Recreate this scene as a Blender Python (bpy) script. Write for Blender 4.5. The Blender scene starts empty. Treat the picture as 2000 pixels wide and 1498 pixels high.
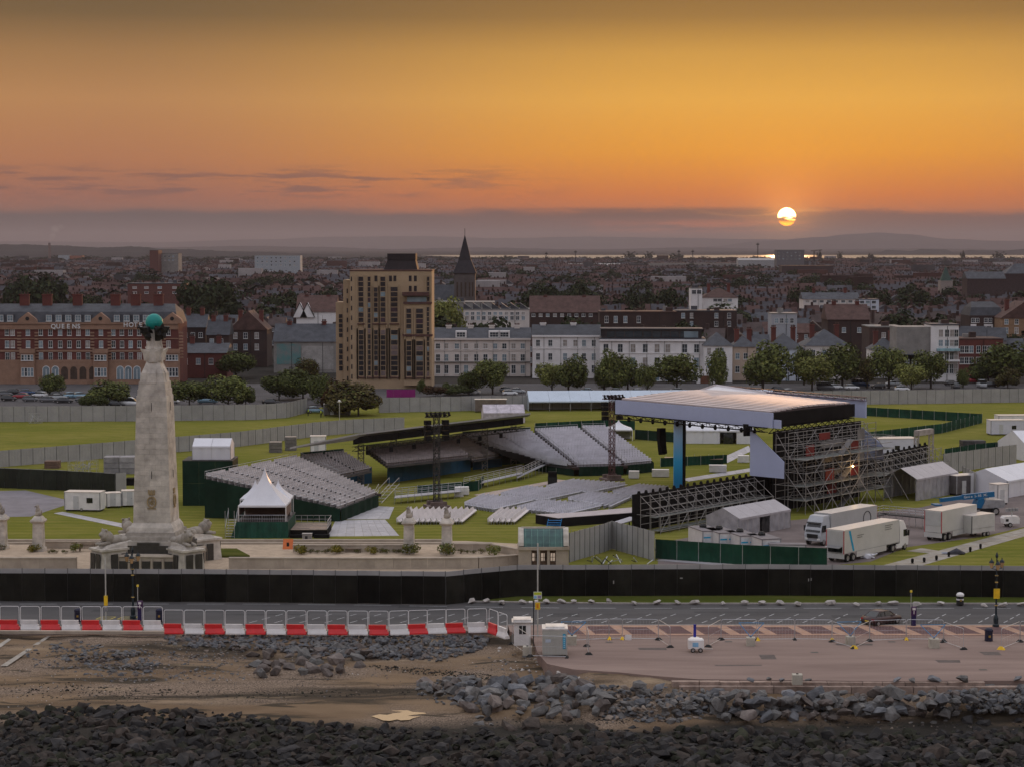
import bpy, bmesh, math, random
from mathutils import Vector, Matrix
R = math.radians
rnd = random.Random(7)
sc = bpy.context.scene
C = sc.collection

# ------------------------------------------------------------------ camera
F, HC, CX, CY, HOR = 4050.0, 38.0, 1000.0, 749.0, 482.0
PITCH = math.atan((CY - HOR) / F)
cam = bpy.data.cameras.new('camera'); cam.sensor_width = 36; cam.lens = 36 * F / 2000
cam.clip_start = 1; cam.clip_end = 90000
camo = bpy.data.objects.new('camera', cam); C.objects.link(camo)
camo.location = (0, 0, HC); camo.rotation_euler = (math.pi / 2 - PITCH, 0, 0)
sc.camera = camo

# ------------------------------------------------------------------ sky and sun
SUN_AZ, SUN_EL = math.atan(535 / F), (HOR - 425) / F
w = bpy.data.worlds.new('World'); sc.world = w; w.use_nodes = True
nt = w.node_tree; nt.nodes.clear()
def N(t, **k):
    n = nt.nodes.new(t)
    for a, b in k.items(): setattr(n, a, b)
    return n
def _in(sock, v):
    if isinstance(v, bpy.types.NodeSocket): nt.links.new(v, sock)
    else: sock.default_value = v
def mth(op, a, b=0.0, c=None, clamp=False):
    n = N('ShaderNodeMath', operation=op, use_clamp=clamp); _in(n.inputs[0], a); _in(n.inputs[1], b)
    if c is not None: _in(n.inputs[2], c)
    return n.outputs[0]
def sstep(v, e0, e1, o0=0.0, o1=1.0):
    n = N('ShaderNodeMapRange', interpolation_type='SMOOTHSTEP'); _in(n.inputs[0], v)
    n.inputs[1].default_value = e0; n.inputs[2].default_value = e1; n.inputs[3].default_value = o0; n.inputs[4].default_value = o1
    return n.outputs[0]
def mixc(f, a, b, blend='MIX'):
    n = N('ShaderNodeMix', data_type='RGBA', blend_type=blend); _in(n.inputs[0], f); _in(n.inputs[6], a); _in(n.inputs[7], b)
    return n.outputs[2]
def lin(c): c = c / 255; return c / 12.92 if c <= .04045 else ((c + .055) / 1.055) ** 2.4
def S(r, g, b, k=1.0): return (lin(r) * k, lin(g) * k, lin(b) * k, 1)
def ramp(fac, stops):
    n = N('ShaderNodeValToRGB'); _in(n.inputs[0], fac); e = n.color_ramp.elements
    while len(e) < len(stops): e.new(0.5)
    for k, (p, c) in zip(e, stops): k.position = p; k.color = c
    return n.outputs[0]
tc = N('ShaderNodeTexCoord'); sep = N('ShaderNodeSeparateXYZ'); nt.links.new(tc.outputs['Generated'], sep.inputs[0])
dx, dy, dz = sep.outputs
el = mth('MULTIPLY', mth('ARCSINE', dz), 57.29578); az = mth('MULTIPLY', mth('ARCTAN2', dx, dy), 57.29578)
e8 = mth('DIVIDE', el, 8.0, clamp=True)
Y2 = lambda py: max(0.0, (HOR - py) / F * 57.29578 / 8)
right = ramp(e8, [(0, S(126, 96, 88)), (Y2(430), S(205, 112, 55)), (Y2(385), S(232, 126, 38)), (Y2(300), S(244, 160, 42)), (Y2(200), S(240, 174, 70)), (Y2(110), S(214, 158, 70)), (Y2(40), S(164, 122, 62)), (1, S(116, 90, 56))])
left = ramp(e8, [(0, S(118, 98, 94)), (Y2(430), S(144, 98, 80)), (Y2(385), S(164, 104, 80)), (Y2(320), S(184, 120, 78)), (Y2(200), S(188, 135, 84)), (Y2(110), S(162, 120, 74)), (Y2(40), S(122, 96, 62)), (1, S(96, 80, 58))])
low = mixc(sstep(mth('ABSOLUTE', mth('SUBTRACT', az, SUN_AZ * 57.3)), 2.0, 19.0), right, left)
# upper sky: cool dusk dome
nis = N('ShaderNodeTexSky', sky_type='NISHITA', sun_disc=False, sun_elevation=R(2.5), sun_rotation=SUN_AZ, air_density=1.0, dust_density=1.0)
nisb = mixc(1.0, nis.outputs[0], (0.10, 0.10, 0.10, 1), 'MULTIPLY')
eh = mth('DIVIDE', el, 90.0, clamp=True)
domef = ramp(eh, [(0.07, S(112, 90, 62)), (0.13, (1.15, 0.80, 0.48, 1)), (0.22, (0.95, 0.80, 0.66, 1)), (0.45, (0.80, 0.80, 0.86, 1)), (1, (0.90, 0.94, 1.05, 1))])
domeb = ramp(eh, [(0.0, (0.30, 0.28, 0.30, 1)), (0.22, (0.55, 0.54, 0.60, 1)), (0.45, (0.72, 0.74, 0.84, 1)), (1, (0.90, 0.94, 1.05, 1))])
dome = mixc(sstep(mth('ABSOLUTE', mth('SUBTRACT', az, SUN_AZ * 57.3)), 40.0, 120.0), domef, domeb)
dome = mixc(0.12, dome, nisb)
dome = mixc(1.0, dome, (1.28, 1.26, 1.24, 1), 'MULTIPLY')
sky = mixc(sstep(el, 6.4, 11.0), low, dome)
# cloud bank and streaks
cmb = N('ShaderNodeCombineXYZ'); _in(cmb.inputs[0], mth('MULTIPLY', az, 0.30)); _in(cmb.inputs[1], mth('MULTIPLY', el, 1.6))
nz = N('ShaderNodeTexNoise', noise_dimensions='2D'); nt.links.new(cmb.outputs[0], nz.inputs[0]); nz.inputs['Scale'].default_value = 1.7; nz.inputs['Detail'].default_value = 6; nz.inputs['Roughness'].default_value = .55
cm2 = N('ShaderNodeCombineXYZ'); _in(cm2.inputs[0], mth('MULTIPLY', az, 0.45)); _in(cm2.inputs[1], mth('MULTIPLY', el, 5.0))
nz2 = N('ShaderNodeTexNoise', noise_dimensions='2D'); nt.links.new(cm2.outputs[0], nz2.inputs[0]); nz2.inputs['Scale'].default_value = 1.0; nz2.inputs['Detail'].default_value = 7; nz2.inputs['Roughness'].default_value = .6
edge = mth('ADD', 0.86, mth('MULTIPLY', nz.outputs[0], 0.32))
dgap = mth('SUBTRACT', az, 6.6)
gap = mth('MULTIPLY', mth('EXPONENT', mth('MULTIPLY', mth('MULTIPLY', dgap, dgap), -0.7)), 0.17)
gap = mth('ADD', gap, sstep(az, 8.0, 13.5, 0.0, 0.02))
edge = mth('SUBTRACT', edge, gap)
bank = N('ShaderNodeMapRange', interpolation_type='SMOOTHSTEP'); _in(bank.inputs[0], mth('SUBTRACT', edge, el)); bank.inputs[1].default_value = -0.09; bank.inputs[2].default_value = 0.20
bankc = mixc(sstep(mth('ABSOLUTE', mth('SUBTRACT', az, SUN_AZ * 57.3)), 1.0, 15.0), S(122, 80, 66), S(90, 79, 78))
bankc = mixc(sstep(el, 0.9, 0.1), bankc, mixc(0.5, bankc, S(112, 90, 90)))
sky2 = mixc(mth('MULTIPLY', bank.outputs[0], 0.93), sky, bankc)
stk = mth('MULTIPLY', sstep(nz2.outputs[0], 0.46, 0.64), mth('MULTIPLY', sstep(el, 1.15, 1.55), sstep(el, 2.35, 1.85)))
stk = mth('MULTIPLY', stk, sstep(az, 3.0, -4.0))
sky2 = mixc(mth('MULTIPLY', stk, 0.75), sky2, S(126, 88, 78))
# lower orange gap left of the sun, under the upper streak
g1 = mth('MULTIPLY', mth('MULTIPLY', sstep(el, 0.26, 0.50), sstep(el, 0.80, 0.62)), mth('MULTIPLY', sstep(az, 0.2, 5.5), sstep(az, 8.6, 7.4)))
sky2 = mixc(mth('MULTIPLY', g1, mth('MULTIPLY', sstep(nz2.outputs[0], 0.30, 0.60), 0.85)), sky2, S(208, 112, 66))
s1 = mth('MULTIPLY', mth('MULTIPLY', sstep(el, 0.74, 0.86), sstep(el, 1.12, 0.98)), mth('MULTIPLY', sstep(az, -2.0, 3.0), sstep(az, 7.35, 6.7)))
sky2 = mixc(mth('MULTIPLY', s1, mth('MULTIPLY', sstep(nz2.outputs[0], 0.22, 0.5), 0.8)), sky2, S(116, 76, 60))
# rim of the bank near the sun
sd = (math.sin(SUN_AZ) * math.cos(SUN_EL), math.cos(SUN_AZ) * math.cos(SUN_EL), math.sin(SUN_EL))
dsx = mth('SUBTRACT', az, SUN_AZ * 57.29578); dse = mth('SUBTRACT', el, SUN_EL * 57.29578)
ang = mth('SQRT', mth('ADD', mth('MULTIPLY', dsx, dsx), mth('MULTIPLY', dse, dse)))
rim = mth('MULTIPLY', mth('EXPONENT', mth('MULTIPLY', mth('POWER', mth('DIVIDE', mth('SUBTRACT', edge, el), 0.03), 2.0), -1.0)), mth('EXPONENT', mth('MULTIPLY', ang, -0.55)))
sky2 = mixc(mth('MULTIPLY', rim, mth('MULTIPLY', sstep(nz2.outputs[0], 0.40, 0.62), 0.55)), sky2, S(255, 176, 88))
glow = mth('ADD', mth('MULTIPLY', mth('EXPONENT', mth('MULTIPLY', ang, -1.7)), 0.75), mth('MULTIPLY', mth('EXPONENT', mth('MULTIPLY', ang, -0.45)), 0.10))
gl = N('ShaderNodeMix', data_type='RGBA', blend_type='ADD'); _in(gl.inputs[0], glow); _in(gl.inputs[6], sky2); gl.inputs[7].default_value = (1.0, 0.42, 0.06, 1)
disc = sstep(ang, 0.256, 0.238)
dcol = mixc(sstep(dse, -0.12, 0.05), (6.5, 1.9, 0.0, 1), (22.0, 13.0, 4.2, 1))
cmS = N('ShaderNodeCombineXYZ'); _in(cmS.inputs[0], mth('MULTIPLY', az, 2.6)); _in(cmS.inputs[1], mth('MULTIPLY', el, 13.0))
nzS = N('ShaderNodeTexNoise', noise_dimensions='2D'); nt.links.new(cmS.outputs[0], nzS.inputs[0]); nzS.inputs['Scale'].default_value = 1.0; nzS.inputs['Detail'].default_value = 4
cs = mth('MULTIPLY', mth('MULTIPLY', sstep(dse, -0.20, -0.08), sstep(dse, 0.06, -0.03)), sstep(nzS.outputs[0], 0.36, 0.50))
dcol = mixc(mth('MULTIPLY', cs, 0.95), dcol, (0.55, 0.16, 0.03, 1))
fin = mixc(disc, gl.outputs[2], dcol)
bg = N('ShaderNodeBackground'); nt.links.new(fin, bg.inputs[0]); bg.inputs[1].default_value = 1.0
out = N('ShaderNodeOutputWorld'); nt.links.new(bg.outputs[0], out.inputs[0])
w.cycles.sampling_method = 'MANUAL'; w.cycles.sample_map_resolution = 1024

sun = bpy.data.lights.new('sun', 'SUN'); sun.energy = 1.2; sun.angle = R(0.55); sun.specular_factor = 0.15; sun.color = (1.0, 0.50, 0.20)
suno = bpy.data.objects.new('sun', sun); C.objects.link(suno)
EL = R(1.8)
suno.rotation_euler = Vector((math.sin(SUN_AZ) * math.cos(EL), math.cos(SUN_AZ) * math.cos(EL), math.sin(EL))).to_track_quat('Z', 'Y').to_euler()
vs = sc.view_settings; vs.view_transform = 'Standard'; vs.look = 'None'; vs.exposure = 0.0; vs.gamma = 1.0; vs.use_curve_mapping = False
cy = sc.cycles
cy.max_bounces = 5; cy.diffuse_bounces = 2; cy.glossy_bounces = 2; cy.transmission_bounces = 4; cy.volume_bounces = 0; cy.transparent_max_bounces = 12
cy.use_denoising = True; cy.use_adaptive_sampling = True; cy.adaptive_threshold = 0.02; cy.caustics_reflective = False; cy.caustics_refractive = False; cy.sample_clamp_indirect = 4.0
try: cy.use_light_tree = True
except Exception: pass

HAZE = 0.000042
# ------------------------------------------------------------------ pixel <-> place helpers
_c, _s = math.cos(PITCH), math.sin(PITCH)
def ray(px, py):
    u = (CY - py) / F
    return Vector(((px - CX) / F, _c + _s * u, -_s + _c * u))
def P(px, py, Y):
    r = ray(px, py); t = Y / r.y
    return Vector((r.x * t, Y, HC + r.z * t))
def G(px, py, z=0.0):
    r = ray(px, py); t = (z - HC) / r.z
    return Vector((r.x * t, r.y * t, z))

# ------------------------------------------------------------------ materials
MATS = {}
def M(name, col, rough=.8, var=.25, scale=1.0, col2=None, bump=0.0, bscale=None, metal=0.0, spec=.3, rand=0.0, detail=5, stretch=None, emit=None, alpha=1.0):
    if name in MATS: return MATS[name]
    m = bpy.data.materials.new(name); m.use_nodes = True; t = m.node_tree; b = t.nodes['Principled BSDF']
    ge = t.nodes.new('ShaderNodeNewGeometry'); vec = ge.outputs['Position']
    if stretch:
        mp = t.nodes.new('ShaderNodeMapping'); mp.inputs['Scale'].default_value = stretch; t.links.new(vec, mp.inputs[0]); vec = mp.outputs[0]
    c1 = (*col, 1); c2 = (*col2, 1) if col2 else tuple(x * (1 - var) for x in col) + (1,)
    if not col2: c1 = tuple(min(1, x * (1 + var)) for x in col) + (1,)
    n = t.nodes.new('ShaderNodeTexNoise'); n.inputs['Scale'].default_value = scale; n.inputs['Detail'].default_value = detail; n.inputs['Roughness'].default_value = .62
    t.links.new(vec, n.inputs['Vector'])
    mr = t.nodes.new('ShaderNodeMapRange'); mr.inputs[1].default_value = .32; mr.inputs[2].default_value = .68; t.links.new(n.outputs[0], mr.inputs[0])
    mx = t.nodes.new('ShaderNodeMix'); mx.data_type = 'RGBA'; mx.inputs[6].default_value = c1; mx.inputs[7].default_value = c2; t.links.new(mr.outputs[0], mx.inputs[0])
    co = mx.outputs[2]
    if rand:
        oi = t.nodes.new('ShaderNodeObjectInfo'); r2 = t.nodes.new('ShaderNodeMapRange'); r2.inputs[3].default_value = 1 - rand; r2.inputs[4].default_value = 1 + rand
        t.links.new(oi.outputs['Random'], r2.inputs[0])
        hs = t.nodes.new('ShaderNodeHueSaturation'); t.links.new(co, hs.inputs['Color']); t.links.new(r2.outputs[0], hs.inputs['Value']); co = hs.outputs[0]
    t.links.new(co, b.inputs['Base Color'])
    b.inputs['Roughness'].default_value = rough; b.inputs['Metallic'].default_value = metal; b.inputs['Specular IOR Level'].default_value = spec
    if bump:
        n2 = t.nodes.new('ShaderNodeTexNoise'); n2.inputs['Scale'].default_value = bscale or scale * 4; n2.inputs['Detail'].default_value = 4; t.links.new(vec, n2.inputs['Vector'])
        bp = t.nodes.new('ShaderNodeBump'); bp.inputs['Strength'].default_value = min(1, bump); bp.inputs['Distance'].default_value = .1 * max(1, bump); t.links.new(n2.outputs[0], bp.inputs['Height']); t.links.new(bp.outputs[0], b.inputs['Normal'])
    if emit: b.inputs['Emission Color'].default_value = (*emit[0], 1); b.inputs['Emission Strength'].default_value = emit[1]
    if alpha < 1: b.inputs['Alpha'].default_value = alpha
    MATS[name] = m; return m

# ------------------------------------------------------------------ mesh builder and scene helpers
# lettering outlines, made while the scene is still empty
LET = {}
for chs, size, ex in (('Genie S-85XC', .5, .004), ('QUEENSHOTL', 1.75, .06)):
    for chx in set(chs) - {' '}:
        cu = bpy.data.curves.new('letter', 'FONT'); cu.body = chx; cu.size = size; cu.extrude = ex; cu.offset = .035 if size > 1 else 0; o_ = bpy.data.objects.new('letter_tmp', cu); C.objects.link(o_)
        LET[(chx, size)] = bpy.data.meshes.new_from_object(o_.evaluated_get(bpy.context.evaluated_depsgraph_get())); bpy.data.objects.remove(o_); bpy.data.curves.remove(cu)
class MB:
    def __init__(s): s.v = []; s.f = []; s.m = []
    def add(s, vs, fs, m=0):
        o = len(s.v); s.v += [tuple(p) for p in vs]
        for f in fs: s.f.append([o + i for i in f]); s.m.append(m)
        return s
    def poly(s, pts, m=0): return s.add(pts, [list(range(len(pts)))], m)
    def box(s, x0, x1, y0, y1, z0, z1, m=0):
        return s.add([(x0, y0, z0), (x1, y0, z0), (x1, y1, z0), (x0, y1, z0), (x0, y0, z1), (x1, y0, z1), (x1, y1, z1), (x0, y1, z1)], BOXF, m)
    def hexa(s, b4, t4, m=0): return s.add(list(b4) + list(t4), BOXF, m)
    def ext(s, pts, vec, m=0):
        n = len(pts); vec = Vector(vec); a = [Vector(p) for p in pts]
        return s.add(a + [p + vec for p in a], [list(range(n))[::-1], list(range(n, 2 * n))] + [[i, (i + 1) % n, n + (i + 1) % n, n + i] for i in range(n)], m)
    def bar(s, a, b, w, h=None, m=0, up=(0, 0, 1)):
        a, b = Vector(a), Vector(b); d = (b - a).normalized(); up = Vector(up)
        if abs(d.dot(up)) > .98: up = Vector((0, 1, 0))
        x = d.cross(up).normalized() * w / 2; y = x.cross(d).normalized() * (h or w) / 2
        return s.add([a - x - y, a + x - y, a + x + y, a - x + y, b - x - y, b + x - y, b + x + y, b - x + y], BOXF, m)
    def tube(s, a, b, r0, r1=None, n=6, m=0):
        a, b = Vector(a), Vector(b); r1 = r0 if r1 is None else r1; d = (b - a).normalized()
        up = Vector((0, 0, 1)) if abs(d.z) < .95 else Vector((0, 1, 0)); x = d.cross(up).normalized(); y = x.cross(d)
        vs = []
        for c, r in ((a, r0), (b, r1)):
            for i in range(n): t = 2 * math.pi * i / n; vs.append(c + x * math.cos(t) * r + y * math.sin(t) * r)
        return s.add(vs, [list(range(n))[::-1], list(range(n, 2 * n))] + [[i, (i + 1) % n, n + (i + 1) % n, n + i] for i in range(n)], m)
    def lathe(s, prof, n=12, c=(0, 0, 0), m=0, rot=0, sx=1, sy=1):
        vs = []; fs = []
        for r, z in prof:
            for i in range(n): t = 2 * math.pi * i / n + rot; vs.append((c[0] + math.cos(t) * r * sx, c[1] + math.sin(t) * r * sy, c[2] + z))
        for k in range(len(prof) - 1):
            for i in range(n): j = (i + 1) % n; fs.append([k * n + i, k * n + j, (k + 1) * n + j, (k + 1) * n + i])
        fs.append(list(range(n))[::-1]); fs.append([(len(prof) - 1) * n + i for i in range(n)])
        return s.add(vs, fs, m)
    def sphere(s, c, r, n=12, k=8, m=0, sx=1, sy=1, sz=1):
        return s.lathe([(max(.001, r * math.sin(math.pi * i / k)), -r * sz * math.cos(math.pi * i / k)) for i in range(k + 1)], n, c, m, 0, sx, sy)
    def hull(s, pts, m=0):
        bm = bmesh.new(); vs = [bm.verts.new(p) for p in pts]; bmesh.ops.convex_hull(bm, input=vs)
        bm.verts.ensure_lookup_table(); idx = {}; V = []; Fs = []
        for f in bm.faces:
            fi = []
            for v in f.verts:
                if v not in idx: idx[v] = len(V); V.append(tuple(v.co))
                fi.append(idx[v])
            Fs.append(fi)
        bm.free(); return s.add(V, Fs, m)
    def mesh(s, name, mats, smooth=False):
        me = bpy.data.meshes.new(name); me.from_pydata(s.v, [], s.f)
        for m in (mats if isinstance(mats, (list, tuple)) else [mats]): me.materials.append(m)
        me.polygons.foreach_set('material_index', s.m)
        if smooth: me.polygons.foreach_set('use_smooth', [True] * len(s.f))
        me.update(); return me
    def build(s, name, mats, parent=None, smooth=False, world=False, **k): return obj(name, s.mesh(name, mats, smooth), parent, world=world, **k)
BOXF = [[0, 3, 2, 1], [4, 5, 6, 7], [0, 1, 5, 4], [1, 2, 6, 5], [2, 3, 7, 6], [3, 0, 4, 7]]
MW = {}
def obj(name, me, parent=None, loc=None, rot=None, scale=None, world=False, kind=None, label=None):
    o = bpy.data.objects.new(name, me); C.objects.link(o)
    if loc is not None: o.location = loc
    if rot is not None: o.rotation_euler = rot if hasattr(rot, '__len__') else (0, 0, rot)
    if scale is not None: o.scale = scale if hasattr(scale, '__len__') else (scale,) * 3
    if parent is not None:
        o.parent = parent
        if world:
            q = parent; mw = Matrix.Identity(4)
            while q is not None:
                mw = (Matrix.Translation(q.location) @ q.rotation_euler.to_matrix().to_4x4() @ Matrix.Diagonal((*q.scale, 1))) if q.parent is None else mw
                q = q.parent
            o.matrix_parent_inverse = mw.inverted() if parent.parent is None else Matrix.Identity(4)
    if kind: o['kind'] = kind
    if label: o['label'] = label
    return o
def tag(o, label, cat, group=None, kind=None):
    o['label'] = label; o['category'] = cat
    if group: o['group'] = group
    if kind: o['kind'] = kind
    return o
def thing(name, label, cat, loc=(0, 0, 0), rz=0.0, group=None):
    o = bpy.data.objects.new(name, None); C.objects.link(o); o.location = loc; o.rotation_euler = (0, 0, rz); o.empty_display_size = .2
    return tag(o, label, cat, group)
_kc = {}
def kidsof(o):
    if o.name not in _kc: _kc[o.name] = list(o.children)
    return _kc[o.name]
def struct(o): o['kind'] = 'structure'; return o
def copy_tree(root, loc, rz=0.0, scale=None, label=None, group=None):
    r = root.copy(); C.objects.link(r); r.location = loc; r.rotation_euler = (0, 0, rz)
    if scale is not None: r.scale = scale if hasattr(scale, '__len__') else (scale,) * 3
    if label: r['label'] = label
    if group: r['group'] = group
    for ch in kidsof(root):
        c = ch.copy(); C.objects.link(c); c.parent = r
        for g in kidsof(ch):
            d = g.copy(); C.objects.link(d); d.parent = c
    return r
UCYL = MB().tube((0, 0, 0), (0, 0, 1), 1, n=5)
_um = {}
def rod(a, b, r, parent, mat, name='tube', world=False):
    """a round bar as one object on a shared unit mesh"""
    k = mat.name
    if k not in _um: _um[k] = UCYL.mesh('rod', mat)
    a, b = Vector(a), Vector(b); d = b - a
    o = obj(name, _um[k], parent, loc=a, rot=d.to_track_quat('Z', 'Y').to_euler(), scale=(r, r, d.length), world=world)
    return o
# ------------------------------------------------------------------ ground, hills, water, air
from mathutils import noise as mn
m_soil = M('town_ground', (.05, .045, .04), var=.35, scale=.02, spec=0, rough=1)
m_hill = M('hill', (.045, .043, .042), var=.3, scale=.004, spec=0, rough=1)
g = MB(); g.poly([(-900, 212, -.08), (900, 212, -.08), (34000, 45000, -.08), (-34000, 45000, -.08)])
struct(g.build('ground', m_soil))
def ridge(D, prof, amp, seed, step=4, back=2500, front=1800):
    m = MB(); pts = []
    for i in range(len(prof) - 1):
        (x0, y0), (x1, y1) = prof[i], prof[i + 1]; n = max(1, int((x1 - x0) / step))
        for k in range(n):
            t = k / n; px = x0 + (x1 - x0) * t; s = t * t * (3 - 2 * t); py = y0 + (y1 - y0) * s
            py -= amp * (mn.noise((px * .05, seed, 0)) + .6 * mn.noise((px * .17, seed, 3)) + .35 * mn.noise((px * .5, seed, 7)))
            pts.append(P(px, py, D))
    n = len(pts)
    vs = [(p.x * (D - front) / D, D - front, -1) for p in pts] + [(p.x, D, max(p.z, 0)) for p in pts] + [(p.x * (D + back) / D, D + back, -1) for p in pts]
    m.add(vs, [[r * n + i, r * n + i + 1, (r + 1) * n + i + 1, (r + 1) * n + i] for r in (0, 1) for i in range(n - 1)])
    return struct(m.build('hill', m_hill, smooth=True))
ridge(8800, [(-700, 484), (-200, 482), (40, 478), (110, 480), (200, 484), (260, 482), (330, 487), (480, 492), (640, 497), (700, 502)], 1.3, 1.0)
ridge(21000, [(-900, 480), (-100, 478), (300, 484), (480, 481), (620, 483), (760, 487), (930, 484), (1150, 488), (1350, 484), (1560, 488), (1800, 486), (2050, 489), (2800, 486)], .8, 2.0)
ridge(36000, [(-1200, 470), (0, 472), (300, 474), (520, 468), (660, 463), (820, 462), (980, 466), (1150, 463), (1300, 465), (1480, 468), (1600, 470), (2100, 474), (3000, 470)], .7, 3.0)
ridge(29000, [(1380, 482), (1500, 471), (1600, 464), (1660, 458), (1715, 455), (1770, 458), (1850, 467), (1950, 471), (2100, 470), (2500, 474)], .5, 4.0)
ridge(11500, [(1660, 501), (1705, 497), (1735, 489), (1780, 491), (1800, 487), (1845, 488), (1870, 496), (1890, 489), (1960, 490), (2010, 486), (2100, 488), (2500, 490)], .9, 5.0, back=600, front=300)
m_water = M('harbour_water', (.03, .035, .04), rough=.3, var=.1, scale=.01, spec=.8)
struct(MB().poly([(120, 5350, .4), (2600, 5350, .4), (4200, 9000, .4), (-400, 9000, .4)]).build('water', m_water))
mh = bpy.data.materials.new('haze'); mh.use_nodes = True; mh.node_tree.nodes.clear()
pv = mh.node_tree.nodes.new('ShaderNodeVolumePrincipled'); pv.inputs['Color'].default_value = (.46, .42, .455, 1); pv.inputs['Density'].default_value = HAZE; pv.inputs['Anisotropy'].default_value = .15
mo = mh.node_tree.nodes.new('ShaderNodeOutputMaterial'); mh.node_tree.links.new(pv.outputs[0], mo.inputs['Volume'])
mh.cycles.homogeneous_volume = True
if HAZE > 0:
    hz = MB().box(-30000, 30000, -400, 44000, -8, 330).build('haze', mh); hz['kind'] = 'stuff'

# ------------------------------------------------------------------ lawn, road, promenade
def grass_mat(name, a, b, c):
    m = bpy.data.materials.new(name); m.use_nodes = True; t = m.node_tree; bs = t.nodes['Principled BSDF']; ge = t.nodes.new('ShaderNodeNewGeometry')
    cols = None
    def noi(sc_, det, st=(1, 1, 1)):
        mp = t.nodes.new('ShaderNodeMapping'); mp.inputs['Scale'].default_value = st; t.links.new(ge.outputs['Position'], mp.inputs[0])
        n = t.nodes.new('ShaderNodeTexNoise'); n.inputs['Scale'].default_value = sc_; n.inputs['Detail'].default_value = det; t.links.new(mp.outputs[0], n.inputs[0])
        r = t.nodes.new('ShaderNodeMapRange'); r.inputs[1].default_value = .35; r.inputs[2].default_value = .65; t.links.new(n.outputs[0], r.inputs[0]); return r.outputs[0]
    def mix(f, x, y):
        k = t.nodes.new('ShaderNodeMix'); k.data_type = 'RGBA'; t.links.new(f, k.inputs[0])
        for s_, v in ((k.inputs[6], x), (k.inputs[7], y)):
            if isinstance(v, tuple): s_.default_value = (*v, 1)
            else: t.links.new(v, s_)
        return k.outputs[2]
    c1 = mix(noi(.06, 6, (.5, 1.6, 1)), a, b); c2 = mix(noi(.5, 5, (.35, 1.5, 1)), c1, mix(noi(.25, 4, (.4, 1.5, 1)), b, c)); c3 = mix(noi(2.5, 6, (.6, 1, 1)), c2, c1)
    worn = noi(.035, 7, (1, 1.4, 1)); fine = noi(.9, 6, (.3, 1.2, 1)); mw_ = t.nodes.new('ShaderNodeMath'); mw_.operation = 'MULTIPLY'; t.links.new(worn, mw_.inputs[0]); t.links.new(fine, mw_.inputs[1]); mk = t.nodes.new('ShaderNodeMath'); mk.operation = 'MULTIPLY'; t.links.new(mw_.outputs[0], mk.inputs[0]); mk.inputs[1].default_value = .7; c3 = mix(mk.outputs[0], c3, tuple(v * 1.25 for v in c))
    wv = t.nodes.new('ShaderNodeTexWave'); wv.inputs['Scale'].default_value = .11; wv.inputs['Distortion'].default_value = 1.2; wv.bands_direction = 'Y'; t.links.new(ge.outputs['Position'], wv.inputs[0]); wm = t.nodes.new('ShaderNodeMath'); wm.operation = 'MULTIPLY'; t.links.new(wv.outputs['Fac'], wm.inputs[0]); wm.inputs[1].default_value = .28; c3 = mix(wm.outputs[0], c3, tuple(v * .72 for v in a))
    t.links.new(c3, bs.inputs['Base Color']); bs.inputs['Roughness'].default_value = 1; bs.inputs['Specular IOR Level'].default_value = 0
    MATS[name] = m; return m
m_grass = grass_mat('grass', (.108, .126, .022), (.158, .158, .029), (.235, .195, .062))
m_verge = grass_mat('verge_grass', (.045, .065, .012), (.07, .085, .016), (.10, .09, .03))
struct(MB().poly([(-260, 222.5, 0), (260, 222.5, 0), (420, 520, 0), (-420, 520, 0)]).build('lawn', m_grass))
m_road = M('asphalt', (.078, .074, .074), var=.22, scale=.35, rough=.9, spec=.2, bump=.2, bscale=6, stretch=(.25, 1, 1))
m_white = M('road_paint_white', (.42, .42, .42), var=.3, scale=3, rough=.9)
m_yel = M('road_paint_yellow', (.45, .36, .08), var=.3, scale=3, rough=.9)
m_kerb = M('kerb_stone', (.30, .27, .25), var=.2, scale=2)
sm0 = lambda a, b, x: (lambda t: t * t * (3 - 2 * t))(min(1, max(0, (x - a) / (b - a))))
road = struct(MB().poly([(-160, 206.6, .0), (160, 206.6, .0), (160, 221.4, .0), (-160, 221.4, .0)]).build('road', m_road))
def sheet(name, pts, mat, parent, z): return MB().poly([(x, y, z) for x, y in pts]).build(name, mat, parent)
def sline(x0, y0, x1, y1, wd, mat, nm='road_marking'):
    d = Vector((x1 - x0, y1 - y0, 0)).normalized(); n = Vector((-d.y, d.x, 0)) * wd / 2
    return sheet(nm, [(x0 - n.x, y0 - n.y), (x1 - n.x, y1 - n.y), (x1 + n.x, y1 + n.y), (x0 + n.x, y0 + n.y)], mat, road, .005)
dyl = lambda x: 219.3 - 2.6 * sm0(-30, 12, x)
for i in range(-12, 13): sline(i * 5.95 + 1, dyl(i * 5.95 + 1), i * 5.95 + 5.0, dyl(i * 5.95 + 5), .13, m_white)
for i in range(-11, 30):
    x = i * 2.55 + 1.4
    for a, b in ((0, .26), (.42, .68), (.85, 1.1)): sline(x + a * 2.6, 208.2 + a * 4.6, x + b * 2.6, 208.2 + b * 4.6, .11, m_white)
for X0 in (-42.6, -40.4): # yellow box markings by the bus stop
    for a in ((0, 210.2, 1.5, 210.2), (.3, 211.6, 1.8, 211.6), (0, 210.2, .3, 211.6), (1.5, 210.2, 1.8, 211.6), (.15, 210.9, 1.65, 210.9)): sline(X0 + a[0], a[1], X0 + a[2], a[3], .14, m_yel)
kp = [(-160, 221.4), (-20, 221.4), (-6, 220.6), (4, 219.6), (14, 219.1), (160, 219.0)]
kb = MB()
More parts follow.
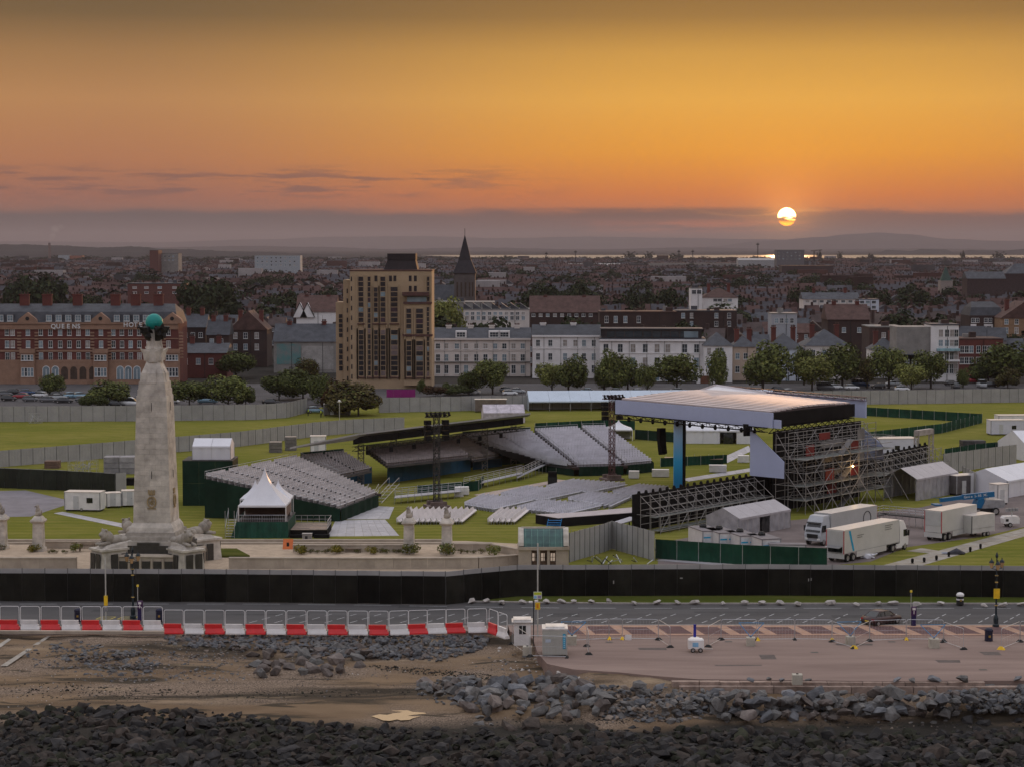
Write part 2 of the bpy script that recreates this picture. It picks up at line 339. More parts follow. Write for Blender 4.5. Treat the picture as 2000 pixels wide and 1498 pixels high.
for (x0, y0), (x1, y1) in zip(kp[:-1], kp[1:]): kb.hexa([(x0, y0, -.05), (x1, y1, -.05), (x1, y1 + .35, -.05), (x0, y0 + .35, -.05)], [(x0, y0, .12), (x1, y1, .12), (x1, y1 + .35, .12), (x0, y0 + .35, .12)])
struct(kb.build('kerb', m_kerb))
struct(MB().poly([(-9, 221.2, .1), (-6, 220.95, .1), (4, 219.95, .1), (14, 219.45, .1), (160, 219.35, .1), (160, 227, .2), (-2, 227, .2)]).build('verge', m_verge))
m_pave = M('front_pavement', (.18, .165, .155), var=.2, scale=.6)
struct(MB().poly([(-160, 221.8, .09), (-5.5, 221.8, .09), (-5.5, 224, .09), (-160, 224, .09)]).build('pavement', m_pave))
# promenade slab on the right, thick seaward edge
m_prom = M('promenade_asphalt', (.185, .132, .115), col2=(.285, .212, .182), scale=.22, rough=.95, spec=.1, bump=.15, bscale=8, stretch=(.22, 1.3, 1), detail=9)
m_brickp = M('brick_paving', (.105, .058, .058), var=.25, scale=1.4, rough=.9, rand=.12)
m_buff = M('buff_paving', (.36, .22, .155), var=.18, scale=1.2, rough=.9)
m_conc = M('concrete', (.33, .30, .26), var=.25, scale=.8, rough=.9, bump=.2)
PZ = .1
pe = [(2.0, 199.5), (2.4, 192), (3.2, 187), (5.5, 184.5), (9.5, 183.2), (13, 181.5), (16.5, 180.2), (25, 179.8), (33, 179.4), (40, 179.6), (75, 179.8), (110, 180)]
pp = [(-.4, 206.3), (-.2, 203), (.8, 200.5)] + pe + [(110, 206.3)]
struct(MB().ext([(x, y, PZ - 1.4) for x, y in pp], (0, 0, 1.4)).build('promenade', m_prom))
struct(MB().box(-.4, 160, 206.3, 206.6, -.1, PZ + .02).build('kerb', m_kerb))
pv_ = struct(MB().poly([(4, 200.6, PZ + .004), (110, 200.6, PZ + .004), (110, 206.3, PZ + .004), (4, 206.3, PZ + .004)]).build('brick_pavement', m_brickp))
for y0, y1 in ((205.75, 206.25), (200.9, 201.25), (199.9, 200.1)): sheet('buff_band', [(4.5, y0), (110, y0), (110, y1), (4.5, y1)], m_buff, pv_, PZ + .009)
for i in range(28):
    x = 7.2 + i * 3.55; sl = -.9 - .02 * i
    sheet('buff_band', [(x, 201.25), (x + 1.05, 201.25), (x + 1.05 + sl, 205.75), (x + sl, 205.75)], m_buff, pv_, PZ + .009)
    if i % 2 == 0: sheet('buff_band', [(x + 1.05, 201.25), (x + 3.55, 201.25), (x + 3.55, 201.7), (x + 1.05, 201.7)], m_buff, pv_, PZ + .009)
    else: sheet('buff_band', [(x + 1.05 + sl, 205.3), (x + 3.55 + sl, 205.3), (x + 3.55 + sl, 205.75), (x + 1.05 + sl, 205.75)], m_buff, pv_, PZ + .009)
rr_ = random.Random(3); m_patch = M('tarmac_patch', (.105, .085, .078), var=.2, scale=1.5, rough=.95); m_iron = M('drain_iron', (.05, .045, .045), rough=.6)
prom_o = bpy.data.objects['promenade']
for x, y, a, d in ((12, 193.5, 2.6, 1.1), (23, 189, 1.4, 2.2), (31, 195.8, 3.4, .8), (39, 187.5, 2.0, 1.2), (18.5, 186, 4.2, .5), (44, 191, 1.6, 1.6)): sheet('tarmac_patch', [(x, y), (x + a, y + rr_.uniform(-.1, .1)), (x + a + rr_.uniform(-.2, .2), y + d), (x - rr_.uniform(0, .2), y + d)], m_patch, prom_o, PZ + .004)
for x, y in ((9, 197), (20.5, 197.3), (28, 192), (36.2, 197.2), (42, 184)): sheet('drain_cover', [(x, y), (x + .7, y), (x + .7, y + .6), (x, y + .6)], m_iron, prom_o, PZ + .008)
for x, y, a, d in ((-30, 212.5, 9, .9), (-12, 216.8, 5, 1.6), (4, 211.5, 3, 2.4), (19, 214, 12, .7), (33, 211, 4, 1.6), (-44, 214.5, 6, 1.4)): sheet('tarmac_patch', [(x, y), (x + a, y + .1), (x + a, y + d), (x, y + d)], M('road_patch', (.055, .053, .053), var=.2, scale=1.2, rough=.95), road, .003)
# low stepped sea wall along the promenade edge: courses of capping stones
m_cap = M('sea_wall_stone', (.27, .20, .165), var=.3, scale=1.3, rough=.95, rand=.1, bump=.4)
sw = thing('sea_wall', 'low worn stone sea wall edging the pink promenade above boulders', 'sea wall', (14, 180, 0))
for k in range(2):
    x = 14.0 + k * .6
    while x < 41:
        L = rnd.uniform(1.6, 4.2); y = 180.05 - (x - 14) * .012 - k * .55
        if rnd.random() < .88:
            a = rnd.uniform(-.03, .03); MB().box(x, x + L - .05, y - .75 + a, y - .02 + a, -1.5 - .3 * k, PZ - .04 - .28 * k - abs(a)).build('capping_stone', m_cap, sw, world=True)
        x += L
# pavement strip behind the barriers on the left, and the concrete ramp
struct(MB().ext([(x, y, -1.0) for x, y in [(-110, 203.6), (-.4, 203.6), (-.4, 206.6), (-110, 206.6)]], (0, 0, 1.02)).build('barrier_pavement', M('worn_pavement', (.20, .16, .14), var=.3, scale=.8)))

# ------------------------------------------------------------------ beach
PUD = G(780, 1396, -1.75)
def sm(a, b, x): t = min(1, max(0, (x - a) / (b - a))); return t * t * (3 - 2 * t)
def zb(x, y):
    z = -.35 - .75 * sm(203.5, 194, y) - .45 * sm(194, 181, y) - .9 * sm(180, 166, y) - .8 * sm(166, 150, y)
    z += .55 * math.exp(-((x + 36) / 9) ** 2 - ((y - 197) / 4) ** 2) + .35 * math.exp(-((x - 4) / 6) ** 2 - ((y - 190) / 5) ** 2)
    n = .16 * mn.noise((x * .18, y * .35, 1)) + .10 * mn.noise((x * .5, y * .8, 4)) + .05 * mn.noise((x * 1.7, y * 1.9, 9)) + .03 * mn.noise((x * 4, y * 4, 2))
    d = ((x - PUD.x) / 5) ** 2 + ((y - PUD.y) / 3.2) ** 2; k = 1 - math.exp(-d * 1.2)
    z = z + n * k; z = z * k + (-1.80) * (1 - k)
    # shingle bank against the promenade edge
    if x > 0:
        ed = 200 - 18 * sm(1, 8, x) - 2 * sm(8, 16, x); d2 = ed - y
        if d2 > -3: z = max(z, -.06 - max(0, d2) * (.16 + .05 * sm(8, 18, x)) - .45 * sm(12, 18, x) + n)
    return z
def GB(px, py, off=0.0):
    z = -1.5
    for _ in range(7): p = G(px, py, z); z = zb(p.x, p.y) + off
    return G(px, py, z)
m_sand = bpy.data.materials.new('beach_sand'); m_sand.use_nodes = True
def beach_nodes():
    t = m_sand.node_tree; bs = t.nodes['Principled BSDF']; ge = t.nodes.new('ShaderNodeNewGeometry')
    def noi(sc_, det, st=(1, 1, 1), lo=.35, hi=.65, dist=0.0):
        mp = t.nodes.new('ShaderNodeMapping'); mp.inputs['Scale'].default_value = st; t.links.new(ge.outputs['Position'], mp.inputs[0])
        n = t.nodes.new('ShaderNodeTexNoise'); n.inputs['Scale'].default_value = sc_; n.inputs['Detail'].default_value = det; n.inputs['Distortion'].default_value = dist; t.links.new(mp.outputs[0], n.inputs[0])
        r = t.nodes.new('ShaderNodeMapRange'); r.inputs[1].default_value = lo; r.inputs[2].default_value = hi; t.links.new(n.outputs[0], r.inputs[0]); return r.outputs[0], n.outputs[0]
    def mix(f, x, y):
        k = t.nodes.new('ShaderNodeMix'); k.data_type = 'RGBA'
        if isinstance(f, float): k.inputs[0].default_value = f
        else: t.links.new(f, k.inputs[0])
        for s_, v in ((k.inputs[6], x), (k.inputs[7], y)):
            if isinstance(v, tuple): s_.default_value = (*v, 1)
            else: t.links.new(v, s_)
        return k.outputs[2]
    sand = mix(noi(.35, 5, (.3, 1, 1))[0], (.20, .135, .080), (.125, .080, .045))
    shing, raw = noi(7.0, 7, (1, 1, 1), .40, .60)
    shingle = mix(shing, (.27, .20, .145), (.085, .06, .044))
    base = mix(noi(.12, 6, (.55, 1.2, 1), .42, .58)[0], sand, shingle)
    base = mix(noi(.16, 8, (.16, 1.0, 1), .55, .63, .8)[0], base, (.032, .023, .014))
    base = mix(noi(.5, 8, (.2, 1.2, 1), .56, .63, .6)[0], base, (.045, .033, .020))
    base = mix(noi(.2, 4, (.3, 1.2, 1), .62, .75)[0], base, (.30, .22, .14))
    sx = t.nodes.new('ShaderNodeSeparateXYZ'); t.links.new(ge.outputs['Position'], sx.inputs[0])
    wet = t.nodes.new('ShaderNodeMapRange'); wet.inputs[1].default_value = -1.86; wet.inputs[2].default_value = -2.15; t.links.new(sx.outputs[2], wet.inputs[0])
    base = mix(wet.outputs[0], base, (.020, .017, .013))
    t.links.new(base, bs.inputs['Base Color']); bs.inputs['Roughness'].default_value = .85; bs.inputs['Specular IOR Level'].default_value = .2
    bp = t.nodes.new('ShaderNodeBump'); bp.inputs['Strength'].default_value = .7; bp.inputs['Distance'].default_value = .15; t.links.new(raw, bp.inputs['Height']); t.links.new(bp.outputs[0], bs.inputs['Normal'])
beach_nodes()
xs = [-110 + i * 4 for i in range(13)] + [-58 + i * .45 for i in range(258)] + [62 + i * 4 for i in range(13)]
ys = [130 + i * 3 for i in range(7)] + [150 + i * .45 for i in range(120)]
nx, ny = len(xs), len(ys)
b = MB(); b.add([(x, y, zb(x, y)) for y in ys for x in xs], [[j * nx + i, j * nx + i + 1, (j + 1) * nx + i + 1, (j + 1) * nx + i] for j in range(ny - 1) for i in range(nx - 1)])
struct(b.build('beach', m_sand, smooth=True))
# tide pool
pool = [(725, 1398), (740, 1394), (757, 1395), (768, 1392), (781, 1391), (786, 1389), (772, 1388), (760, 1386), (758, 1383), (774, 1382), (790, 1384), (805, 1389), (818, 1390), (831, 1391), (832, 1393), (808, 1395), (796, 1397), (806, 1398), (821, 1398), (806, 1402), (800, 1405), (782, 1406), (776, 1404), (762, 1407), (748, 1406), (738, 1402)]
struct(MB().poly([tuple(G(a, c, -1.772)) for a, c in pool]).build('tide_pool', M('pool_water', (.02, .02, .02), rough=.02, var=.05, scale=1, spec=1.0, metal=0.0)))
# concrete slipway strips at far left
slip = MB()
for a in ([(0, 1300), (14, 1300), (100, 1241), (92, 1241)], [(-30, 1275), (-15, 1275), (22, 1248), (16, 1246)]): slip.poly([tuple(GB(x, y, .09)) for x, y in a])
struct(slip.build('slipway', m_conc))
# ------------------------------------------------------------------ naval memorial
m_stone = M('weathered_stone', (.60, .55, .485), col2=(.33, .30, .265), scale=.8, rough=.9, rand=.07, bump=.3, bscale=3, detail=8)
m_stone2 = M('pale_stone', (.42, .355, .285), col2=(.31, .26, .21), scale=.7, rough=.9, rand=.06, bump=.25, bscale=3)
m_stone3 = M('dark_stone', (.40, .36, .31), col2=(.20, .18, .155), scale=.8, rough=.95, bump=.4, bscale=4, detail=8)
m_bronze = M('dark_bronze', (.035, .032, .028), var=.3, scale=2, rough=.5, spec=.4)
m_copper = M('verdigris_copper', (.008, .235, .205), var=.14, scale=1.2, rough=.5)
m_gild = M('carved_crest_stone', (.30, .225, .12), var=.3, scale=3)
m_black = M('black_bronze', (.010, .010, .010), var=.3, scale=3, rough=.7)
mem = thing('war_memorial', 'tall tapering stone naval memorial column crowned by a green globe', 'memorial', (-42.55, 246.5, 0), R(-3.9))
def sq(m, h0, z0, h1, z1, mi=0): return m.hexa([(-h0, -h0, z0), (h0, -h0, z0), (h0, h0, z0), (-h0, h0, z0)], [(-h1, -h1, z1), (h1, -h1, z1), (h1, h1, z1), (-h1, h1, z1)], mi)
b = MB(); sq(b, 5.3, 0, 5.2, 1.75); sq(b, 5.35, 1.75, 5.2, 2.0); b.build('lower_plinth', m_stone2, mem)
b = MB(); sq(b, 4.3, 2.0, 3.9, 3.35); sq(b, 3.55, 3.35, 3.45, 3.85); sq(b, 3.05, 3.85, 2.95, 4.3); b.build('upper_plinth', m_stone3, mem)
b = MB(); sq(b, 2.74, 4.3, 2.6, 4.85); sq(b, 2.6, 4.85, 2.3, 5.35); b.build('shaft_base', m_stone, mem)
sq(MB(), 2.12, 5.3, 1.68, 20.5).build('shaft_core', m_stone3, mem)
NCO = 24
for k in range(NCO):
    z0 = 5.35 + (20.4 - 5.35) * k / NCO; z1 = 5.35 + (20.4 - 5.35) * (k + 1) / NCO - .012
    h0 = 2.24 - .45 * (z0 - 5.35) / 15.05; h1 = 2.24 - .45 * (z1 - 5.35) / 15.05
    for sd_ in range(4):
        cut = [-1, -.42 + .3 * (k % 2), .25 + .3 * (k % 2), 1]
        for a, c in zip(cut[:-1], cut[1:]):
            e = .006; d0 = rnd.uniform(0, .018)
            pts = []
            for hh, z in ((h0, z0), (h1, z1)):
                x0, x1 = a * hh + e, c * hh - e
                if a == -1: x0 = -hh + .2
                pts.append([(x0, -hh - d0, z), (x1, -hh - d0, z), (x1, -hh + .22, z), (x0, -hh + .22, z)])
            o = MB().hexa(pts[0], pts[1]).build('stone_block', m_stone, mem, rot=sd_ * math.pi / 2)
b = MB(); sq(b, 1.70, 20.4, 1.68, 21.15); sq(b, 1.60, 21.15, 1.56, 22.0); sq(b, 1.46, 22.0, 1.36, 23.05); sq(b, 1.30, 23.05, .80, 24.3); sq(b, .84, 24.2, .82, 24.4)
for s_ in range(4):
    a = s_ * math.pi / 2; c_, n_ = math.cos(a), math.sin(a)
    b.hull([(c_ * x - n_ * y, n_ * x + c_ * y, z) for x, y, z in [(-.6, -1.62, 21.9), (.6, -1.62, 21.9), (-.5, -1.45, 23.0), (.5, -1.45, 23.0), (-.6, -.8, 21.9), (.6, -.8, 21.9), (-.4, -1.05, 23.7), (.4, -1.05, 23.7)]])
b.build('shoulder', m_stone, mem)
for s_ in range(4): # ship prows carved at the four sides
    a = s_ * math.pi / 2 + math.pi / 4; b = MB(); c_, n_ = math.cos(a), math.sin(a); T = lambda x, y, z: (c_ * x - n_ * y, n_ * x + c_ * y, z)
    b.hull([T(*p) for p in [(.3, -.6, 24.3), (.3, .6, 24.3), (.3, -.65, 25.5), (.3, .65, 25.5), (1.75, 0, 25.9), (1.45, 0, 24.5), (1.1, -.45, 25.65), (1.1, .45, 25.65)]]); b.hull([T(*p) for p in [(1.2, -.2, 25.6), (1.2, .2, 25.6), (1.95, -.12, 26.0), (1.95, .12, 26.0), (1.7, 0, 25.4)]])
    b.build('ship_prow', m_stone, mem)
b = MB(); b.lathe([(1.05, 24.3), (1.05, 25.9), (.95, 26.0), (.86, 26.2), (.8, 27.3), (.62, 27.9), (.5, 28.6)], 8, rot=R(22.5))
for i in range(4): a = i * math.pi / 2; b.tube((math.cos(a) * .85, math.sin(a) * .85, 25.9), (math.cos(a) * .5, math.sin(a) * .5, 28.2), .2, .12)
b.build('octagonal_lantern', m_stone, mem)
for i in range(4): # dark winged figures under the globe
    a = i * math.pi / 2 + math.pi / 4; b = MB(); r2 = random.Random(i)
    for k in range(9):
        rr = r2.uniform(.7, 1.85); z = 26.7 + r2.uniform(0, 1) * 1.9; t = a + r2.uniform(-.42, .42); rr *= .7 + .35 * (z - 26.7) / 1.9; q = r2.uniform(.22, .42)
        b.hull([(math.cos(t) * rr + r2.uniform(-q, q), math.sin(t) * rr + r2.uniform(-q, q), z + r2.uniform(-q, q) * 1.3) for _ in range(9)])
    b.hull([(math.cos(a + d) * r_, math.sin(a + d) * r_, z) for d, r_, z in [(-.35, .5, 26.4), (.35, .5, 26.4), (-.45, 1.3, 27.4), (.45, 1.3, 27.4), (-.55, 1.85, 28.4), (.55, 1.85, 28.4), (0, .4, 28.55), (0, 2.05, 28.5)]])
    b.build('winged_figure', m_black, mem)
b = MB(); b.sphere((0, 0, 29.0), 1.03, 28, 18); b.build('globe', m_copper, mem, smooth=True)
MB().lathe([(1.04, -.03), (1.04, .03)], 28, (0, 0, 29.0)).build('globe_band', M('band_copper', (.03, .30, .26), scale=2), mem)
for s_ in range(4): # crest roundels, slits and name panels on each face
    a = s_ * math.pi / 2
    b = MB()
    for i in range(16):
        t0, t1 = i * math.pi / 8, (i + 1) * math.pi / 8
        b.bar((.5 * math.cos(t0), -2.24, 7.85 + .62 * math.sin(t0)), (.5 * math.cos(t1), -2.24, 7.85 + .62 * math.sin(t1)), .16, .16)
    for p_, q_ in (((-.25, 7.6), (.2, 8.1)), ((.25, 7.6), (-.1, 7.9)), ((0, 7.5), (.05, 8.25)), ((-.3, 7.9), (.3, 7.9))): b.bar((p_[0], -2.22, p_[1]), (q_[0], -2.22, q_[1]), .12, .12)
    b.box(-.36, .36, -2.27, -2.05, 8.7, 8.85)
    for x in (-.34, -.17, 0, .17, .34): b.hull([(x - .07, -2.25, 8.85), (x + .07, -2.25, 8.85), (x * 1.15 - .05, -2.23, 9.3), (x * 1.15 + .05, -2.23, 9.3), (x, -2.08, 9.0), (x, -2.08, 9.35)])
    for i in range(6): b.box(-.5 + i * .18, -.4 + i * .18, -2.29, -2.12, 7.0, 7.15)
    b.build('crest', m_gild, mem, rot=a)
    MB().box(-.035, .035, -1.88, -1.7, 18.6, 19.6).build('slit', m_bronze, mem, rot=a); MB().box(-.035, .035, -2.13, -1.9, 10.6, 11.5).build('slit', m_bronze, mem, rot=a)
    pan = MB(); pan.box(-2.4, 2.4, -4.38, -4.1, 2.05, 2.95); pan.box(-1.3, 1.3, -4.33, -4.0, 2.95, 3.3); pan.build('bronze_panel', m_bronze, mem, rot=a, loc=(0, 0, -.02))
    for i in range(7): x = -4.05 + i * 1.35; MB().box(x - .48, x + .48, -5.36, -5.1, .15, 1.25).build('name_panel', m_bronze, mem, rot=a)
    for i in range(8): x = -4.72 + i * 1.35; MB().box(x - .12, x + .12, -5.42, -5.1, .05, 1.55).build('pilaster', m_stone2, mem, rot=a)
for s_ in range(4): # diagonal buttresses with lions
    a = s_ * math.pi / 2 + math.pi / 4
    b = MB(); b.hexa([(3.5, -1.5, 0), (8.3, -1.45, 0), (8.3, 1.45, 0), (3.5, 1.5, 0)], [(3.5, -1.4, 2.5), (8.05, -1.3, 2.5), (8.05, 1.3, 2.5), (3.5, 1.4, 2.5)]); b.box(3.4, 8.3, -1.55, 1.55, 2.5, 2.75); b.hexa([(2.6, -1.1, 2.75), (7.7, -1.05, 2.75), (7.7, 1.05, 2.75), (2.6, 1.1, 2.75)], [(2.6, -.95, 3.7), (7.2, -.8, 3.1), (7.2, .8, 3.1), (2.6, .95, 3.7)])
    b.build('buttress', m_stone, mem, rot=a)
    for y0, y1 in ((-1.1, -.15), (.15, 1.1)): MB().box(8.28, 8.34, y0, y1, .1, 2.2).build('name_panel', m_bronze, mem, rot=a)
    for sy in (-1, 1):
        for x in (5.2, 6.6): MB().box(x - .45, x + .45, sy * 1.47 - .06, sy * 1.47 + .06, .1, 2.1).build('name_panel', m_bronze, mem, rot=a)
    b = MB(); b.sphere((5.5, 0, 3.55), .75, 10, 7, sx=1.9, sy=.85, sz=.85); b.sphere((7.0, 0, 4.2), .62, 10, 7, sx=.95, sy=.95, sz=1.25); b.sphere((6.6, 0, 3.9), .72, 10, 7, sy=.95, sz=1.1); b.sphere((7.45, 0, 4.35), .3, 8, 6, sx=1.2); b.sphere((4.7, .45, 3.5), .5, 8, 6, sx=1.3); b.sphere((4.7, -.45, 3.5), .5, 8, 6, sx=1.3)
    for sy in (-.4, .4): b.tube((6.6, sy, 3.35), (8.0, sy, 3.22), .26, .2); b.sphere((7.05, sy * 1.1, 4.85), .16, 6, 5)
    b.build('lion', m_stone3, mem, smooth=True, rot=a)

# memorial terrace, walls, seahorse pillars, benches, shrubs
m_terr = M('terrace_paving', (.40, .31, .225), var=.18, scale=.7, rough=.9)
struct(MB().poly([(-130, 241, .06), (6, 241, .06), (6, 262, .06), (-6, 266.5, .06), (-130, 266.5, .06)]).build('terrace', m_terr))
for y in (263.4, 265.2): struct(MB().box(-130, -2.5 if y < 264 else -8, y, y + .5, 0, .28 if y < 264 else .42).build('terrace_step', m_stone2))
def wall(label, pts, h, th, mat=m_stone2, cop=True, L=2.2):
    t = thing('stone_wall', label, 'wall', (*pts[0], 0)); cap_ = 0
    for (x0, y0), (x1, y1) in zip(pts[:-1], pts[1:]):
        d = Vector((x1 - x0, y1 - y0, 0)); n = max(1, round(d.length / L)); u = d / n; s = Vector((-u.y, u.x, 0)).normalized() * th / 2
        for k in range(n):
            a, c = Vector((x0, y0, 0)) + u * k + u * .004, Vector((x0, y0, 0)) + u * (k + 1) - u * .004
            MB().hexa([a - s, c - s, c + s, a + s], [p + Vector((0, 0, h)) for p in (a - s, c - s, c + s, a + s)]).build('wall_stone', mat, t, world=True)
            if cop:
                s2 = s * 1.25; MB().hexa([p + Vector((0, 0, h)) for p in (a - s2, c - s2, c + s2, a + s2)], [p + Vector((0, 0, h + .14)) for p in (a - s2, c - s2, c + s2, a + s2)]).build('coping_stone', mat, t, world=True)
    return t
def gp(*pp): return [tuple(G(x, y))[:2] for x, y in pp]
wall('low stone retaining wall running right from the memorial base', [(-33.5, 243.5), (-14, 243.2), (-4, 243.6), (1.2, 246)], 1.25, .5)
wall('low stone retaining wall left of the memorial base', [(-80, 243.5), (-51.5, 243.5)], 1.25, .5)
for a_, lb in (((85, 1071, 196, 1071), 'short garden wall with shrubs between a seahorse pillar and the memorial'), ((572, 1078, 790, 1078), 'garden wall behind the bench right of the white pagoda'), ((886, 1076, 960, 1076, 1010, 1086), 'curved garden wall leading to the green roofed pavilion')):
    wall(lb, gp(*[(a_[i], a_[i + 1]) for i in range(0, len(a_), 2)]), .85, .4)
def pillar(px, py, label):
    p = G(px, py); t = thing('seahorse_pillar', label, 'pillar', p, R(-4), 'seahorse pillars of the memorial garden')
    b = MB(); sq(b, .8, 0, .78, .5); b.build('plinth', m_stone, t)
    for k in range(5): z = .5 + k * .62; b = MB(); sq(b, .64 - k * .012, z, .63 - k * .012, z + .605); b.build('stone_block', m_stone, t)
    b = MB(); sq(b, .66, 3.6, .86, 3.85); sq(b, .86, 3.85, .8, 4.05); sq(b, .7, 4.05, .45, 4.45); b.build('capital', m_stone, t)
    b = MB(); b.sphere((0, 0, 4.75), .42, 8, 6, sz=1.1); b.sphere((-.05, -.05, 5.2), .3, 8, 6, sz=1.5); b.tube((.05, 0, 5.3), (-.12, -.25, 5.75), .2, .14); b.hull([(-.15, -.15, 5.7), (.1, -.15, 5.75), (-.4, -.45, 5.6), (-.3, -.5, 5.75), (0, 0, 5.95), (.1, 0, 5.6)]); b.tube((.3, .1, 4.6), (.42, .05, 5.3), .16, .05); b.build('seahorse', m_stone3, t, smooth=True)
for px, py, lb in ((3, 1072, 'seahorse topped stone pillar at the left picture edge'), (76, 1076, 'seahorse topped stone pillar just left of the memorial'), (799, 1080, 'left of the two seahorse pillars in front of the bench rows'), (873, 1081, 'right of the two seahorse pillars in front of the bench rows')): pillar(px, py, lb)
m_wood = M('weathered_timber', (.20, .15, .11), var=.35, scale=2, rough=.85, rand=.25)
def bench(px, py, rz, label):
    t = thing('park_bench', label, 'bench', G(px, py, .06), rz)
    for i in range(3): MB().box(-1, 1, -.25 + i * .17, -.11 + i * .17, .43, .48).build('seat_slat', m_wood, t)
    for i in range(2): MB().box(-1, 1, .28, .32, .6 + i * .2, .74 + i * .2).build('back_slat', m_wood, t)
    for x in (-.9, .9):
        MB().box(x - .05, x + .05, -.25, -.15, 0, .43).build('leg', m_wood, t); MB().box(x - .05, x + .05, .22, .3, 0, .95).build('leg', m_wood, t)
bench(170, 1076, 0, 'timber garden bench beside the memorial left of its base'); bench(690, 1078, 0, 'timber garden bench between yellow shrubs right of the pagoda')
# leaf clumps for shrubs, trees
def leafmesh(name, mats, n, rx, ry, rz, leaf, seed, lobes=7, zc=0.0):
    r = random.Random(seed); b = MB(); L = []
    for i in range(lobes):
        t = r.uniform(0, 6.283); u = r.uniform(-.5, .8); k = r.uniform(.35, .68)
        L.append((math.cos(t) * rx * k * math.sqrt(1 - u * u * .6), math.sin(t) * ry * k * math.sqrt(1 - u * u * .6), u * rz * .62, r.uniform(.36, .58)))
    L.append((0, 0, 0, .6))
    for i in range(n):
        lx, ly, lz, lr = L[r.randrange(len(L))]
        t = r.uniform(0, 6.283); u = r.uniform(-1, 1); q = math.sqrt(1 - u * u); d = r.uniform(.55, 1.08) ** .6
        n_ = Vector((q * math.cos(t), q * math.sin(t), u)); c = Vector((lx + n_.x * rx * lr * d, ly + n_.y * ry * lr * d, zc + lz + n_.z * rz * lr * d))
        nn = (n_ + Vector((r.uniform(-.7, .7), r.uniform(-.7, .7), r.uniform(-.5, .9)))).normalized(); a = nn.orthogonal().normalized(); e = nn.cross(a)
        th = r.uniform(0, 6.283); a2 = a * math.cos(th) + e * math.sin(th); e2 = nn.cross(a2); s1 = leaf * r.uniform(.6, 1.4); s2 = s1 * r.uniform(.4, .9)
        b.add([c - a2 * s1, c + e2 * s2 + nn * s1 * .25, c + a2 * s1 * .9, c - e2 * s2 + nn * s1 * .1], [[0, 1, 2], [0, 2, 3]], 0 if r.random() < .6 else (1 if r.random() < .7 else 2))
    return b.mesh(name, mats)
def leafm(name, c, rand=.2): return M(name, c, rough=.8, var=.3, scale=.5, spec=.08, rand=rand)
m_l1, m_l2, m_l3 = leafm('leaf_mid', (.098, .112, .034)), leafm('leaf_dark', (.056, .066, .022)), leafm('leaf_light', (.160, .165, .050))
m_y1, m_y2 = leafm('shrub_leaf_olive', (.14, .12, .022)), leafm('shrub_leaf_yellow', (.22, .17, .03))
SHR = [leafmesh('shrub_leaves', [m_y1, m_y2, m_l1], 420, 1, 1, .62, .10, 31, 5, .55), leafmesh('shrub_leaves', [m_l1, m_y1, m_l3], 420, 1, 1, .7, .10, 32, 5, .6), leafmesh('flower_leaves', [m_l2, m_y1, leafm('dry_leaf', (.09, .06, .03))], 260, 1, 1, .6, .08, 33, 5, .4)]
def shrub(px, py, s, k, label, z=0.06, sx=1.0, group='shrubs along the memorial garden wall'):
    t = thing('shrub', label, 'shrub', G(px, py, z), rnd.uniform(0, 6), group); obj('foliage', SHR[k], t, scale=(s * sx, s, s))
    MB().tube((0, 0, 0), (0, 0, .4 * s), .05, .03).build('stem', m_wood, t)
for px, py, s, k, lb in ((585, 1081, 1.15, 0, 'big yellow green shrub at the left end of the bench wall'), (657, 1081, 1.1, 0, 'round yellow shrub just left of the timber bench'), (724, 1081, .95, 0, 'small yellow shrub just right of the timber bench'), (800, 1083, 1.25, 1, 'olive shrub at the foot of the left seahorse pillar by the bench'), (872, 1084, 1.35, 1, 'dark green shrub at the foot of the right seahorse pillar'), (966, 1084, 1.1, 1, 'green shrub near the pavilion end of the curved wall'), (148, 1077, .95, 1, 'green shrub left of the bench by the memorial'), (68, 1077, 1.0, 0, 'yellowish shrub under the seahorse pillar left of the memorial'), (3, 1074, 1.1, 2, 'shrub under the pillar at the left picture edge')): shrub(px, py, s, k, lb)
for i, px in enumerate((608, 622, 636, 700, 745, 758, 772, 786, 900, 914, 928, 942, 98, 112, 126)): shrub(px + rnd.uniform(-3, 3), 1080 + rnd.uniform(-1, 1), rnd.uniform(.5, .75), 2, 'low brownish flower clump in the bed under the garden wall', group='flower clumps in the wall bed')
struct(MB().ext([tuple(G(x, y, .07)) for x, y in ((428, 1074), (462, 1074), (488, 1088), (428, 1088))], (0, 0, .25)).build('planting_bed', m_verge))
# pavilion with copper roof
pv = thing('garden_pavilion', 'small stone garden pavilion with green copper roof and three openings', 'pavilion', G(1061, 1108), R(1))
b = MB()
for x0, x1 in ((-2.95, -1.45), (-.72, -.42), (.42, .72), (1.45, 2.95)): b.box(x0, x1, -1.6, -1.25, 0, 2.35)
b.box(-2.95, -2.6, -1.25, 1.6, 0, 2.35); b.box(2.6, 2.95, -1.25, 1.6, 0, 2.35); b.box(-2.6, 2.6, 1.3, 1.6, 0, .6); b.box(-2.6, 2.6, 1.3, 1.6, 2.0, 2.35)
for x in (-2.1, -.57, .57, 2.1): b.box(x - .35, x + .35, 1.3, 1.6, .6, 2.0)
b.build('wall', m_stone2, pv)
MB().box(-3.05, 3.05, -1.75, 1.75, 2.35, 2.72).build('cornice', m_stone2, pv)
rb = MB(); prof = [(-1.55, 2.72), (-1.45, 3.1), (-1.0, 3.9), (-.5, 4.5), (0, 4.75), (.5, 4.5), (1.0, 3.9), (1.5, 2.72)]
rb.ext([(-2.35, y, z) for y, z in prof], (4.7, 0, 0)); rb.build('copper_roof', M('copper_roof', (.075, .17, .155), col2=(.045, .075, .08), scale=.8, rough=.55, spec=.4), pv)
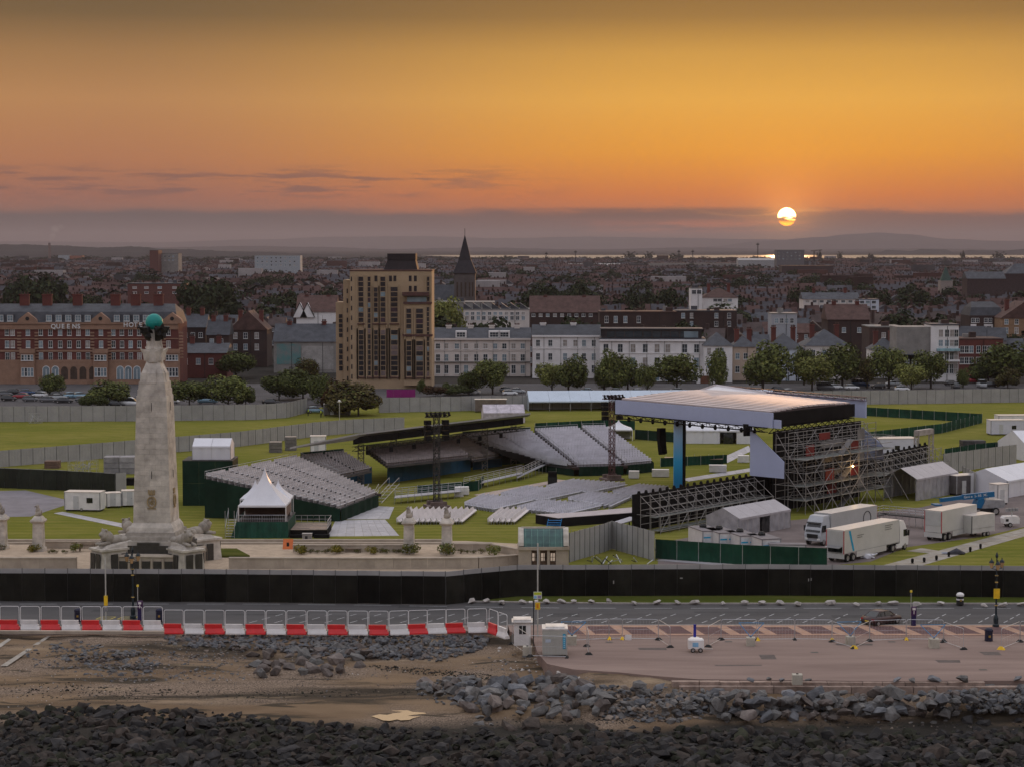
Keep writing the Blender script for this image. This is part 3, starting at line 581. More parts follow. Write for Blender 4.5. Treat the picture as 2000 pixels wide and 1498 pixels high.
for i in range(7): 
    x = -2.1 + i * .7; s_ = MB()
    for (y0, z0), (y1, z1) in zip(prof[:4], prof[1:5]): s_.bar((x, y0 - .02, z0 + .02), (x, y1 - .02, z1 + .02), .06, .06)
    s_.build('roof_seam', M('pale_copper', (.16, .28, .25)), pv)
for sx in (-1, 1):
    g2 = [(sx * 2.35, y * 1.06, z + .12) for y, z in prof]; MB().ext(g2, (sx * .62, 0, 0)).build('gable_parapet', m_stone, pv)
MB().box(-2.6, 2.6, -.12, .12, 4.7, 4.9).build('ridge_cap', m_stone, pv)
for x in (-1.08, 0, 1.08):
    dw = .36 if x else .42
    d = MB(); d.box(x - dw, x - dw + .1, -1.42, -1.35, 0, 2.35); d.box(x + dw - .1, x + dw, -1.42, -1.35, 0, 2.35); d.box(x - dw + .1, x + dw - .1, -1.42, -1.35, 0, 1.0); d.box(x - dw + .1, x + dw - .1, -1.42, -1.35, 1.95, 2.35); d.box(x - .03, x + .03, -1.42, -1.35, 1.0, 1.95); d.box(x - dw + .1, x + dw - .1, -1.42, -1.35, 1.45, 1.5)
    d.build('door', M('dark_oak', (.075, .045, .028), var=.3, scale=3), pv)

# ------------------------------------------------------------------ perimeter hoarding in front
m_hoard = M('steel_hoarding', (.31, .305, .30), var=.10, scale=.5, rough=.55, spec=.3, rand=.05)
m_scrim = M('black_scrim', (.0125, .0120, .0092), var=.4, scale=.5, rough=.9, spec=.1, rand=.5)
m_post = M('fence_post', (.10, .10, .10), rough=.5, var=.2)
def hoarding(name, label, pts, h, wd=2.4, scrim=0.0, side=-1, group=None, mat=m_hoard, smat=m_scrim):
    t = thing(name, label, 'hoarding', (*pts[0], 0), 0, group)
    pm = {}; tot = 0
    for (x0, y0), (x1, y1) in zip(pts[:-1], pts[1:]):
        d = Vector((x1 - x0, y1 - y0)); n = max(1, round(d.length / wd)); L = d.length / n; an = math.atan2(d.y, d.x); key = round(L, 2)
        if key not in pm:
            b = MB(); b.box(.02, L - .02, -.02, .02, .05, h); 
            for k in range(1, 4): b.box(L * k / 4 - .03, L * k / 4 + .03, -.035, -.02, .05, h)
            q = MB(); q.box(-.035, .035, -.06, .05, 0, h + .05); q.bar((0, .06, h * .75), (0, 1.5, 0), .05)
            s_ = None
            if scrim:
                s_ = MB(); nb = 6; vs = []
                for i in range(nb + 1):
                    for z, k in ((.03, .1), (scrim * .5, .16), (scrim, .085)): vs.append((.015 + (L - .03) * i / nb, side * (k + (.02 if i % 2 else 0)), z))
                s_.add(vs, [[i * 3 + j, i * 3 + 3 + j, i * 3 + 4 + j, i * 3 + 1 + j] for i in range(nb) for j in (0, 1)]); s_ = s_.mesh('scrim', smat)
            pm[key] = (b.mesh('panel', mat), q.mesh('post', m_post), s_)
        for k in range(n):
            c = Vector((x0, y0)) + d * (k / n); l = (c.x - pts[0][0], c.y - pts[0][1], 0)
            o = obj('panel', pm[key][0], t, loc=(l[0], l[1], rnd.uniform(-.02, .02)), rot=an)
            obj('post', pm[key][1], t, loc=l, rot=an)
            if pm[key][2]: obj('scrim', pm[key][2], o)
    return t
fy = lambda px, py: tuple(G(px, py))[:2]
hoarding('perimeter_hoarding', 'long grey steel hoarding hung with black scrim along the seafront road', [(-75, 224.2), fy(0, 1173), fy(400, 1175), fy(870, 1180), fy(940, 1173), fy(1010, 1166), fy(1500, 1164.5), fy(2000, 1168), (75, 224.5)], 3.55, scrim=3.05)
hs_ = bpy.data.objects['perimeter_hoarding']
for px, py, w_, h_ in ((122, 1142, .12, .3), (846, 1150, .1, .35), (1198, 1138, .12, .35), (1578, 1133, .1, .3), (1583, 1132, .1, .3), (484, 1146, .1, .2), (1945, 1140, .1, .3), (1330, 1128, .3, .12), (660, 1135, .25, .1)):
    p_ = P(px, py, {True: 221.6, False: 223.2}[px < 900]); MB().box(-w_ / 2, w_ / 2, -.5, -.49, 0, h_).build('torn_patch', M('torn_scrim', (.3, .29, .28)), hs_, world=True, loc=p_)
# ------------------------------------------------------------------ red and white water barriers with mesh panels
m_red = M('red_plastic', (.62, .018, .022), var=.12, scale=1.5, rough=.4, spec=.5)
m_wpl = M('white_plastic', (.68, .66, .65), var=.12, scale=1.0, rough=.45, spec=.5)
m_galv = M('galvanised_steel', (.50, .51, .53), var=.15, scale=2, rough=.35, metal=.6)
m_wtube = M('white_tube', (.74, .74, .74), var=.08, scale=2, rough=.4)
def barrier_mesh(mt):
    b = MB(); pr = [(-.27, .0), (-.27, .12), (-.2, .3), (-.11, .55), (-.1, .98), (.1, .98), (.11, .55), (.2, .3), (.27, .12), (.27, 0)]
    b.ext([(.1, y, z) for y, z in pr], (1.62, 0, 0)); b.ext([(1.72, y, z) for y, z in pr if z < .6], (.14, 0, 0)); b.ext([(1.86, y, z) for y, z in pr if z < .35], (.12, 0, 0)); b.ext([(.0, y * .96, z) for y, z in pr if z > .5], (.1, 0, 0))
    return b.mesh('barrier_body', mt)
BM = {'red': barrier_mesh(m_red), 'white': barrier_mesh(m_wpl)}
def frame_mesh(L, h, r, mat, z0=0.0, cr=.16):
    b = MB(); c = [(.04, z0), (.04, h - cr), (.04 + cr * .3, h - cr * .3), (.04 + cr, h), (L - .04 - cr, h), (L - .04 - cr * .3, h - cr * .3), (L - .04, h - cr), (L - .04, z0)]
    for (x0, z_), (x1, z1) in zip(c[:-1], c[1:]): b.tube((x0, 0, z_), (x1, 0, z1), r, n=5)
    return b.mesh('mesh_panel', mat)
BF = frame_mesh(1.98, 2.35, .028, m_wtube, .9)
bp = [fy(-40, 1229), fy(320, 1230.5)]; bp2 = [fy(320, 1237), fy(760, 1239.5), fy(870, 1236), fy(955, 1234), fy(992, 1248)]
ctr = [0]; ORD = ['first', 'second', 'third', 'fourth', 'fifth', 'sixth', 'seventh', 'eighth', 'ninth', 'tenth', 'eleventh', 'twelfth', 'thirteenth', 'fourteenth', 'fifteenth', 'sixteenth']
for pts in (bp, bp2):
    for (x0, y0), (x1, y1) in zip(pts[:-1], pts[1:]):
        d = Vector((x1 - x0, y1 - y0)); n = round(d.length / 2.0); an = math.atan2(d.y, d.x)
        for k in range(n):
            c = Vector((x0, y0)) + d * (k / n); col = 'red' if ctr[0] % 2 else 'white'; ctr[0] += 1
            t = thing('road_barrier', f'{col} water barrier under a tube fence panel, {ORD[(ctr[0] - 1) // 2]} {col} one from the left', 'barrier', (c.x, c.y, .02), an + rnd.uniform(-.012, .012), 'red and white barriers along the road')
            obj('barrier_body', BM[col], t); obj('fence_panel', BF, t)
wall('low beige parapet in front of the barriers at the far left', [fy(-60, 1236), fy(322, 1237)], .28, .5, cop=False)
# ------------------------------------------------------------------ concert site: hoardings, stands, chairs
XY = lambda px, py, z=0.0: tuple(G(px, py, z))[:2]
hoarding('site_hoarding', 'grey steel hoarding across the far edge of the grass below the hotel', [XY(-40, 824), XY(270, 822.5), XY(500, 820), XY(560, 816), XY(600, 806)], 3.4)
hoarding('site_hoarding', 'grey steel hoarding right of the gate in front of the tower block', [XY(740, 806), XY(860, 803.5), XY(1040, 800)], 3.4)
hoarding('site_hoarding', 'long grey steel hoarding behind the stage below the street trees', [XY(1040, 800), XY(1400, 794), XY(1700, 790), XY(2060, 785)], 3.4)
hoarding('site_hoarding', 'grey hoarding running diagonally from the left edge up behind the seating', [XY(-30, 915), XY(265, 890), XY(470, 872), XY(610, 853), XY(690, 846), XY(790, 842)], 2.9)
m_gscr = M('dark_green_scrim', (.010, .028, .018), var=.25, scale=.5, rough=.85, rand=.12, spec=.1)
m_gscr2 = M('green_scrim', (.011, .046, .029), var=.3, scale=.5, rough=.85, rand=.12, spec=.1)
hoarding('site_hoarding', 'dark scrimmed hoarding left of the memorial behind white cabins', [XY(-40, 951), XY(110, 957), XY(226, 964)], 3.2, scrim=3.15, smat=M('black_green_scrim', (.014, .017, .011), var=.3, scale=.6, rand=.2))
hoarding('site_hoarding', 'two grey gate panels beside the memorial shaft', [XY(226, 964), XY(247, 962)], 3.2)
hoarding('site_hoarding', 'grey hoarding beside the pavilion around stacked steel', [XY(1112, 1098), XY(1180, 1078), XY(1195, 1072), XY(1278, 1095)], 3.6, wd=1.3)
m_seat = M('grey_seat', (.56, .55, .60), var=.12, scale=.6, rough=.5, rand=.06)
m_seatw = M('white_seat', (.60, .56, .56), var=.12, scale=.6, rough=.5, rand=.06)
m_seatd = M('canopy_shaded_seat', (.24, .21, .21), var=.2, scale=.6, rough=.5, rand=.1)  # grey seat colour darkened to paint in the canopy's shade
m_deck = M('stand_deck', (.06, .055, .055), var=.3, scale=.5)
m_steel = M('stand_steel', (.30, .30, .31), var=.2, scale=1, rough=.4, metal=.4)
def V2(p, z): return Vector((p[0], p[1], z))
def seats(b, a, c, face, n=None, pitch=.52, gaps=(), m=0, hh=.42, hz=.85):
    a, c = Vector(a), Vector(c); d = c - a; L = d.length; n = n or max(1, int(L / pitch)); u = d / n; f = Vector(face).normalized(); zz = Vector((0, 0, 1))
    for i in range(n):
        t = i / n
        if any(g0 <= t < g1 for g0, g1 in gaps): continue
        p = a + u * i; w_ = u * .86; bk = p - f * .22
        b.hexa([bk, bk + w_, bk + w_ + f * .06, bk + f * .06], [q + zz * hz - f * .08 for q in (bk, bk + w_, bk + w_ + f * .06, bk + f * .06)], m)
        s0 = p - f * .16 + zz * hh; b.hexa([s0, s0 + w_, s0 + w_ + f * .36, s0 + f * .36], [q + zz * .07 for q in (s0, s0 + w_, s0 + w_ + f * .36, s0 + f * .36)], m)
    return b
def stand(label, fl, fr, bl, br, z0, z1, nr, mat, gaps=(), scr=(), rail=True, pitch=.55, stairs=True):
    """fl/fr front ends, bl/br back ends (plan points); rows climb from z0 to z1"""
    c = ((fl[0] + br[0]) / 2, (fl[1] + br[1]) / 2, 0); t = thing('grandstand', label, 'grandstand', c)
    fl, fr, bl, br = Vector(fl), Vector(fr), Vector(bl), Vector(br)
    lp = lambda A, B, s: A + (B - A) * s
    dk = MB()
    for k in range(nr):
        s0, s1 = k / nr, (k + 1) / nr; z = z0 + (z1 - z0) * k / max(1, nr - 1)
        A, B_, C_, D_ = lp(fl, bl, s0), lp(fr, br, s0), lp(fr, br, s1), lp(fl, bl, s1)
        dk.hexa([(*A, z - .35), (*B_, z - .35), (*C_, z - .35), (*D_, z - .35)], [(*A, z), (*B_, z), (*C_, z), (*D_, z)])
        m_ = (s0 + s1) / 2; a, e = lp(fl, bl, m_), lp(fr, br, m_); f = (lp(fl, fr, .5) - lp(bl, br, .5)).normalized()
        cu_ = 0.0
        for g0, g1 in list(gaps) + [(1.0, 1.0)]:
            a2, e2 = a + (e - a) * cu_, a + (e - a) * g0; rb = MB(); seats(rb, (*a2, z), (*e2, z), (f.x, f.y, 0), pitch=pitch); rb.build('seat_row', mat, t, world=True); cu_ = g1
    dk.build('stepped_deck', m_deck, t, world=True)
    for w_, mm in scr:
        ps = {'left': (fl, bl, z0, z1), 'right': (fr, br, z0, z1), 'front': (fl, fr, z0, z0), 'back': (bl, br, z1 + 1.0, z1 + 1.0)}[w_]
        p, q, za, zb_ = ps; n = 6; off = ((p + q) / 2 - (fl + fr + bl + br) / 4).normalized() * .12
        for k in range(n):
            a, e = lp(p, q, k / n) + off, lp(p, q, (k + 1) / n) + off; z_a, z_e = za + (zb_ - za) * k / n, za + (zb_ - za) * (k + 1) / n
            md = (a + e) / 2 + off * 1.2; zm = (z_a + z_e) / 2
            MB().add([(*a, .05), (*md, .05), (*e, .05), (*a, z_a + .1), (*md, zm + .1), (*e, z_e + .1)], [[0, 1, 4, 3], [1, 2, 5, 4]]).build('scrim_panel', mm, t, world=True)
    if rail:
        for p, q in ((bl, br), (fl, bl)):
            rl = MB(); n = max(2, int((q - p).length / 2.2)); za, ze = (z1, z1) if p is bl else (z0, z1)
            for k in range(n + 1): c_ = lp(p, q, k / n); z = za + (ze - za) * k / n; rl.tube((*c_, z), (*c_, z + 1.1), .03, n=4)
            for h in (.55, 1.1): rl.tube((*p, za + h), (*q, ze + h), .03, n=4)
            rl.build('guard_rail', m_steel, t, world=True)
    return t
stand('near left grandstand with long white seat rows behind the pagoda', XY(665, 994, 1.7), XY(738, 966, 1.7), XY(400, 935, 5.5), XY(580, 898, 5.5), 1.7, 5.5, 24, M('rows_white', (.46, .435, .44), var=.14, scale=.6, rough=.5, rand=.1), gaps=((.20, .235), (.44, .475), (.70, .73)), scr=(('left', m_gscr), ('front', m_gscr)))
stand('grandstand of shaded seats between the white rows and the canopy', XY(662, 932, 3.0), XY(727, 918, 3.0), XY(588, 896, 5.3), XY(672, 888, 5.3), 3.0, 5.2, 9, M('shaded_seat', (.22, .20, .20), var=.15, scale=.6, rand=.08), scr=(('back', m_gscr2),), gaps=((.5, .54),))  # seat colour darkened to carry the roof shade
stand('grandstand of shaded seats under the long canopy above a blue wall', XY(757, 908, 3.3), XY(918, 892, 3.3), XY(714, 883, 4.7), XY(870, 862, 4.9), 3.2, 4.9, 9, m_seatd, rail=False)
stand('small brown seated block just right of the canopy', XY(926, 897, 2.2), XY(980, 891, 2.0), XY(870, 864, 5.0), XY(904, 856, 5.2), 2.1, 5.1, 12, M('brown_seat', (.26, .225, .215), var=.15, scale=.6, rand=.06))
stand('wide lilac grey seating block behind the floor chairs', XY(1023, 899, 1.5), XY(1120, 912, 1.5), XY(904, 855, 5.3), XY(1036, 846, 5.3), 1.5, 5.3, 17, m_seat, scr=(('front', m_gscr), ('back', m_gscr2)), gaps=((.45, .48),))
stand('middle lilac grey seating block right of a dark stair', XY(1130, 912, 1.5), XY(1217, 910, 1.5), XY(1044, 845, 5.5), XY(1128, 840, 5.5), 1.5, 5.5, 18, m_seat, scr=(('front', m_gscr), ('back', m_gscr2)))
stand('rightmost lilac grey seating block beside the small white pagoda', XY(1223, 909, 1.5), XY(1276, 904, 1.5), XY(1136, 839, 5.5), XY(1182, 838, 5.5), 1.5, 5.5, 18, m_seat, scr=(('front', m_gscr), ('right', m_gscr)))
# aisles: dark stairs between the blocks
def stair_run(label, p, q, n, wd=1.2):
    t = thing('stand_stair', label, 'stairs', (p[0], p[1], 0)); p, q = Vector(p), Vector(q); d = (q - p); s = Vector((-d.y, d.x, 0)).normalized() * wd / 2
    for k in range(n):
        a, e = p + d * (k / n), p + d * ((k + 1) / n); MB().hexa([a - s - Vector((0, 0, .4)), e - s - Vector((0, 0, .4)), e + s - Vector((0, 0, .4)), a + s - Vector((0, 0, .4))], [(x.x, x.y, a.z) for x in (a - s, e - s, e + s, a + s)]).build('step', M('stair_dark', (.045, .028, .026), var=.3), t, world=True)
stair_run('dark stair left of the middle seating block', G(1125, 912, 1.55), G(1040, 846, 5.5), 18); stair_run('dark stair right of the middle seating block', G(1220, 909, 1.55), G(1132, 840, 5.5), 18); stair_run('dark stair beside the shaded seats left of the canopy', G(740, 964, 1.8), G(583, 898, 5.5), 18, 1.0)
# blue hoarding wall under the canopy stand
m_blue = M('blue_panel', (.018, .075, .135), var=.15, scale=.6, rough=.6, rand=.06)
bw = thing('blue_wall', 'blue panelled wall with pale top rail under the canopy seats', 'wall', V2(XY(757, 943), 0))
p0, p1 = Vector(G(757, 943)), Vector(G(919, 919)); nB = 12
for k in range(nB):
    a, e = p0 + (p1 - p0) * (k / nB), p0 + (p1 - p0) * ((k + .97) / nB); MB().bar(a + Vector((0, 0, 1.55)), e + Vector((0, 0, 1.55)), .12, 3.1).build('panel', m_blue, bw, world=True)
MB().bar(p0 + Vector((0, 0, 3.18)), p1 + Vector((0, 0, 3.18)), .3, .14).build('top_rail', M('pale_rail', (.5, .47, .45)), bw, world=True)
bw2 = thing('blue_wall', 'short blue wall right of the gap under the brown seats', 'wall', G(922, 916)); MB().bar(G(924, 917) + Vector((0, 0, 1.2)), G(980, 910) + Vector((0, 0, 1.2)), .12, 2.4).build('panel', m_blue, bw2, world=True)
MB().bar(G(924, 917) + Vector((0, 0, 2.45)), G(980, 910) + Vector((0, 0, 2.45)), .2, .1).build('top_rail', m_steel, bw2, world=True)
bw3 = thing('blue_wall', 'short blue wall below the shaded seats left of the canopy', 'wall', G(690, 944)); MB().bar(G(672, 948) + Vector((0, 0, 1.3)), G(726, 943) + Vector((0, 0, 1.3)), .12, 2.6).build('panel', m_blue, bw3, world=True)
MB().bar(G(672, 948) + Vector((0, 0, 2.65)), G(726, 943) + Vector((0, 0, 2.65)), .2, .1).build('top_rail', m_steel, bw3, world=True)
# canopy over the centre stand
m_cano = M('canopy_membrane', (.33, .32, .32), var=.12, scale=.3, rough=.6); m_dark = M('black_drape', (.010, .009, .009), var=.3, scale=.5, rough=.9, spec=.1)
cn = thing('stand_canopy', 'long flat grandstand canopy with black fascia on lattice columns', 'canopy', V2(XY(850, 950), 0))
Lf, Rf = P(690, 851, 326), P(1022, 812, 352); Lt, Rt = P(566, 873, 312), P(1036, 806, 352)
bkL, bkR = P(640, 848, 352), P(1032, 800, 372)
def slab(pts, th, name, mat, par): return MB().ext([tuple(Vector(p) - Vector((0, 0, th))) for p in pts], (0, 0, th)).build(name, mat, par, world=True)
slab([Lt, P(700, 846, 326), Rt, bkR + Vector((0, 0, -1.0)), P(640, 862, 340)], .25, 'roof', m_cano, cn)
def lattice(b, a, e, w_, n, r=.04, m=0, diag=True):
    a, e = Vector(a), Vector(e); d = (e - a); up = Vector((0, 0, 1)) if abs(d.normalized().z) < .9 else Vector((0, 1, 0)); x = d.cross(up).normalized() * w_ / 2; y = x.cross(d).normalized() * w_ / 2
    cs = [x + y, x - y, -x - y, -x + y]
    for c_ in cs: b.bar(a + c_, e + c_, r * 2, m=m)
    for k in range(n):
        p, q = a + d * (k / n), a + d * ((k + 1) / n)
        for i in range(4):
            c0, c1 = cs[i], cs[(i + 1) % 4]; b.bar(p + c0, q + c1, r * 1.3, m=m); b.bar(q + c0, q + c1, r * 1.3, m=m)
    return b
for k in range(8):
    a, e = Lf + (Rf - Lf) * (k / 8), Lf + (Rf - Lf) * ((k + .985) / 8); MB().bar(a - Vector((0, 0, .8)), e - Vector((0, 0, .8)), .15, 1.1).build('fascia_panel', m_dark, cn, world=True)
b = MB(); lattice(b, Lf - Vector((0, 0, 2.1)), Rf - Vector((0, 0, 2.1)), .7, 26, .035); b.build('front_truss', M('black_truss', (.02, .02, .02), rough=.5), cn, world=True)
m_lat = M('grey_truss', (.20, .19, .19), rough=.4, metal=.5, var=.2)
for px, pyb, pyt in ((705, 946, 868), (769, 938, 858), (947, 918, 832), (1003, 907, 824)):
    g_ = G(px, pyb); tp = P(px, pyt, g_.y); b = MB(); lattice(b, g_, tp, .9, 9, .05); b.build('lattice_column', m_lat, cn, world=True)
for i in range(7): s_ = .08 + i * .13; p = Lf + (Rf - Lf) * s_ - Vector((0, 0, 2.9)); MB().hull([tuple(p + Vector((x, y, z))) for x in (-.3, .3) for y in (-.25, .25) for z in (-.35, .4)]).build('spotlight', m_dark, cn, world=True)
# PA masts
def mast(label, px, pyb, pyt, mat, beam, hang):
    g_ = G(px, pyb); tp = P(px, pyt, g_.y); H_ = tp.z; t = thing('speaker_mast', label, 'speaker mast', g_, R(20))
    b = MB(); lattice(b, (0, 0, 0), (0, 0, H_), .75, 14, .05); b.build('lattice_mast', mat, t)
    b = MB(); lattice(b, (-beam, 0, H_ - .3), (beam, 0, H_ - .3), .6, 6, .05); b.build('cross_beam', mat, t)
    b = MB(); b.box(-1.6, 1.6, -1.6, 1.6, 0, .35); b.box(-1.2, 1.2, -1.2, -.7, .35, .9); b.box(-1.2, 1.2, .7, 1.2, .35, .9); b.build('ballast_base', M('ballast', (.14, .10, .09), var=.3), t)
    for s_ in (-1, 1):
        for k in range(hang): z = H_ - 1.4 - k * .75; MB().hull([(s_ * beam * .8 + x, y - .15 * k * .3, z + zz_) for x in (-.45, .45) for y in (-.4, .45) for zz_ in (-.33, .33)]).build('speaker_box', m_dark, t)
    for k in range(6): MB().tube((-beam + k * beam * .4, -.5, H_ + .1), (-beam + k * beam * .4, -.9, H_ - .35), .16, .22).build('spotlight', m_dark, t)
mast('black speaker mast with cross beam left of the canopy centre', 853, 990, 806, M('mast_black', (.03, .028, .028), rough=.5), 1.7, 4); mast('red brown lattice speaker mast in front of the right seating', 1195, 937, 772, M('mast_red', (.10, .035, .04), rough=.5), 1.6, 4)
# floor chairs in rows
def chair_block(label, A, B_, C_, D_, nr, mat, z=.0, pitch=.55, group='rows of grey chairs on the grass floor'):
    A, B_, C_, D_ = [Vector(G(*p, .45)) for p in (A, B_, C_, D_)]
    for q in (A, B_, C_, D_): q.z = 0
    f = ((C_ + D_) - (A + B_)).normalized()
    for k in range(nr):
        s = (k + .5) / nr; a, e = A + (D_ - A) * s, B_ + (C_ - B_) * s; t = thing('chair_row', label.replace('row in', ['first', 'second', 'third', 'fourth', 'fifth', 'sixth', 'seventh', 'eighth', 'ninth', 'tenth', 'eleventh'][k] + ' row from left in'), 'chair row', a, 0, group)
        b = MB(); seats(b, a, e, f, pitch=pitch, hz=.88); b.build('chairs', mat, t, world=True)
        lg = MB(); n = max(2, int((e - a).length / 1.6))
        for i in range(n + 1): p = a + (e - a) * (i / n); lg.bar(p, p + Vector((0, 0, .42)), .05); lg.bar(p + f * .3, p + f * .3 + Vector((0, 0, .42)), .05)
        lg.build('legs', m_steel, t, world=True)
chair_block('grey chair row in the near left floor block behind the covered benches', (907, 985), (945, 967), (1046, 976), (966, 994), 11, m_seat)
chair_block('grey chair row in the middle left floor block', (977, 966), (1030, 951), (1137, 960), (1057, 977), 11, m_seat)
chair_block('grey chair row in the farthest floor block below the lilac stands', (1066, 952), (1120, 938), (1229, 946), (1152, 961), 11, m_seat)
chair_block('grey chair row in the near right floor block beside the runway', (1008, 993), (1062, 978), (1180, 987), (1110, 1003), 11, m_seat)
chair_block('grey chair row in the middle right floor block', (1107, 975), (1160, 962), (1236, 970), (1196, 989), 9, m_seat)
chair_block('grey chair row in the far right floor block by the stage', (1196, 962), (1250, 948), (1312, 953), (1245, 970), 8, m_seat)
def cover_bench(px0, px1, nm, label, group):
    a, e = Vector(G(px0, 1024, .0)), Vector(G(px1, 1001, .0)); d = (e - a).normalized(); s = Vector((d.y, -d.x, 0))
    t = thing('covered_chair_row', label, 'chair row', a, 0, group)
    b = MB(); b.ext([tuple(a + s * x + Vector((0, 0, z))) for x, z in ((-.3, .9), (-.2, .98), (.0, .55), (.35, .45), (.35, .35), (-.1, .38), (-.25, .3))], e - a); b.build('white_cover', m_seatw, t, world=True)
    lg = MB()
    for i in range(7): p = a + (e - a) * (i / 6); lg.bar(p - s * .2, p - s * .2 + Vector((0, 0, .5)), .05); lg.bar(p + s * .25, p + s * .25 + Vector((0, 0, .4)), .05)
    lg.build('legs', m_steel, t, world=True)
for i in range(12): cover_bench(778 + i * 11, 806 + i * 11, i, ORD[i] + ' white covered chair row from the left behind the seahorse pillars', 'left group of covered chair rows')
for i in range(5): cover_bench(956 + i * 11.3, 984 + i * 11.3, i, ORD[i] + ' white covered chair row in the small group left of the runway', 'small group of covered chair rows')

# ------------------------------------------------------------------ stage
U = Vector((.645, .765, 0)); Nn = Vector((.765, -.645, 0)); ZZ = Vector((0, 0, 1))
F0, L0 = Vector((37, 296, 0)), Vector((17, 320, 0)); R0 = Vector((51.2, 312.8, 0)); B0 = L0 + R0 - F0 + Vector((4, 5, 0))
st = thing('concert_stage', 'open air concert stage with striped roof, pale fascia and black wing walls', 'stage', F0)
m_roofs = M('stage_roof_skin', (.50, .43, .42), var=.10, scale=.3, rough=.6, spec=.25, rand=.08); m_lilac = M('lilac_fascia', (.37, .41, .58), var=.04, scale=.3, rough=.6)
zR = 14.5; nS = 15
for k in range(nS): # roof strips
    s0, s1 = k / nS, (k + .80) / nS; q = [L0.lerp(B0, s0), F0.lerp(R0, s0), F0.lerp(R0, s1), L0.lerp(B0, s1)]
    md = [(q[0] + q[1]) / 2, (q[2] + q[3]) / 2]; r_ = .35 * math.sin(math.pi * (k + .5) / nS)
    b = MB(); top = [q[0] + ZZ * (zR + .1 + r_), q[1] + ZZ * (zR + r_), q[2] + ZZ * (zR + r_), q[3] + ZZ * (zR + .1 + r_)]; b.hexa([p - ZZ * .25 for p in top], top); b.build('roof_strip', m_roofs, st, world=True)
slab([p + ZZ * (zR - .12) for p in (L0, F0, R0, B0)], .4, 'roof_deck', M('roof_gap_dark', (.09, .06, .06)), st)
MB().ext([tuple(L0.lerp(B0, .72) + ZZ * zR), tuple(B0 + ZZ * zR), tuple(B0 + ZZ * zR + U * 0 + (R0 - B0) * .35), tuple(L0.lerp(B0, .9) + ZZ * (zR + .7))], (0, 0, .3)).build('roof_peak', M('white_membrane', (.66, .64, .66), var=.05, rough=.5), st, world=True)
def fascia(a, e, z0, z1, n, mat, name, th=.25):
    for k in range(n):
        p, q = a.lerp(e, k / n), a.lerp(e, (k + .997) / n); MB().bar(p + ZZ * (z0 + z1) / 2, q + ZZ * (z0 + z1) / 2, th, z1 - z0).build(name, mat, st, world=True)
ext_ = (F0 - L0).normalized()
fascia(L0 - Nn * .0 + ext_ * -1.0 - U * .4, F0 + ext_ * .8 - U * .4, 12.2, 14.35, 9, m_lilac, 'fascia_panel'); fascia(F0 + ext_ * .9 - U * .2, F0 + ext_ * 2.2 - U * .2, 12.2, 13.4, 1, m_lilac, 'fascia_panel')
fascia(F0 + Nn * .3, R0 + Nn * .3 + U * .6, 12.4, 14.3, 7, m_dark, 'rear_fascia_panel'); fascia(L0 - U * .2 - Nn * 1.2, L0 - U * .2 - Nn * 1.2 + U * 2.5, 12, 14.7, 1, m_dark, 'fascia_end')
fascia(B0 + U * 1.5, R0 + U * 5.5 - Nn * .5, 11.8, 14.6, 8, m_lilac, 'far_fascia_panel')
bt = MB(); lattice(bt, B0 + U * 1.2 + ZZ * 14.7, R0 + U * 5.3 - Nn * .5 + ZZ * 14.7, .5, 16, .04); bt.build('fascia_truss', M('rust_truss', (.07, .035, .045), rough=.5), st, world=True)
b = MB(); lattice(b, F0 + ZZ * 11.8 + Nn * .2, R0 + ZZ * 11.8 + Nn * .2, .9, 12, .06); lattice(b, F0 + ZZ * 11.9 - U, L0 + ZZ * 11.9 - U, .6, 16, .05); b.build('roof_truss', m_dark, st, world=True)
for i in range(11): p = L0.lerp(F0, .06 + i * .085) - U * .3 + ZZ * 11.9; MB().lathe([(.14, -.75), (.26, -.55), (.22, -.2), (.1, 0)], 6, p).build('hanging_light', m_dark, st, world=True)
# LED column
lc = P(1325, 945, 311); LB_, LT_ = 1.4, 12.2
m_led = bpy.data.materials.new('led_gradient'); m_led.use_nodes = True
t_ = m_led.node_tree; g_ = t_.nodes.new('ShaderNodeNewGeometry'); sx_ = t_.nodes.new('ShaderNodeSeparateXYZ'); mr_ = t_.nodes.new('ShaderNodeMapRange'); mr_.inputs[1].default_value = 2.5; mr_.inputs[2].default_value = 12; cr_ = t_.nodes.new('ShaderNodeValToRGB')
cr_.color_ramp.elements[0].color = (.0, .16, .36, 1); cr_.color_ramp.elements[1].color = (.42, .50, .66, 1); e_ = cr_.color_ramp.elements.new(.35); e_.color = (.02, .32, .58, 1)
t_.links.new(g_.outputs['Position'], sx_.inputs[0]); t_.links.new(sx_.outputs[2], mr_.inputs[0]); t_.links.new(mr_.outputs[0], cr_.inputs[0]); t_.links.new(cr_.outputs[0], t_.nodes['Principled BSDF'].inputs['Base Color'])
b = MB(); cX = lc.x; b.box(cX - .72, cX + .55, 310.4, 311.6, 0, LT_); b.build('screen_column', m_led, st, world=True); MB().box(cX + .56, cX + 1.05, 310.6, 311.6, 0, LT_).build('screen_column_back', m_dark, st, world=True)
# main PA hang
for px, pyt, Y, n in ((1293, 838, 316, 11), (1462, 830, 299, 5)):
    for k in range(n): p = P(px - 1.5 + .12 * k * k * .25, pyt + k * 4.6, Y); o = MB().hull([(x, y, z) for x in (-.55, .55) for y in (-.4, .4) for z in (-.19, .19)]).build('line_array_speaker', m_dark, st, world=True, loc=p, rot=(R(-2 * k), 0, R(30)))
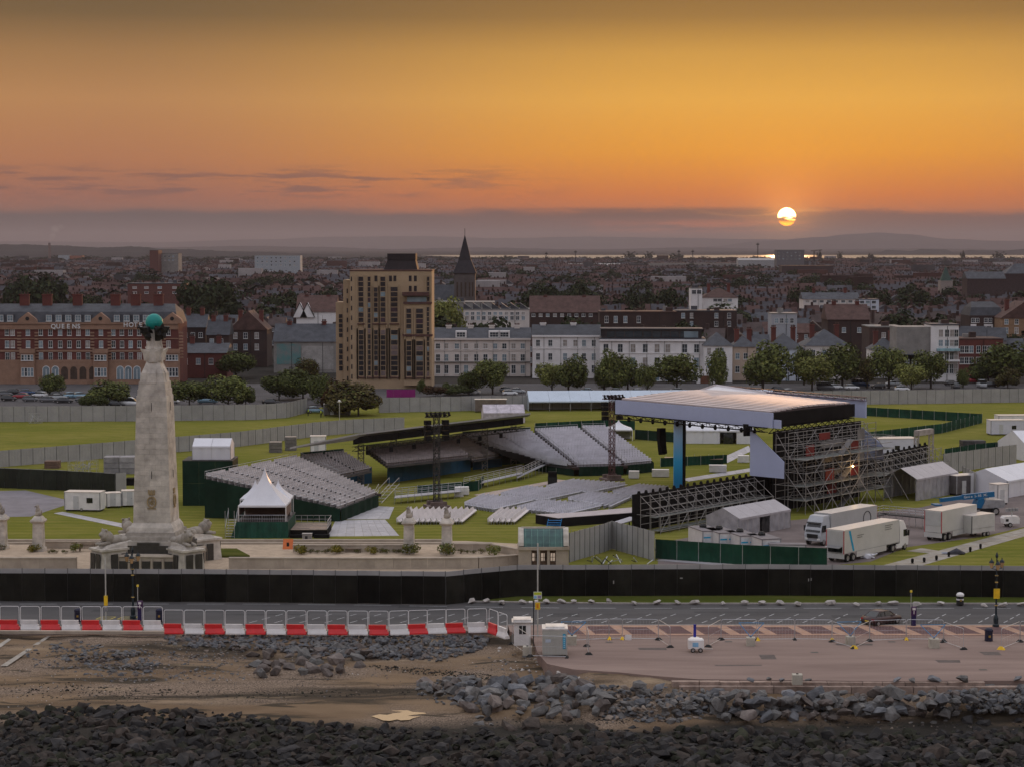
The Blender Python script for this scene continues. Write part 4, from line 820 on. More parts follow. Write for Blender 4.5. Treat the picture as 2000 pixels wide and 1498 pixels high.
# wing walls with scaffold backs
W0, W1, W2, W3 = Vector((16.5, 276, 0)), Vector((34.3, 298.5, 0)), Vector((57.6, 328.6, 0)), Vector((69.8, 347, 0))
for a, e, n in ((W0, W1, 12), (W1, W2, 14), (W2, W3, 9)):
    for k in range(n):
        p, q = a.lerp(e, k / n), a.lerp(e, (k + .985) / n); MB().bar(p + ZZ * 2.45, q + ZZ * 2.45, .2, 4.9).build('wall_panel', m_dark, st, world=True)
MB().box(-.1, .1, -.6, 2.2, 0, 5).build('wall_end', m_dark, st, world=True, loc=W0, rot=R(-40))
MB().ext([tuple(p + ZZ * .4) for p in (W1, W2, W2 - Nn * 12, W1 - Nn * 12)], (0, 0, 1.0)).build('stage_deck', M('stage_deck', (.05, .05, .05)), st, world=True)
for a, e, n in ((W0, W1, 17), (W2, W3, 10)):
    for k in range(n): p = a.lerp(e, (k + .5) / n) + ZZ * 4.92; MB().hull([(x, y, z) for x in (-.2, .2) for y in (-.15, .15) for z in (0, .1)] + [(x, y, .42) for x in (-.12, .12) for y in (-.1, .1)]).build('footlight', m_dark, st, world=True, loc=p, rot=R(50 + rnd.uniform(-20, 20)))
sc_ = thing('wing_scaffold', 'steel tube scaffold bracing the back of the low left wing wall', 'scaffold', W0 + Nn * 2)
m_tube = M('scaffold_tube', (.23, .215, .205), var=.2, scale=1.5, rough=.5, metal=.2)
def wing_scaf(t, a, e, n, rr=.045):
    for k in range(n + 1):
        p = a.lerp(e, k / n)
        for d_ in (.9, 2.6, 4.2):
            h_ = {.9: 4.9, 2.6: 4.6, 4.2: 2.4}[d_]; rod(p + Nn * d_, p + Nn * d_ + ZZ * h_, rr, t, m_tube, 'standard', True)
        rod(p + Nn * .9 + ZZ * 4.8, p + Nn * 4.2 + ZZ * 2.3, rr * 1.15, t, m_tube, 'raker', True); rod(p + Nn * .3 + ZZ * 2.3, p + Nn * 4.3 + ZZ * 2.3, rr, t, m_tube, 'transom', True)
        if k < n and k % 2 == 0: rod(p + Nn * 4.2 + ZZ * .2, a.lerp(e, (k + 1) / n) + Nn * 4.2 + ZZ * 2.3, rr, t, m_tube, 'brace', True)
        if k < n and k % 3 == 1: rod(p + Nn * 2.6 + ZZ * .2, a.lerp(e, (k + 1) / n) + Nn * 2.6 + ZZ * 4.4, rr, t, m_tube, 'brace', True)
    for d_, zs in ((.9, (1.0, 2.0, 2.9, 3.8, 4.7)), (2.6, (.4, 1.4, 2.3, 3.2, 4.5)), (4.2, (.3, 1.3, 2.3))):
        for z in zs: rod(a + Nn * d_ + ZZ * z, e + Nn * d_ + ZZ * z, rr, t, m_tube, 'ledger', True)
    for z, d0 in ((2.1, 2.9), (.35, 3.3)): MB().bar(a + Nn * d0 + ZZ * z, e + Nn * d0 + ZZ * z, 1.0, .06).build('walk_boards', M('walk_boards', (.14, .15, .14), var=.3), t, world=True)
wing_scaf(sc_, W0, W1, 13)
sc2 = thing('wing_scaffold', 'steel tube scaffold bracing the far right wing wall', 'scaffold', W2 + Nn * 2); wing_scaf(sc2, W2 - U * 4, W3, 11)
ms = thing('stage_scaffold', 'dense steel scaffold tower behind the main stage', 'scaffold', F0 + Nn * 3)
nb = 10; X0, XL = .6, 25.0; lv = [0, 2.0, 4.0, 5.9, 7.8, 9.7, 11.5]; S_ = lambda x, y, z: F0 + U * x + Nn * y + ZZ * z
for i in range(nb + 1):
    x = X0 + (XL - X0) * i / nb
    for y in (.6, 2.7, 5.6): rod(S_(x, y, 0), S_(x, y, 11.6 if y < 5 else (9.8 if 1 < i < nb - 1 else 6)), .05, ms, m_tube, 'standard', True)
    for z in lv[1:6]: rod(S_(x, .3, z), S_(x, 6.0, z), .042, ms, m_tube, 'transom', True)
    if i < nb:
        x2 = X0 + (XL - X0) * (i + 1) / nb
        for j, z in enumerate(lv[:-1]):
            if (i + j) % 2 == 0 and z < 9.5: a, e = (S_(x, 5.65, z), S_(x2, 5.65, lv[j + 1])) if (i // 2 + j) % 2 else (S_(x2, 5.65, z), S_(x, 5.65, lv[j + 1])); rod(a, e, .05, ms, m_tube, 'brace', True)
            if (i + j) % 3 == 1: rod(S_(x, 2.75, z), S_(x2, 2.75, lv[j + 1]), .045, ms, m_tube, 'brace', True)
    if i % 2 == 0: rod(S_(x, .6, 11.4), S_(x + .4, 8.2, .1), .055, ms, m_tube, 'raker', True); rod(S_(x, .6, 7.6), S_(x, 5.6, 2.0), .05, ms, m_tube, 'raker', True)
for z in lv[1:] + [3.0, 6.8, 8.7, 10.6]:
    for y in (.6, 2.7, 5.6):
        if y == 5.6 and z > 10: continue
        rod(S_(X0, y, z), S_(XL, y, z), .045, ms, m_tube, 'ledger', True)
for z in (2.0, 4.0, 7.8): MB().bar(S_(X0, 4.2, z - .05), S_(XL, 4.2, z - .05), 2.2, .07).build('walk_boards', M('walk_boards', (.14, .15, .14)), ms, world=True)
for k in range(10): p, q = S_(X0 + k * 2.44, .1, 0), S_(X0 + (k + .98) * 2.44, .1, 0); MB().bar(p + ZZ * 5.8, q + ZZ * 5.8, .1, 11.6).build('black_backcloth', m_dark, ms, world=True)
m_redp = M('red_panel', (.16, .02, .018), var=.2, rough=.6); m_gm = M('stair_mesh', (.16, .15, .145), var=.2, scale=1)
for x, y, z, l, h, mm in ((8, 3.2, 10.0, 3, 1.0, m_redp), (14.5, 4.6, 8.3, 2.2, 1.3, m_redp), (14.5, 4.6, 4.4, 2.2, 1.6, m_redp), (9.5, 3.4, 3.9, 2.4, 1.8, m_redp), (10, 3.4, 1.6, 2.6, 1.8, m_redp), (4.5, 3.2, 7.9, 2.2, 1.6, m_redp), (9, 3.0, 8.7, 6, 1.0, m_gm), (9, 3.0, 6.6, 6, 1.5, m_gm), (9, 3.0, 4.6, 6, 1.0, m_gm), (15.4, 5.2, 9.6, 2, 1.6, m_gm), (15.4, 5.2, 6.4, 2, 1.4, m_gm), (15.4, 5.2, 2.6, 2, 1.6, m_gm)):
    MB().bar(S_(x, y, z + h / 2), S_(x + l, y, z + h / 2), .06, h).build('mesh_panel' if mm is m_gm else 'red_panel', mm, ms, world=True)
for k in range(5): a = S_(12, 4.4, k * 1.95); MB().bar(a, S_(15, 4.4, (k + 1) * 1.95), 1.0, .08).build('stair_flight', m_gm, ms, world=True)
tri = lambda nm, lb, pts: MB().ext([tuple(p) for p in pts], tuple(-U * .12)).build('side_screen', m_lilac, st, world=True)
a, e = W1 + Nn * .2, W1 + Nn * 6.0; tri('', '', [a + ZZ * 5.05, e + ZZ * 5.0, e + ZZ * 7.4, a + ZZ * 11.9])
a, e = R0 + U * 3.2 + Nn * .2, R0 + U * 3.2 + Nn * 3.9; tri('', '', [a + ZZ * 5.7, e + ZZ * 5.8, e + ZZ * 8.0, a + ZZ * 10.6])
# lit work lamp on the scaffold
wl = thing('work_lamp', 'small lit amber work lamp fixed on the stage scaffold', 'lamp', S_(13.0, 5.9, 6.0)); MB().sphere((0, 0, 0), .13, 8, 6).build('bulb', M('lamp_glow', (1, .7, .3), emit=((1, .62, .22), 25)), wl); MB().box(-.12, .12, -.04, .04, .13, .3).build('bracket', m_dark, wl)
lt = bpy.data.lights.new('work_lamp_light', 'POINT'); lt.energy = 160; lt.color = (1, .62, .25); lt.shadow_soft_size = .15; lo = bpy.data.objects.new('work_lamp_light', lt); C.objects.link(lo); lo.location = S_(13.0, 6.3, 6.0)
# runway and ramp
rw = thing('stage_runway', 'low black sided runway with pale top reaching out from the left wing', 'runway', G(1045, 1020))
A_, B_, C_, D_ = G(1046, 1004, 1.25), G(1125, 1000, 1.25), G(1238, 990, 1.25), G(1238, 1000, 1.25); E_ = G(1090, 1011, 1.25)
rp = [A_, E_, D_, C_, B_]; MB().ext([(p.x, p.y, 0) for p in rp], (0, 0, 1.2)).build('skirt', m_dark, rw, world=True); MB().ext([tuple(p - ZZ * .045) for p in rp], (0, 0, .06)).build('deck', M('runway_deck', (.42, .37, .37), var=.1), rw, world=True)
rm = thing('access_ramp', 'pale access ramp sloping down from the left wing wall to the grass', 'ramp', G(1120, 1047))
a, e = Vector(G(1128, 1046, .05)), Vector(G(1240, 1010, 1.1)); MB().bar(a, e, 1.7, .12).build('ramp_deck', M('ramp_deck', (.40, .39, .42), var=.1), rm, world=True); rod(a + Vector((-.8, 0, 0)), a + Vector((-.8, 0, .8)), .03, rm, m_tube, 'post', True); rod(e + Vector((0, -.8, 0)), e + Vector((0, -.8, .9)), .03, rm, m_tube, 'post', True)
for k in range(5): s_ = (k + .5) / 5; p = a.lerp(e, s_); MB().bar((p.x, p.y, 0), p, .15).build('leg', m_dark, rm, world=True)
bs = thing('blue_steps', 'small blue steps leaning on the runway end', 'steps', G(1080, 1032))
for k in range(4): MB().box(-.9 + .1 * k, .9 + .1 * k, -.5 + k * .3, -.2 + k * .3, .2 + k * .28, .27 + k * .28).build('tread', M('blue_paint', (.02, .16, .38)), bs)
for s_ in (-1, 1): MB().bar((s_ * .9, -.5, .1), (s_ * .9 + .3, .7, 1.25), .08).build('stringer', M('blue_paint', (.02, .16, .38)), bs)
# ------------------------------------------------------------------ lettering
_let = {}
def letter(ch, size, mat, ext=.004):
    k = (ch, size, mat.name)
    if k not in _let:
        me = LET[(ch, size)].copy(); me.materials.clear(); me.materials.append(mat); me.name = 'letter'; _let[k] = me
    return _let[k]
# ------------------------------------------------------------------ vehicles
m_glass = M('dark_glass', (.012, .014, .016), rough=.08, var=.1, spec=.6); m_tyre = M('tyre', (.012, .012, .012), rough=.8, var=.2); m_rim = M('rim', (.35, .35, .36), rough=.35, metal=.6, var=.1)
m_lampr = M('tail_light', (.35, .02, .02), rough=.25, spec=.5); m_lampw = M('head_light', (.7, .7, .68), rough=.2, spec=.5); m_plate = M('number_plate', (.65, .48, .05), rough=.5); m_trim = M('black_trim', (.015, .015, .015), rough=.6)
def wheel_mesh(r, w_):
    b = MB(); b.lathe([(r * .6, -w_ / 2), (r, -w_ / 2 + .03), (r, w_ / 2 - .03), (r * .6, w_ / 2)], 14, m=0); b.lathe([(r * .62, -w_ / 2 - .01), (r * .3, -w_ / 2 + .03), (r * .3, w_ / 2 - .03), (r * .62, w_ / 2 + .01)], 10, m=1)
    return b.mesh('wheel', [m_tyre, m_rim])
WH = {}
def wheel(t, x, y, r, w_=.22):
    k = (r, w_)
    if k not in WH: WH[k] = wheel_mesh(r, w_)
    return obj('wheel', WH[k], t, loc=(x, y, r), rot=(R(90), 0, 0))
def carpaint(name, c): return M('car_paint_' + name, c, rough=.28, var=.05, scale=.8, spec=.5)
def loft(b, secs, m=0):
    n = len(secs[0]); vs = [p for s in secs for p in s]; fs = [[k * n + i, k * n + (i + 1) % n, (k + 1) * n + (i + 1) % n, (k + 1) * n + i] for k in range(len(secs) - 1) for i in range(n)]
    fs += [list(range(n))[::-1], [(len(secs) - 1) * n + i for i in range(n)]]; return b.add(vs, fs, m)
CARM = {}
def car_meshes(kind):
    if kind in CARM: return CARM[kind]
    if kind == 'saloon': st_ = [(-2.2, .42, .62, .74, .80), (-2.1, .28, .92, .82, .84), (-1.5, .2, .98, .87, .87), (0, .18, .93, .88, .88), (1.1, .2, .90, .87, .87), (1.9, .24, .78, .82, .84), (2.2, .36, .60, .66, .74)]; gh = [(-1.75, .97, .97, .72), (-1.05, .97, 1.40, .60), (-.1, .96, 1.44, .61), (.45, .94, 1.38, .62), (1.2, .91, .92, .72)]
    elif kind == 'van': st_ = [(-2.4, .4, 1.2, .9, .9), (-2.35, .3, 1.25, .95, .95), (0, .25, 1.25, .96, .96), (1.6, .25, 1.15, .95, .95), (2.3, .3, 1.0, .88, .9), (2.5, .4, .7, .75, .8)]; gh = [(-2.38, 1.24, 2.05, .88), (-1, 1.24, 2.15, .88), (.7, 1.22, 2.12, .86), (1.25, 1.17, 1.85, .84), (1.9, 1.08, 1.10, .85)]
    else: st_ = [(-1.95, .42, .8, .76, .80), (-1.88, .28, .95, .82, .83), (-1.2, .2, .97, .86, .86), (0, .18, .93, .87, .87), (.9, .2, .92, .86, .86), (1.65, .24, .80, .80, .82), (1.95, .36, .60, .66, .72)]; gh = [(-1.9, .96, 1.0, .72), (-1.5, .97, 1.42, .62), (-.4, .96, 1.50, .62), (.3, .94, 1.42, .62), (1.1, .92, .94, .72)]
    b = MB(); loft(b, [[(x, -w1, z1), (x, -w2, (z0 + z1) / 2), (x, -w2 * .96, z0), (x, w2 * .96, z0), (x, w2, (z0 + z1) / 2), (x, w1, z1)] for x, z0, z1, w1, w2 in st_]); body = b.mesh('body', m_trim, True)
    g = MB(); loft(g, [[(x, -.80, z0), (x, -w_, z1), (x, w_, z1), (x, .80, z0)] for x, z0, z1, w_ in gh]); glass = g.mesh('glasshouse', m_glass)
    rf = MB(); top = gh[1:4]; loft(rf, [[(x, -w_ - .02, z1 - .03), (x, -w_ * .9, z1 + .02), (x, w_ * .9, z1 + .02), (x, w_ + .02, z1 - .03)] for x, z0, z1, w_ in top]); roof = rf.mesh('roof', m_trim, True)
    CARM[kind] = (body, glass, roof, st_, gh); return CARM[kind]
_painted = {}
def car(kind, paint, loc, rz, label, group=None, detail=True):
    body, glass, roof, st_, gh = car_meshes(kind); key = (kind, paint.name)
    if key not in _painted:
        b2, r2 = body.copy(), roof.copy(); b2.materials[0] = paint; r2.materials[0] = paint; _painted[key] = (b2, r2)
    b2, r2 = _painted[key]; t = thing('parked_car' if group else 'car', label, 'car', loc, rz, group)
    obj('body', b2, t); obj('glasshouse', glass, t); obj('roof', r2, t)
    wx = st_[0][0] + .75, st_[-1][0] - .85
    for x in wx:
        for y in (-.78, .78): wheel(t, x, y, .31)
    if detail:
        x0, x1 = st_[0][0], st_[-1][0]
        for s_ in (-1, 1):
            MB().box(x0 + .02, x0 + .14, s_ * .72 - .16, s_ * .72 + .1, .66, .82).build('tail_light', m_lampr, t); MB().hull([(x1 - .16, s_ * .6 + y, z) for y in (-.16, .14) for z in (.58, .7)] + [(x1 - .05, s_ * .56 + y, z) for y in (-.12, .1) for z in (.56, .64)]).build('headlight', m_lampw, t)
            MB().hull([(.75 + x, s_ * .95 + y, 1.0 + z) for x in (-.06, .08) for y in (-.1, .1) for z in (-.06, .08)]).build('wing_mirror', paint, t)
            for (xa, za0, za1, wa), (xb, zb0, zb1, wb) in zip(gh[:-1], gh[1:]): MB().bar((xa, s_ * (wa + .02), za1), (xb, s_ * (wb + .02), zb1), .05).build('pillar', paint, t) if xa < -1 or xb > .6 else None
            MB().bar((-.35, s_ * .8, .95), (-.35, s_ * .63, 1.42), .06).build('pillar', m_trim, t)
        MB().box(x0 - .02, x0 + .06, -.26, .26, .5, .62).build('number_plate', m_plate, t); MB().box(x0 - .03, x0 + .12, -.8, .8, .34, .46).build('bumper', m_trim, t)
    return t
car('saloon', carpaint('plum', (.055, .028, .028)), G(1722, 1218, .0), R(38), 'dark plum saloon car on the seafront road turning away', None)
def box_truck(label, p, rz, L, cab=True, cabcol=(.62, .63, .65), boxcol=(.50, .49, .47), stripe=None, ring=False, hatch=False):
    mb, mc = M('trailer_skin_%.2f' % boxcol[0], boxcol, var=.06, scale=.5, rough=.38, spec=.45), M('cab_paint_%.2f' % cabcol[0], cabcol, rough=.3, var=.05)
    t = thing('articulated_truck' if cab else 'trailer', label, 'truck' if cab else 'trailer', p, rz); w_ = 1.27
    b = MB(); b.box(0, L, -w_, w_, 1.15, 3.95); b.build('box_body', mb, t); MB().box(.02, L - .02, -w_ + .02, w_ - .02, 3.955, 3.99).build('roof_sheet', M('trailer_roof', (.55, .50, .46), rough=.33, var=.06, spec=.5), t)
    for s_ in (-1, 1):
        MB().box(2.9 if L > 8 else 2.2, L - 3.2 if L > 8 else L - .8, s_ * w_ - .03, s_ * w_ + .03, .45, 1.13).build('side_skirt', mb, t); MB().box(0, L, s_ * w_ - .02, s_ * w_ + .025, 1.1, 1.2).build('rail', m_rim, t); MB().box(-.03, .05, s_ * (w_ - .06) - .06, s_ * (w_ - .06) + .06, 1.0, 3.9).build('door_post', M('red_edge', (.40, .10, .10)), t)
        for x in ((1.0, 2.3) if L > 8 else (1.4, 2.5)): wheel(t, x, s_ * 1.05, .5, .32)
    MB().box(-.04, .0, -1.1, 1.1, 2.0, 3.8).build('rear_door', M('rear_shutter', (.42, .42, .41), var=.06, rough=.5), t); MB().box(-.05, .03, -w_, w_, .5, 1.1).build('rear_bumper', mb, t)
    if hatch: MB().box(-.06, .0, -1.0, .95, 1.25, 1.95).build('rear_window', m_glass, t); MB().bar((-.02, 0, 2.02), (-.75, 0, 1.85), 2.0, .05).build('awning', m_rim, t)
    if stripe: MB().add([(1.0, -w_ - .012, 3.8), (1.45, -w_ - .012, 3.8), (2.4, -w_ - .012, 1.3), (2.0, -w_ - .012, 1.3)], [[0, 1, 2, 3]]).build('stripe', M('stripe_blue', (.0, .28, .48), rough=.4), t)
    if stripe:
        mt = M('lettering_grey', (.22, .22, .21), rough=.5)
        for x, z, l in ((3.0, 3.0, 1.6), (3.0, 2.75, 1.2), (9.6, 3.5, 1.9), (9.6, 3.25, 1.5), (9.6, 3.0, 1.7)): MB().box(x, x + l, -w_ - .012, -w_ - .002, z, z + .12).build('lettering', mt, t)
    if ring:
        b = MB()
        for i in range(20): a0, a1 = i * math.pi / 10, (i + 1) * math.pi / 10; b.bar((2.6 + .95 * math.cos(a0), w_ + .02, 2.5 + .95 * math.sin(a0)), (2.6 + .95 * math.cos(a1), w_ + .02, 2.5 + .95 * math.sin(a1)), .1, .06)
        b.build('ring_emblem', m_trim, t)
    if cab:
        x = L + .25; b = MB(); b.box(L - 2.6, L + 2.2, -.9, .9, .7, 1.05); b.build('chassis', m_trim, t)
        b = MB(); b.hull([(x + a, s_ * c, z) for s_ in (-1, 1) for a, c, z in ((.0, 1.22, .6), (2.1, 1.2, .6), (2.2, 1.2, 1.3), (2.05, 1.2, 2.1), (1.6, 1.1, 3.1), (1.2, 1.0, 3.75), (.1, 1.1, 3.8), (0, 1.22, 2.6))]); b.build('cab', mc, t)
        MB().add([(x + 2.17, -1.08, 1.75), (x + 2.17, 1.08, 1.75), (x + 1.78, 1.0, 2.75), (x + 1.78, -1.0, 2.75)], [[0, 1, 2, 3]]).build('windscreen', m_glass, t); MB().box(x + 2.14, x + 2.26, -.8, .8, 1.0, 1.5).build('grille', m_trim, t)
        MB().hull([(x + 1.6 + a, s_ * 1.0, z) for s_ in (-1, 1) for a, z in ((0, 2.95), (.45, 2.85), (.3, 3.0))]).build('sun_visor', m_trim, t)
        for s_ in (-1, 1):
            MB().box(x + .9, x + 1.75, s_ * 1.2 - .03, s_ * 1.2 + .03, 1.75, 2.6).build('side_window', m_glass, t); MB().box(x + 1.75, x + 1.95, s_ * 1.38 - .1, s_ * 1.38 + .1, 1.8, 2.5).build('wing_mirror', m_trim, t); MB().box(x + 2.1, x + 2.24, s_ * .9 - .2, s_ * .9 + .2, .75, 1.0).build('headlight', m_lampw, t)
            wheel(t, x + 1.35, s_ * 1.05, .5, .32); wheel(t, L - 1.4, s_ * 1.0, .5, .4); MB().box(L - .6, x + .6, s_ * 1.18 - .05, s_ * 1.18 + .05, .4, .95).build('side_fairing', mc, t)
    return t
UA = math.atan2(.765, .645)
box_truck('white broadcast lorry with blue slanted stripe nearest the green fence', G(1629, 1098) + U * .2, UA, 13.2, True, (.66, .65, .64), stripe=True, hatch=True)
tp_ = G(1582, 1066); box_truck('grey fronted lorry facing the camera with ring emblem on its side', tp_ + U * 14.5, UA + math.pi, 11.5, True, (.40, .42, .45), (.40, .40, .40), ring=True)
box_truck('plain white lorry trailer parked right of the broadcast lorry', G(1822, 1056), UA, 9.5, False)
bt_ = thing('box_trailer', 'small boxy white trailer beside the taller lorry trailer', 'trailer', G(1885, 1049), UA - R(10)); b = MB(); b.box(0, 4.8, -1.1, 1.1, .6, 2.9); b.build('box_body', M('trailer_skin_0.46', (.46, .45, .43), var=.08), bt_); MB().box(0, 4.8, -1.1, 1.1, 2.905, 2.94).build('roof_sheet', M('trailer_roof', (.55, .50, .46)), bt_)
for y in (-1.0, 1.0):
    for x in (2.6, 3.4): wheel(bt_, x, y, .33)
for s_ in (-1, 1): MB().box(-.02, .03, s_ * 1.06 - .05, s_ * 1.06 + .05, .6, 2.9).build('corner_post', m_trim, bt_)
MB().bar((-1.6, 0, .55), (0, 0, .6), .12).build('drawbar', m_galv, bt_); MB().bar((0, -1.11, 1.2), (4.8, -1.11, 1.2), .03, .03).build('rail', m_rim, bt_)
# boom lift
bl = thing('boom_lift', 'blue telescopic boom lift with grey counterweight behind the trailers', 'boom lift', G(1920, 1004), R(12)); m_bl = M('lift_blue', (.012, .12, .26), rough=.4, var=.08); m_gry = M('lift_grey', (.26, .26, .27), rough=.4)
MB().hull([(x, y, z) for x in (-1.8, 1.8) for y in (-.9, .9) for z in (.5, .95)]).build('chassis', m_trim, bl); MB().hull([(x, y, z) for x, z in ((-.6, 1.0), (2.6, 1.0), (2.9, 1.4), (2.7, 2.1), (0, 2.2)) for y in (-1.1, 1.1)]).build('counterweight', m_gry, bl); MB().hull([(x, y, z) for x, z in ((-1.6, 1.0), (-.3, 1.0), (-.2, 2.4), (-1.0, 2.3)) for y in (-.8, .8)]).build('turret', m_bl, bl)
for x in (-1.3, 1.4):
    for y in (-1.05, 1.05): wheel(bl, x, y, .55, .4)
MB().bar((1.6, 0, 2.9), (-3.2, 0, 2.55), .55, .75).build('boom', m_bl, bl); MB().bar((-3.0, 0, 2.55), (-6.6, 0, 2.2), .42, .55).build('boom_extension', m_bl, bl); MB().bar((-1, 0, 1.8), (1.2, 0, 2.8), .25).build('lift_cylinder', m_galv, bl); MB().box(-7.6, -6.6, -.8, .8, 1.5, 1.7).build('basket', m_bl, bl)
for y in (-.8, .8): MB().bar((-7.6, y, 2.6), (-6.6, y, 2.6), .05).build('basket_rail', m_bl, bl)
for i, ch in enumerate('Genie S-85 XC'):
    if ch != ' ': o = obj('letter', letter(ch, .5, m_wpl), bl, loc=(-3.1 + i * .27, -.30, 2.42 + i * .0197), rot=(R(90), R(-4), 0))
lw = thing('light_tower', 'small white mobile light tower folded down on the right grass edge', 'light tower', G(1973, 1028), R(10)); MB().hull([(x, y, z) for x, z in ((-1.1, .5), (1.1, .5), (1.15, 1.2), (.9, 1.5), (-1.0, 1.5), (-1.2, 1.2)) for y in (-.6, .6)]).build('body', m_wpl, lw); wheel(lw, -.3, -.65, .32); wheel(lw, -.3, .65, .32); MB().box(-.9, -.5, -.62, -.58, .8, 1.15).build('vent', m_trim, lw); MB().bar((.2, 0, 1.5), (.2, 0, 2.2), .12).build('mast', m_galv, lw)
for x in (-.5, -.05, .45, .9): MB().hull([(x + a, c, 2.3 + d) for a in (-.18, .18) for c in (-.15, .1) for d in (-.2, .25)]).build('lamp_head', m_gry, lw)

# ------------------------------------------------------------------ tents, cabins, generators
m_tent = M('tent_white', (.62, .62, .66), var=.05, scale=.5, rough=.5); m_silver = M('silver_tarp', (.30, .29, .31), var=.25, scale=.9, rough=.35, bump=.7, bscale=1.2, spec=.5); m_tentb = M('tent_pale_blue', (.46, .53, .62), var=.05, scale=.4, rough=.5); m_alu = M('aluminium', (.4, .4, .42), rough=.4, metal=.5)
def marquee(label, p, rz, L, W, he, hr, bays, mat, walls='ends', roofm=None, door=False):
    t = thing('marquee', label, 'tent', p, rz); roofm = roofm or mat
    for k in range(bays):
        x0, x1 = L * k / bays + .02, L * (k + 1) / bays - .02
        for s_ in (-1, 1): MB().hexa([(x0, s_ * W / 2 * 1.02, he - .06), (x1, s_ * W / 2 * 1.02, he - .06), (x1, 0, hr - .06), (x0, 0, hr - .06)], [(x0, s_ * W / 2 * 1.02, he), (x1, s_ * W / 2 * 1.02, he), (x1, 0, hr), (x0, 0, hr)]).build('roof_panel', roofm, t); MB().box(x0, x1, s_ * W / 2 * 1.02 - .02, s_ * W / 2 * 1.02 + .02, he - .3, he - .06).build('valance', roofm, t)
        if walls in ('all', 'sides'):
            for s_ in (-1, 1):
                if not (door and s_ < 0 and k == bays // 2): 
                    n = 4; vs = []
                    for i in range(n + 1):
                        for z in (.02, he * .55, he - .1): vs.append((x0 + (x1 - x0) * i / n, s_ * (W / 2 + (.05 if i % 2 else -.04)), z))
                    MB().add(vs, [[i * 3 + j, i * 3 + 3 + j, i * 3 + 4 + j, i * 3 + 1 + j] for i in range(n) for j in (0, 1)]).build('wall_panel', mat, t)
    for k in range(bays + 1):
        for s_ in (-1, 1): MB().box(L * k / bays - .05, L * k / bays + .05, s_ * (W / 2 - .1) - .05, s_ * (W / 2 - .1) + .05, 0, he).build('post', m_alu, t)
    if walls in ('all', 'ends'):
        for x in (0, L): MB().add([(x, -W / 2, 0), (x, W / 2, 0), (x, W / 2, he), (x, 0, hr), (x, -W / 2, he)], [[0, 1, 2, 3, 4]]).build('gable', mat, t)
    if door:
        x = L * (bays // 2 + .5) / bays; MB().box(x - .9, x + .9, -W / 2 - .06, -W / 2 + .02, 0, 2.2).build('door', m_glass, t)
    return t
marquee('long pale blue open sided marquee behind the right grandstand', V2(XY(1030, 803), 0) + Vector((0, 5, 0)), R(4), 58, 10, 2.3, 4.4, 12, m_tentb, 'ends')
mq = G(1443, 1049); marquee('silver tarpaulin tent behind the left wing wall', mq - Nn * 2.6, UA, 12.5, 5.2, 2.5, 3.7, 5, m_silver, 'all', M('silver_roof', (.36, .34, .36), rough=.4, var=.08), door=True)
marquee('open ended grey tent at the right end of the stage scaffold', G(1788, 978) - Nn * 2.6, UA, 13, 5.5, 3.3, 4.8, 5, m_silver, 'sides', M('silver_roof', (.36, .34, .36)))
marquee('white marquee at the right edge in front of the grey fence', G(1974, 972) - Vector((3.5, -2.5, 0)), R(48), 16, 8, 2.6, 4.2, 4, m_tent, 'all', door=True)
marquee('large white marquee at the right edge behind green screens', G(1990, 900) + Vector((0, 5, 0)), R(12), 22, 12, 2.6, 5.0, 5, m_tent, 'all')
marquee('white function tent with glass door seen under the stage roof', G(1342, 866) + Vector((0, 4, 0)), R(-3), 13, 8, 2.6, 4.4, 4, m_tent, 'all', door=True)
marquee('small white tent behind the canopy on the far grass', G(942, 826) + Vector((0, 3, 0)), R(5), 9, 6, 2.2, 3.8, 3, M('tent_lilac', (.46, .42, .46)), 'all')
marquee('white store tent on a green scaffold tower left of the stands', G(376, 0 + 986)  + Vector((0, 2.5, 6.7)), R(0), 5.6, 4.4, 2.0, 3.0, 2, m_tent, 'all')
marquee('white awning row between the stage roof and the far trees', G(1400, 812) + Vector((0, 4, 0)), R(0), 22, 8, 2.2, 3.6, 5, m_tent, 'all')
tw = thing('scaffold_tower', 'tall dark green scrimmed scaffold tower under the store tent', 'scaffold tower', G(357, 987))
for x0, x1 in ((0, 2.4), (2.42, 4.8), (4.82, 7.4)): 
    for z0, z1 in ((0, 3.3), (3.32, 6.6)): MB().box(x0, x1, 0, .1, z0, z1).build('scrim_panel', m_gscr, tw)
for y0 in (0.1, 3.1): MB().box(0, .1, y0, y0 + 2.98, 0, 6.6).build('scrim_panel', m_gscr, tw); MB().box(7.3, 7.4, y0, y0 + 2.98, 0, 6.6).build('scrim_panel', m_gscr, tw)
MB().box(0, 7.4, .0, 6.1, 6.6, 6.7).build('deck', m_deck, tw)
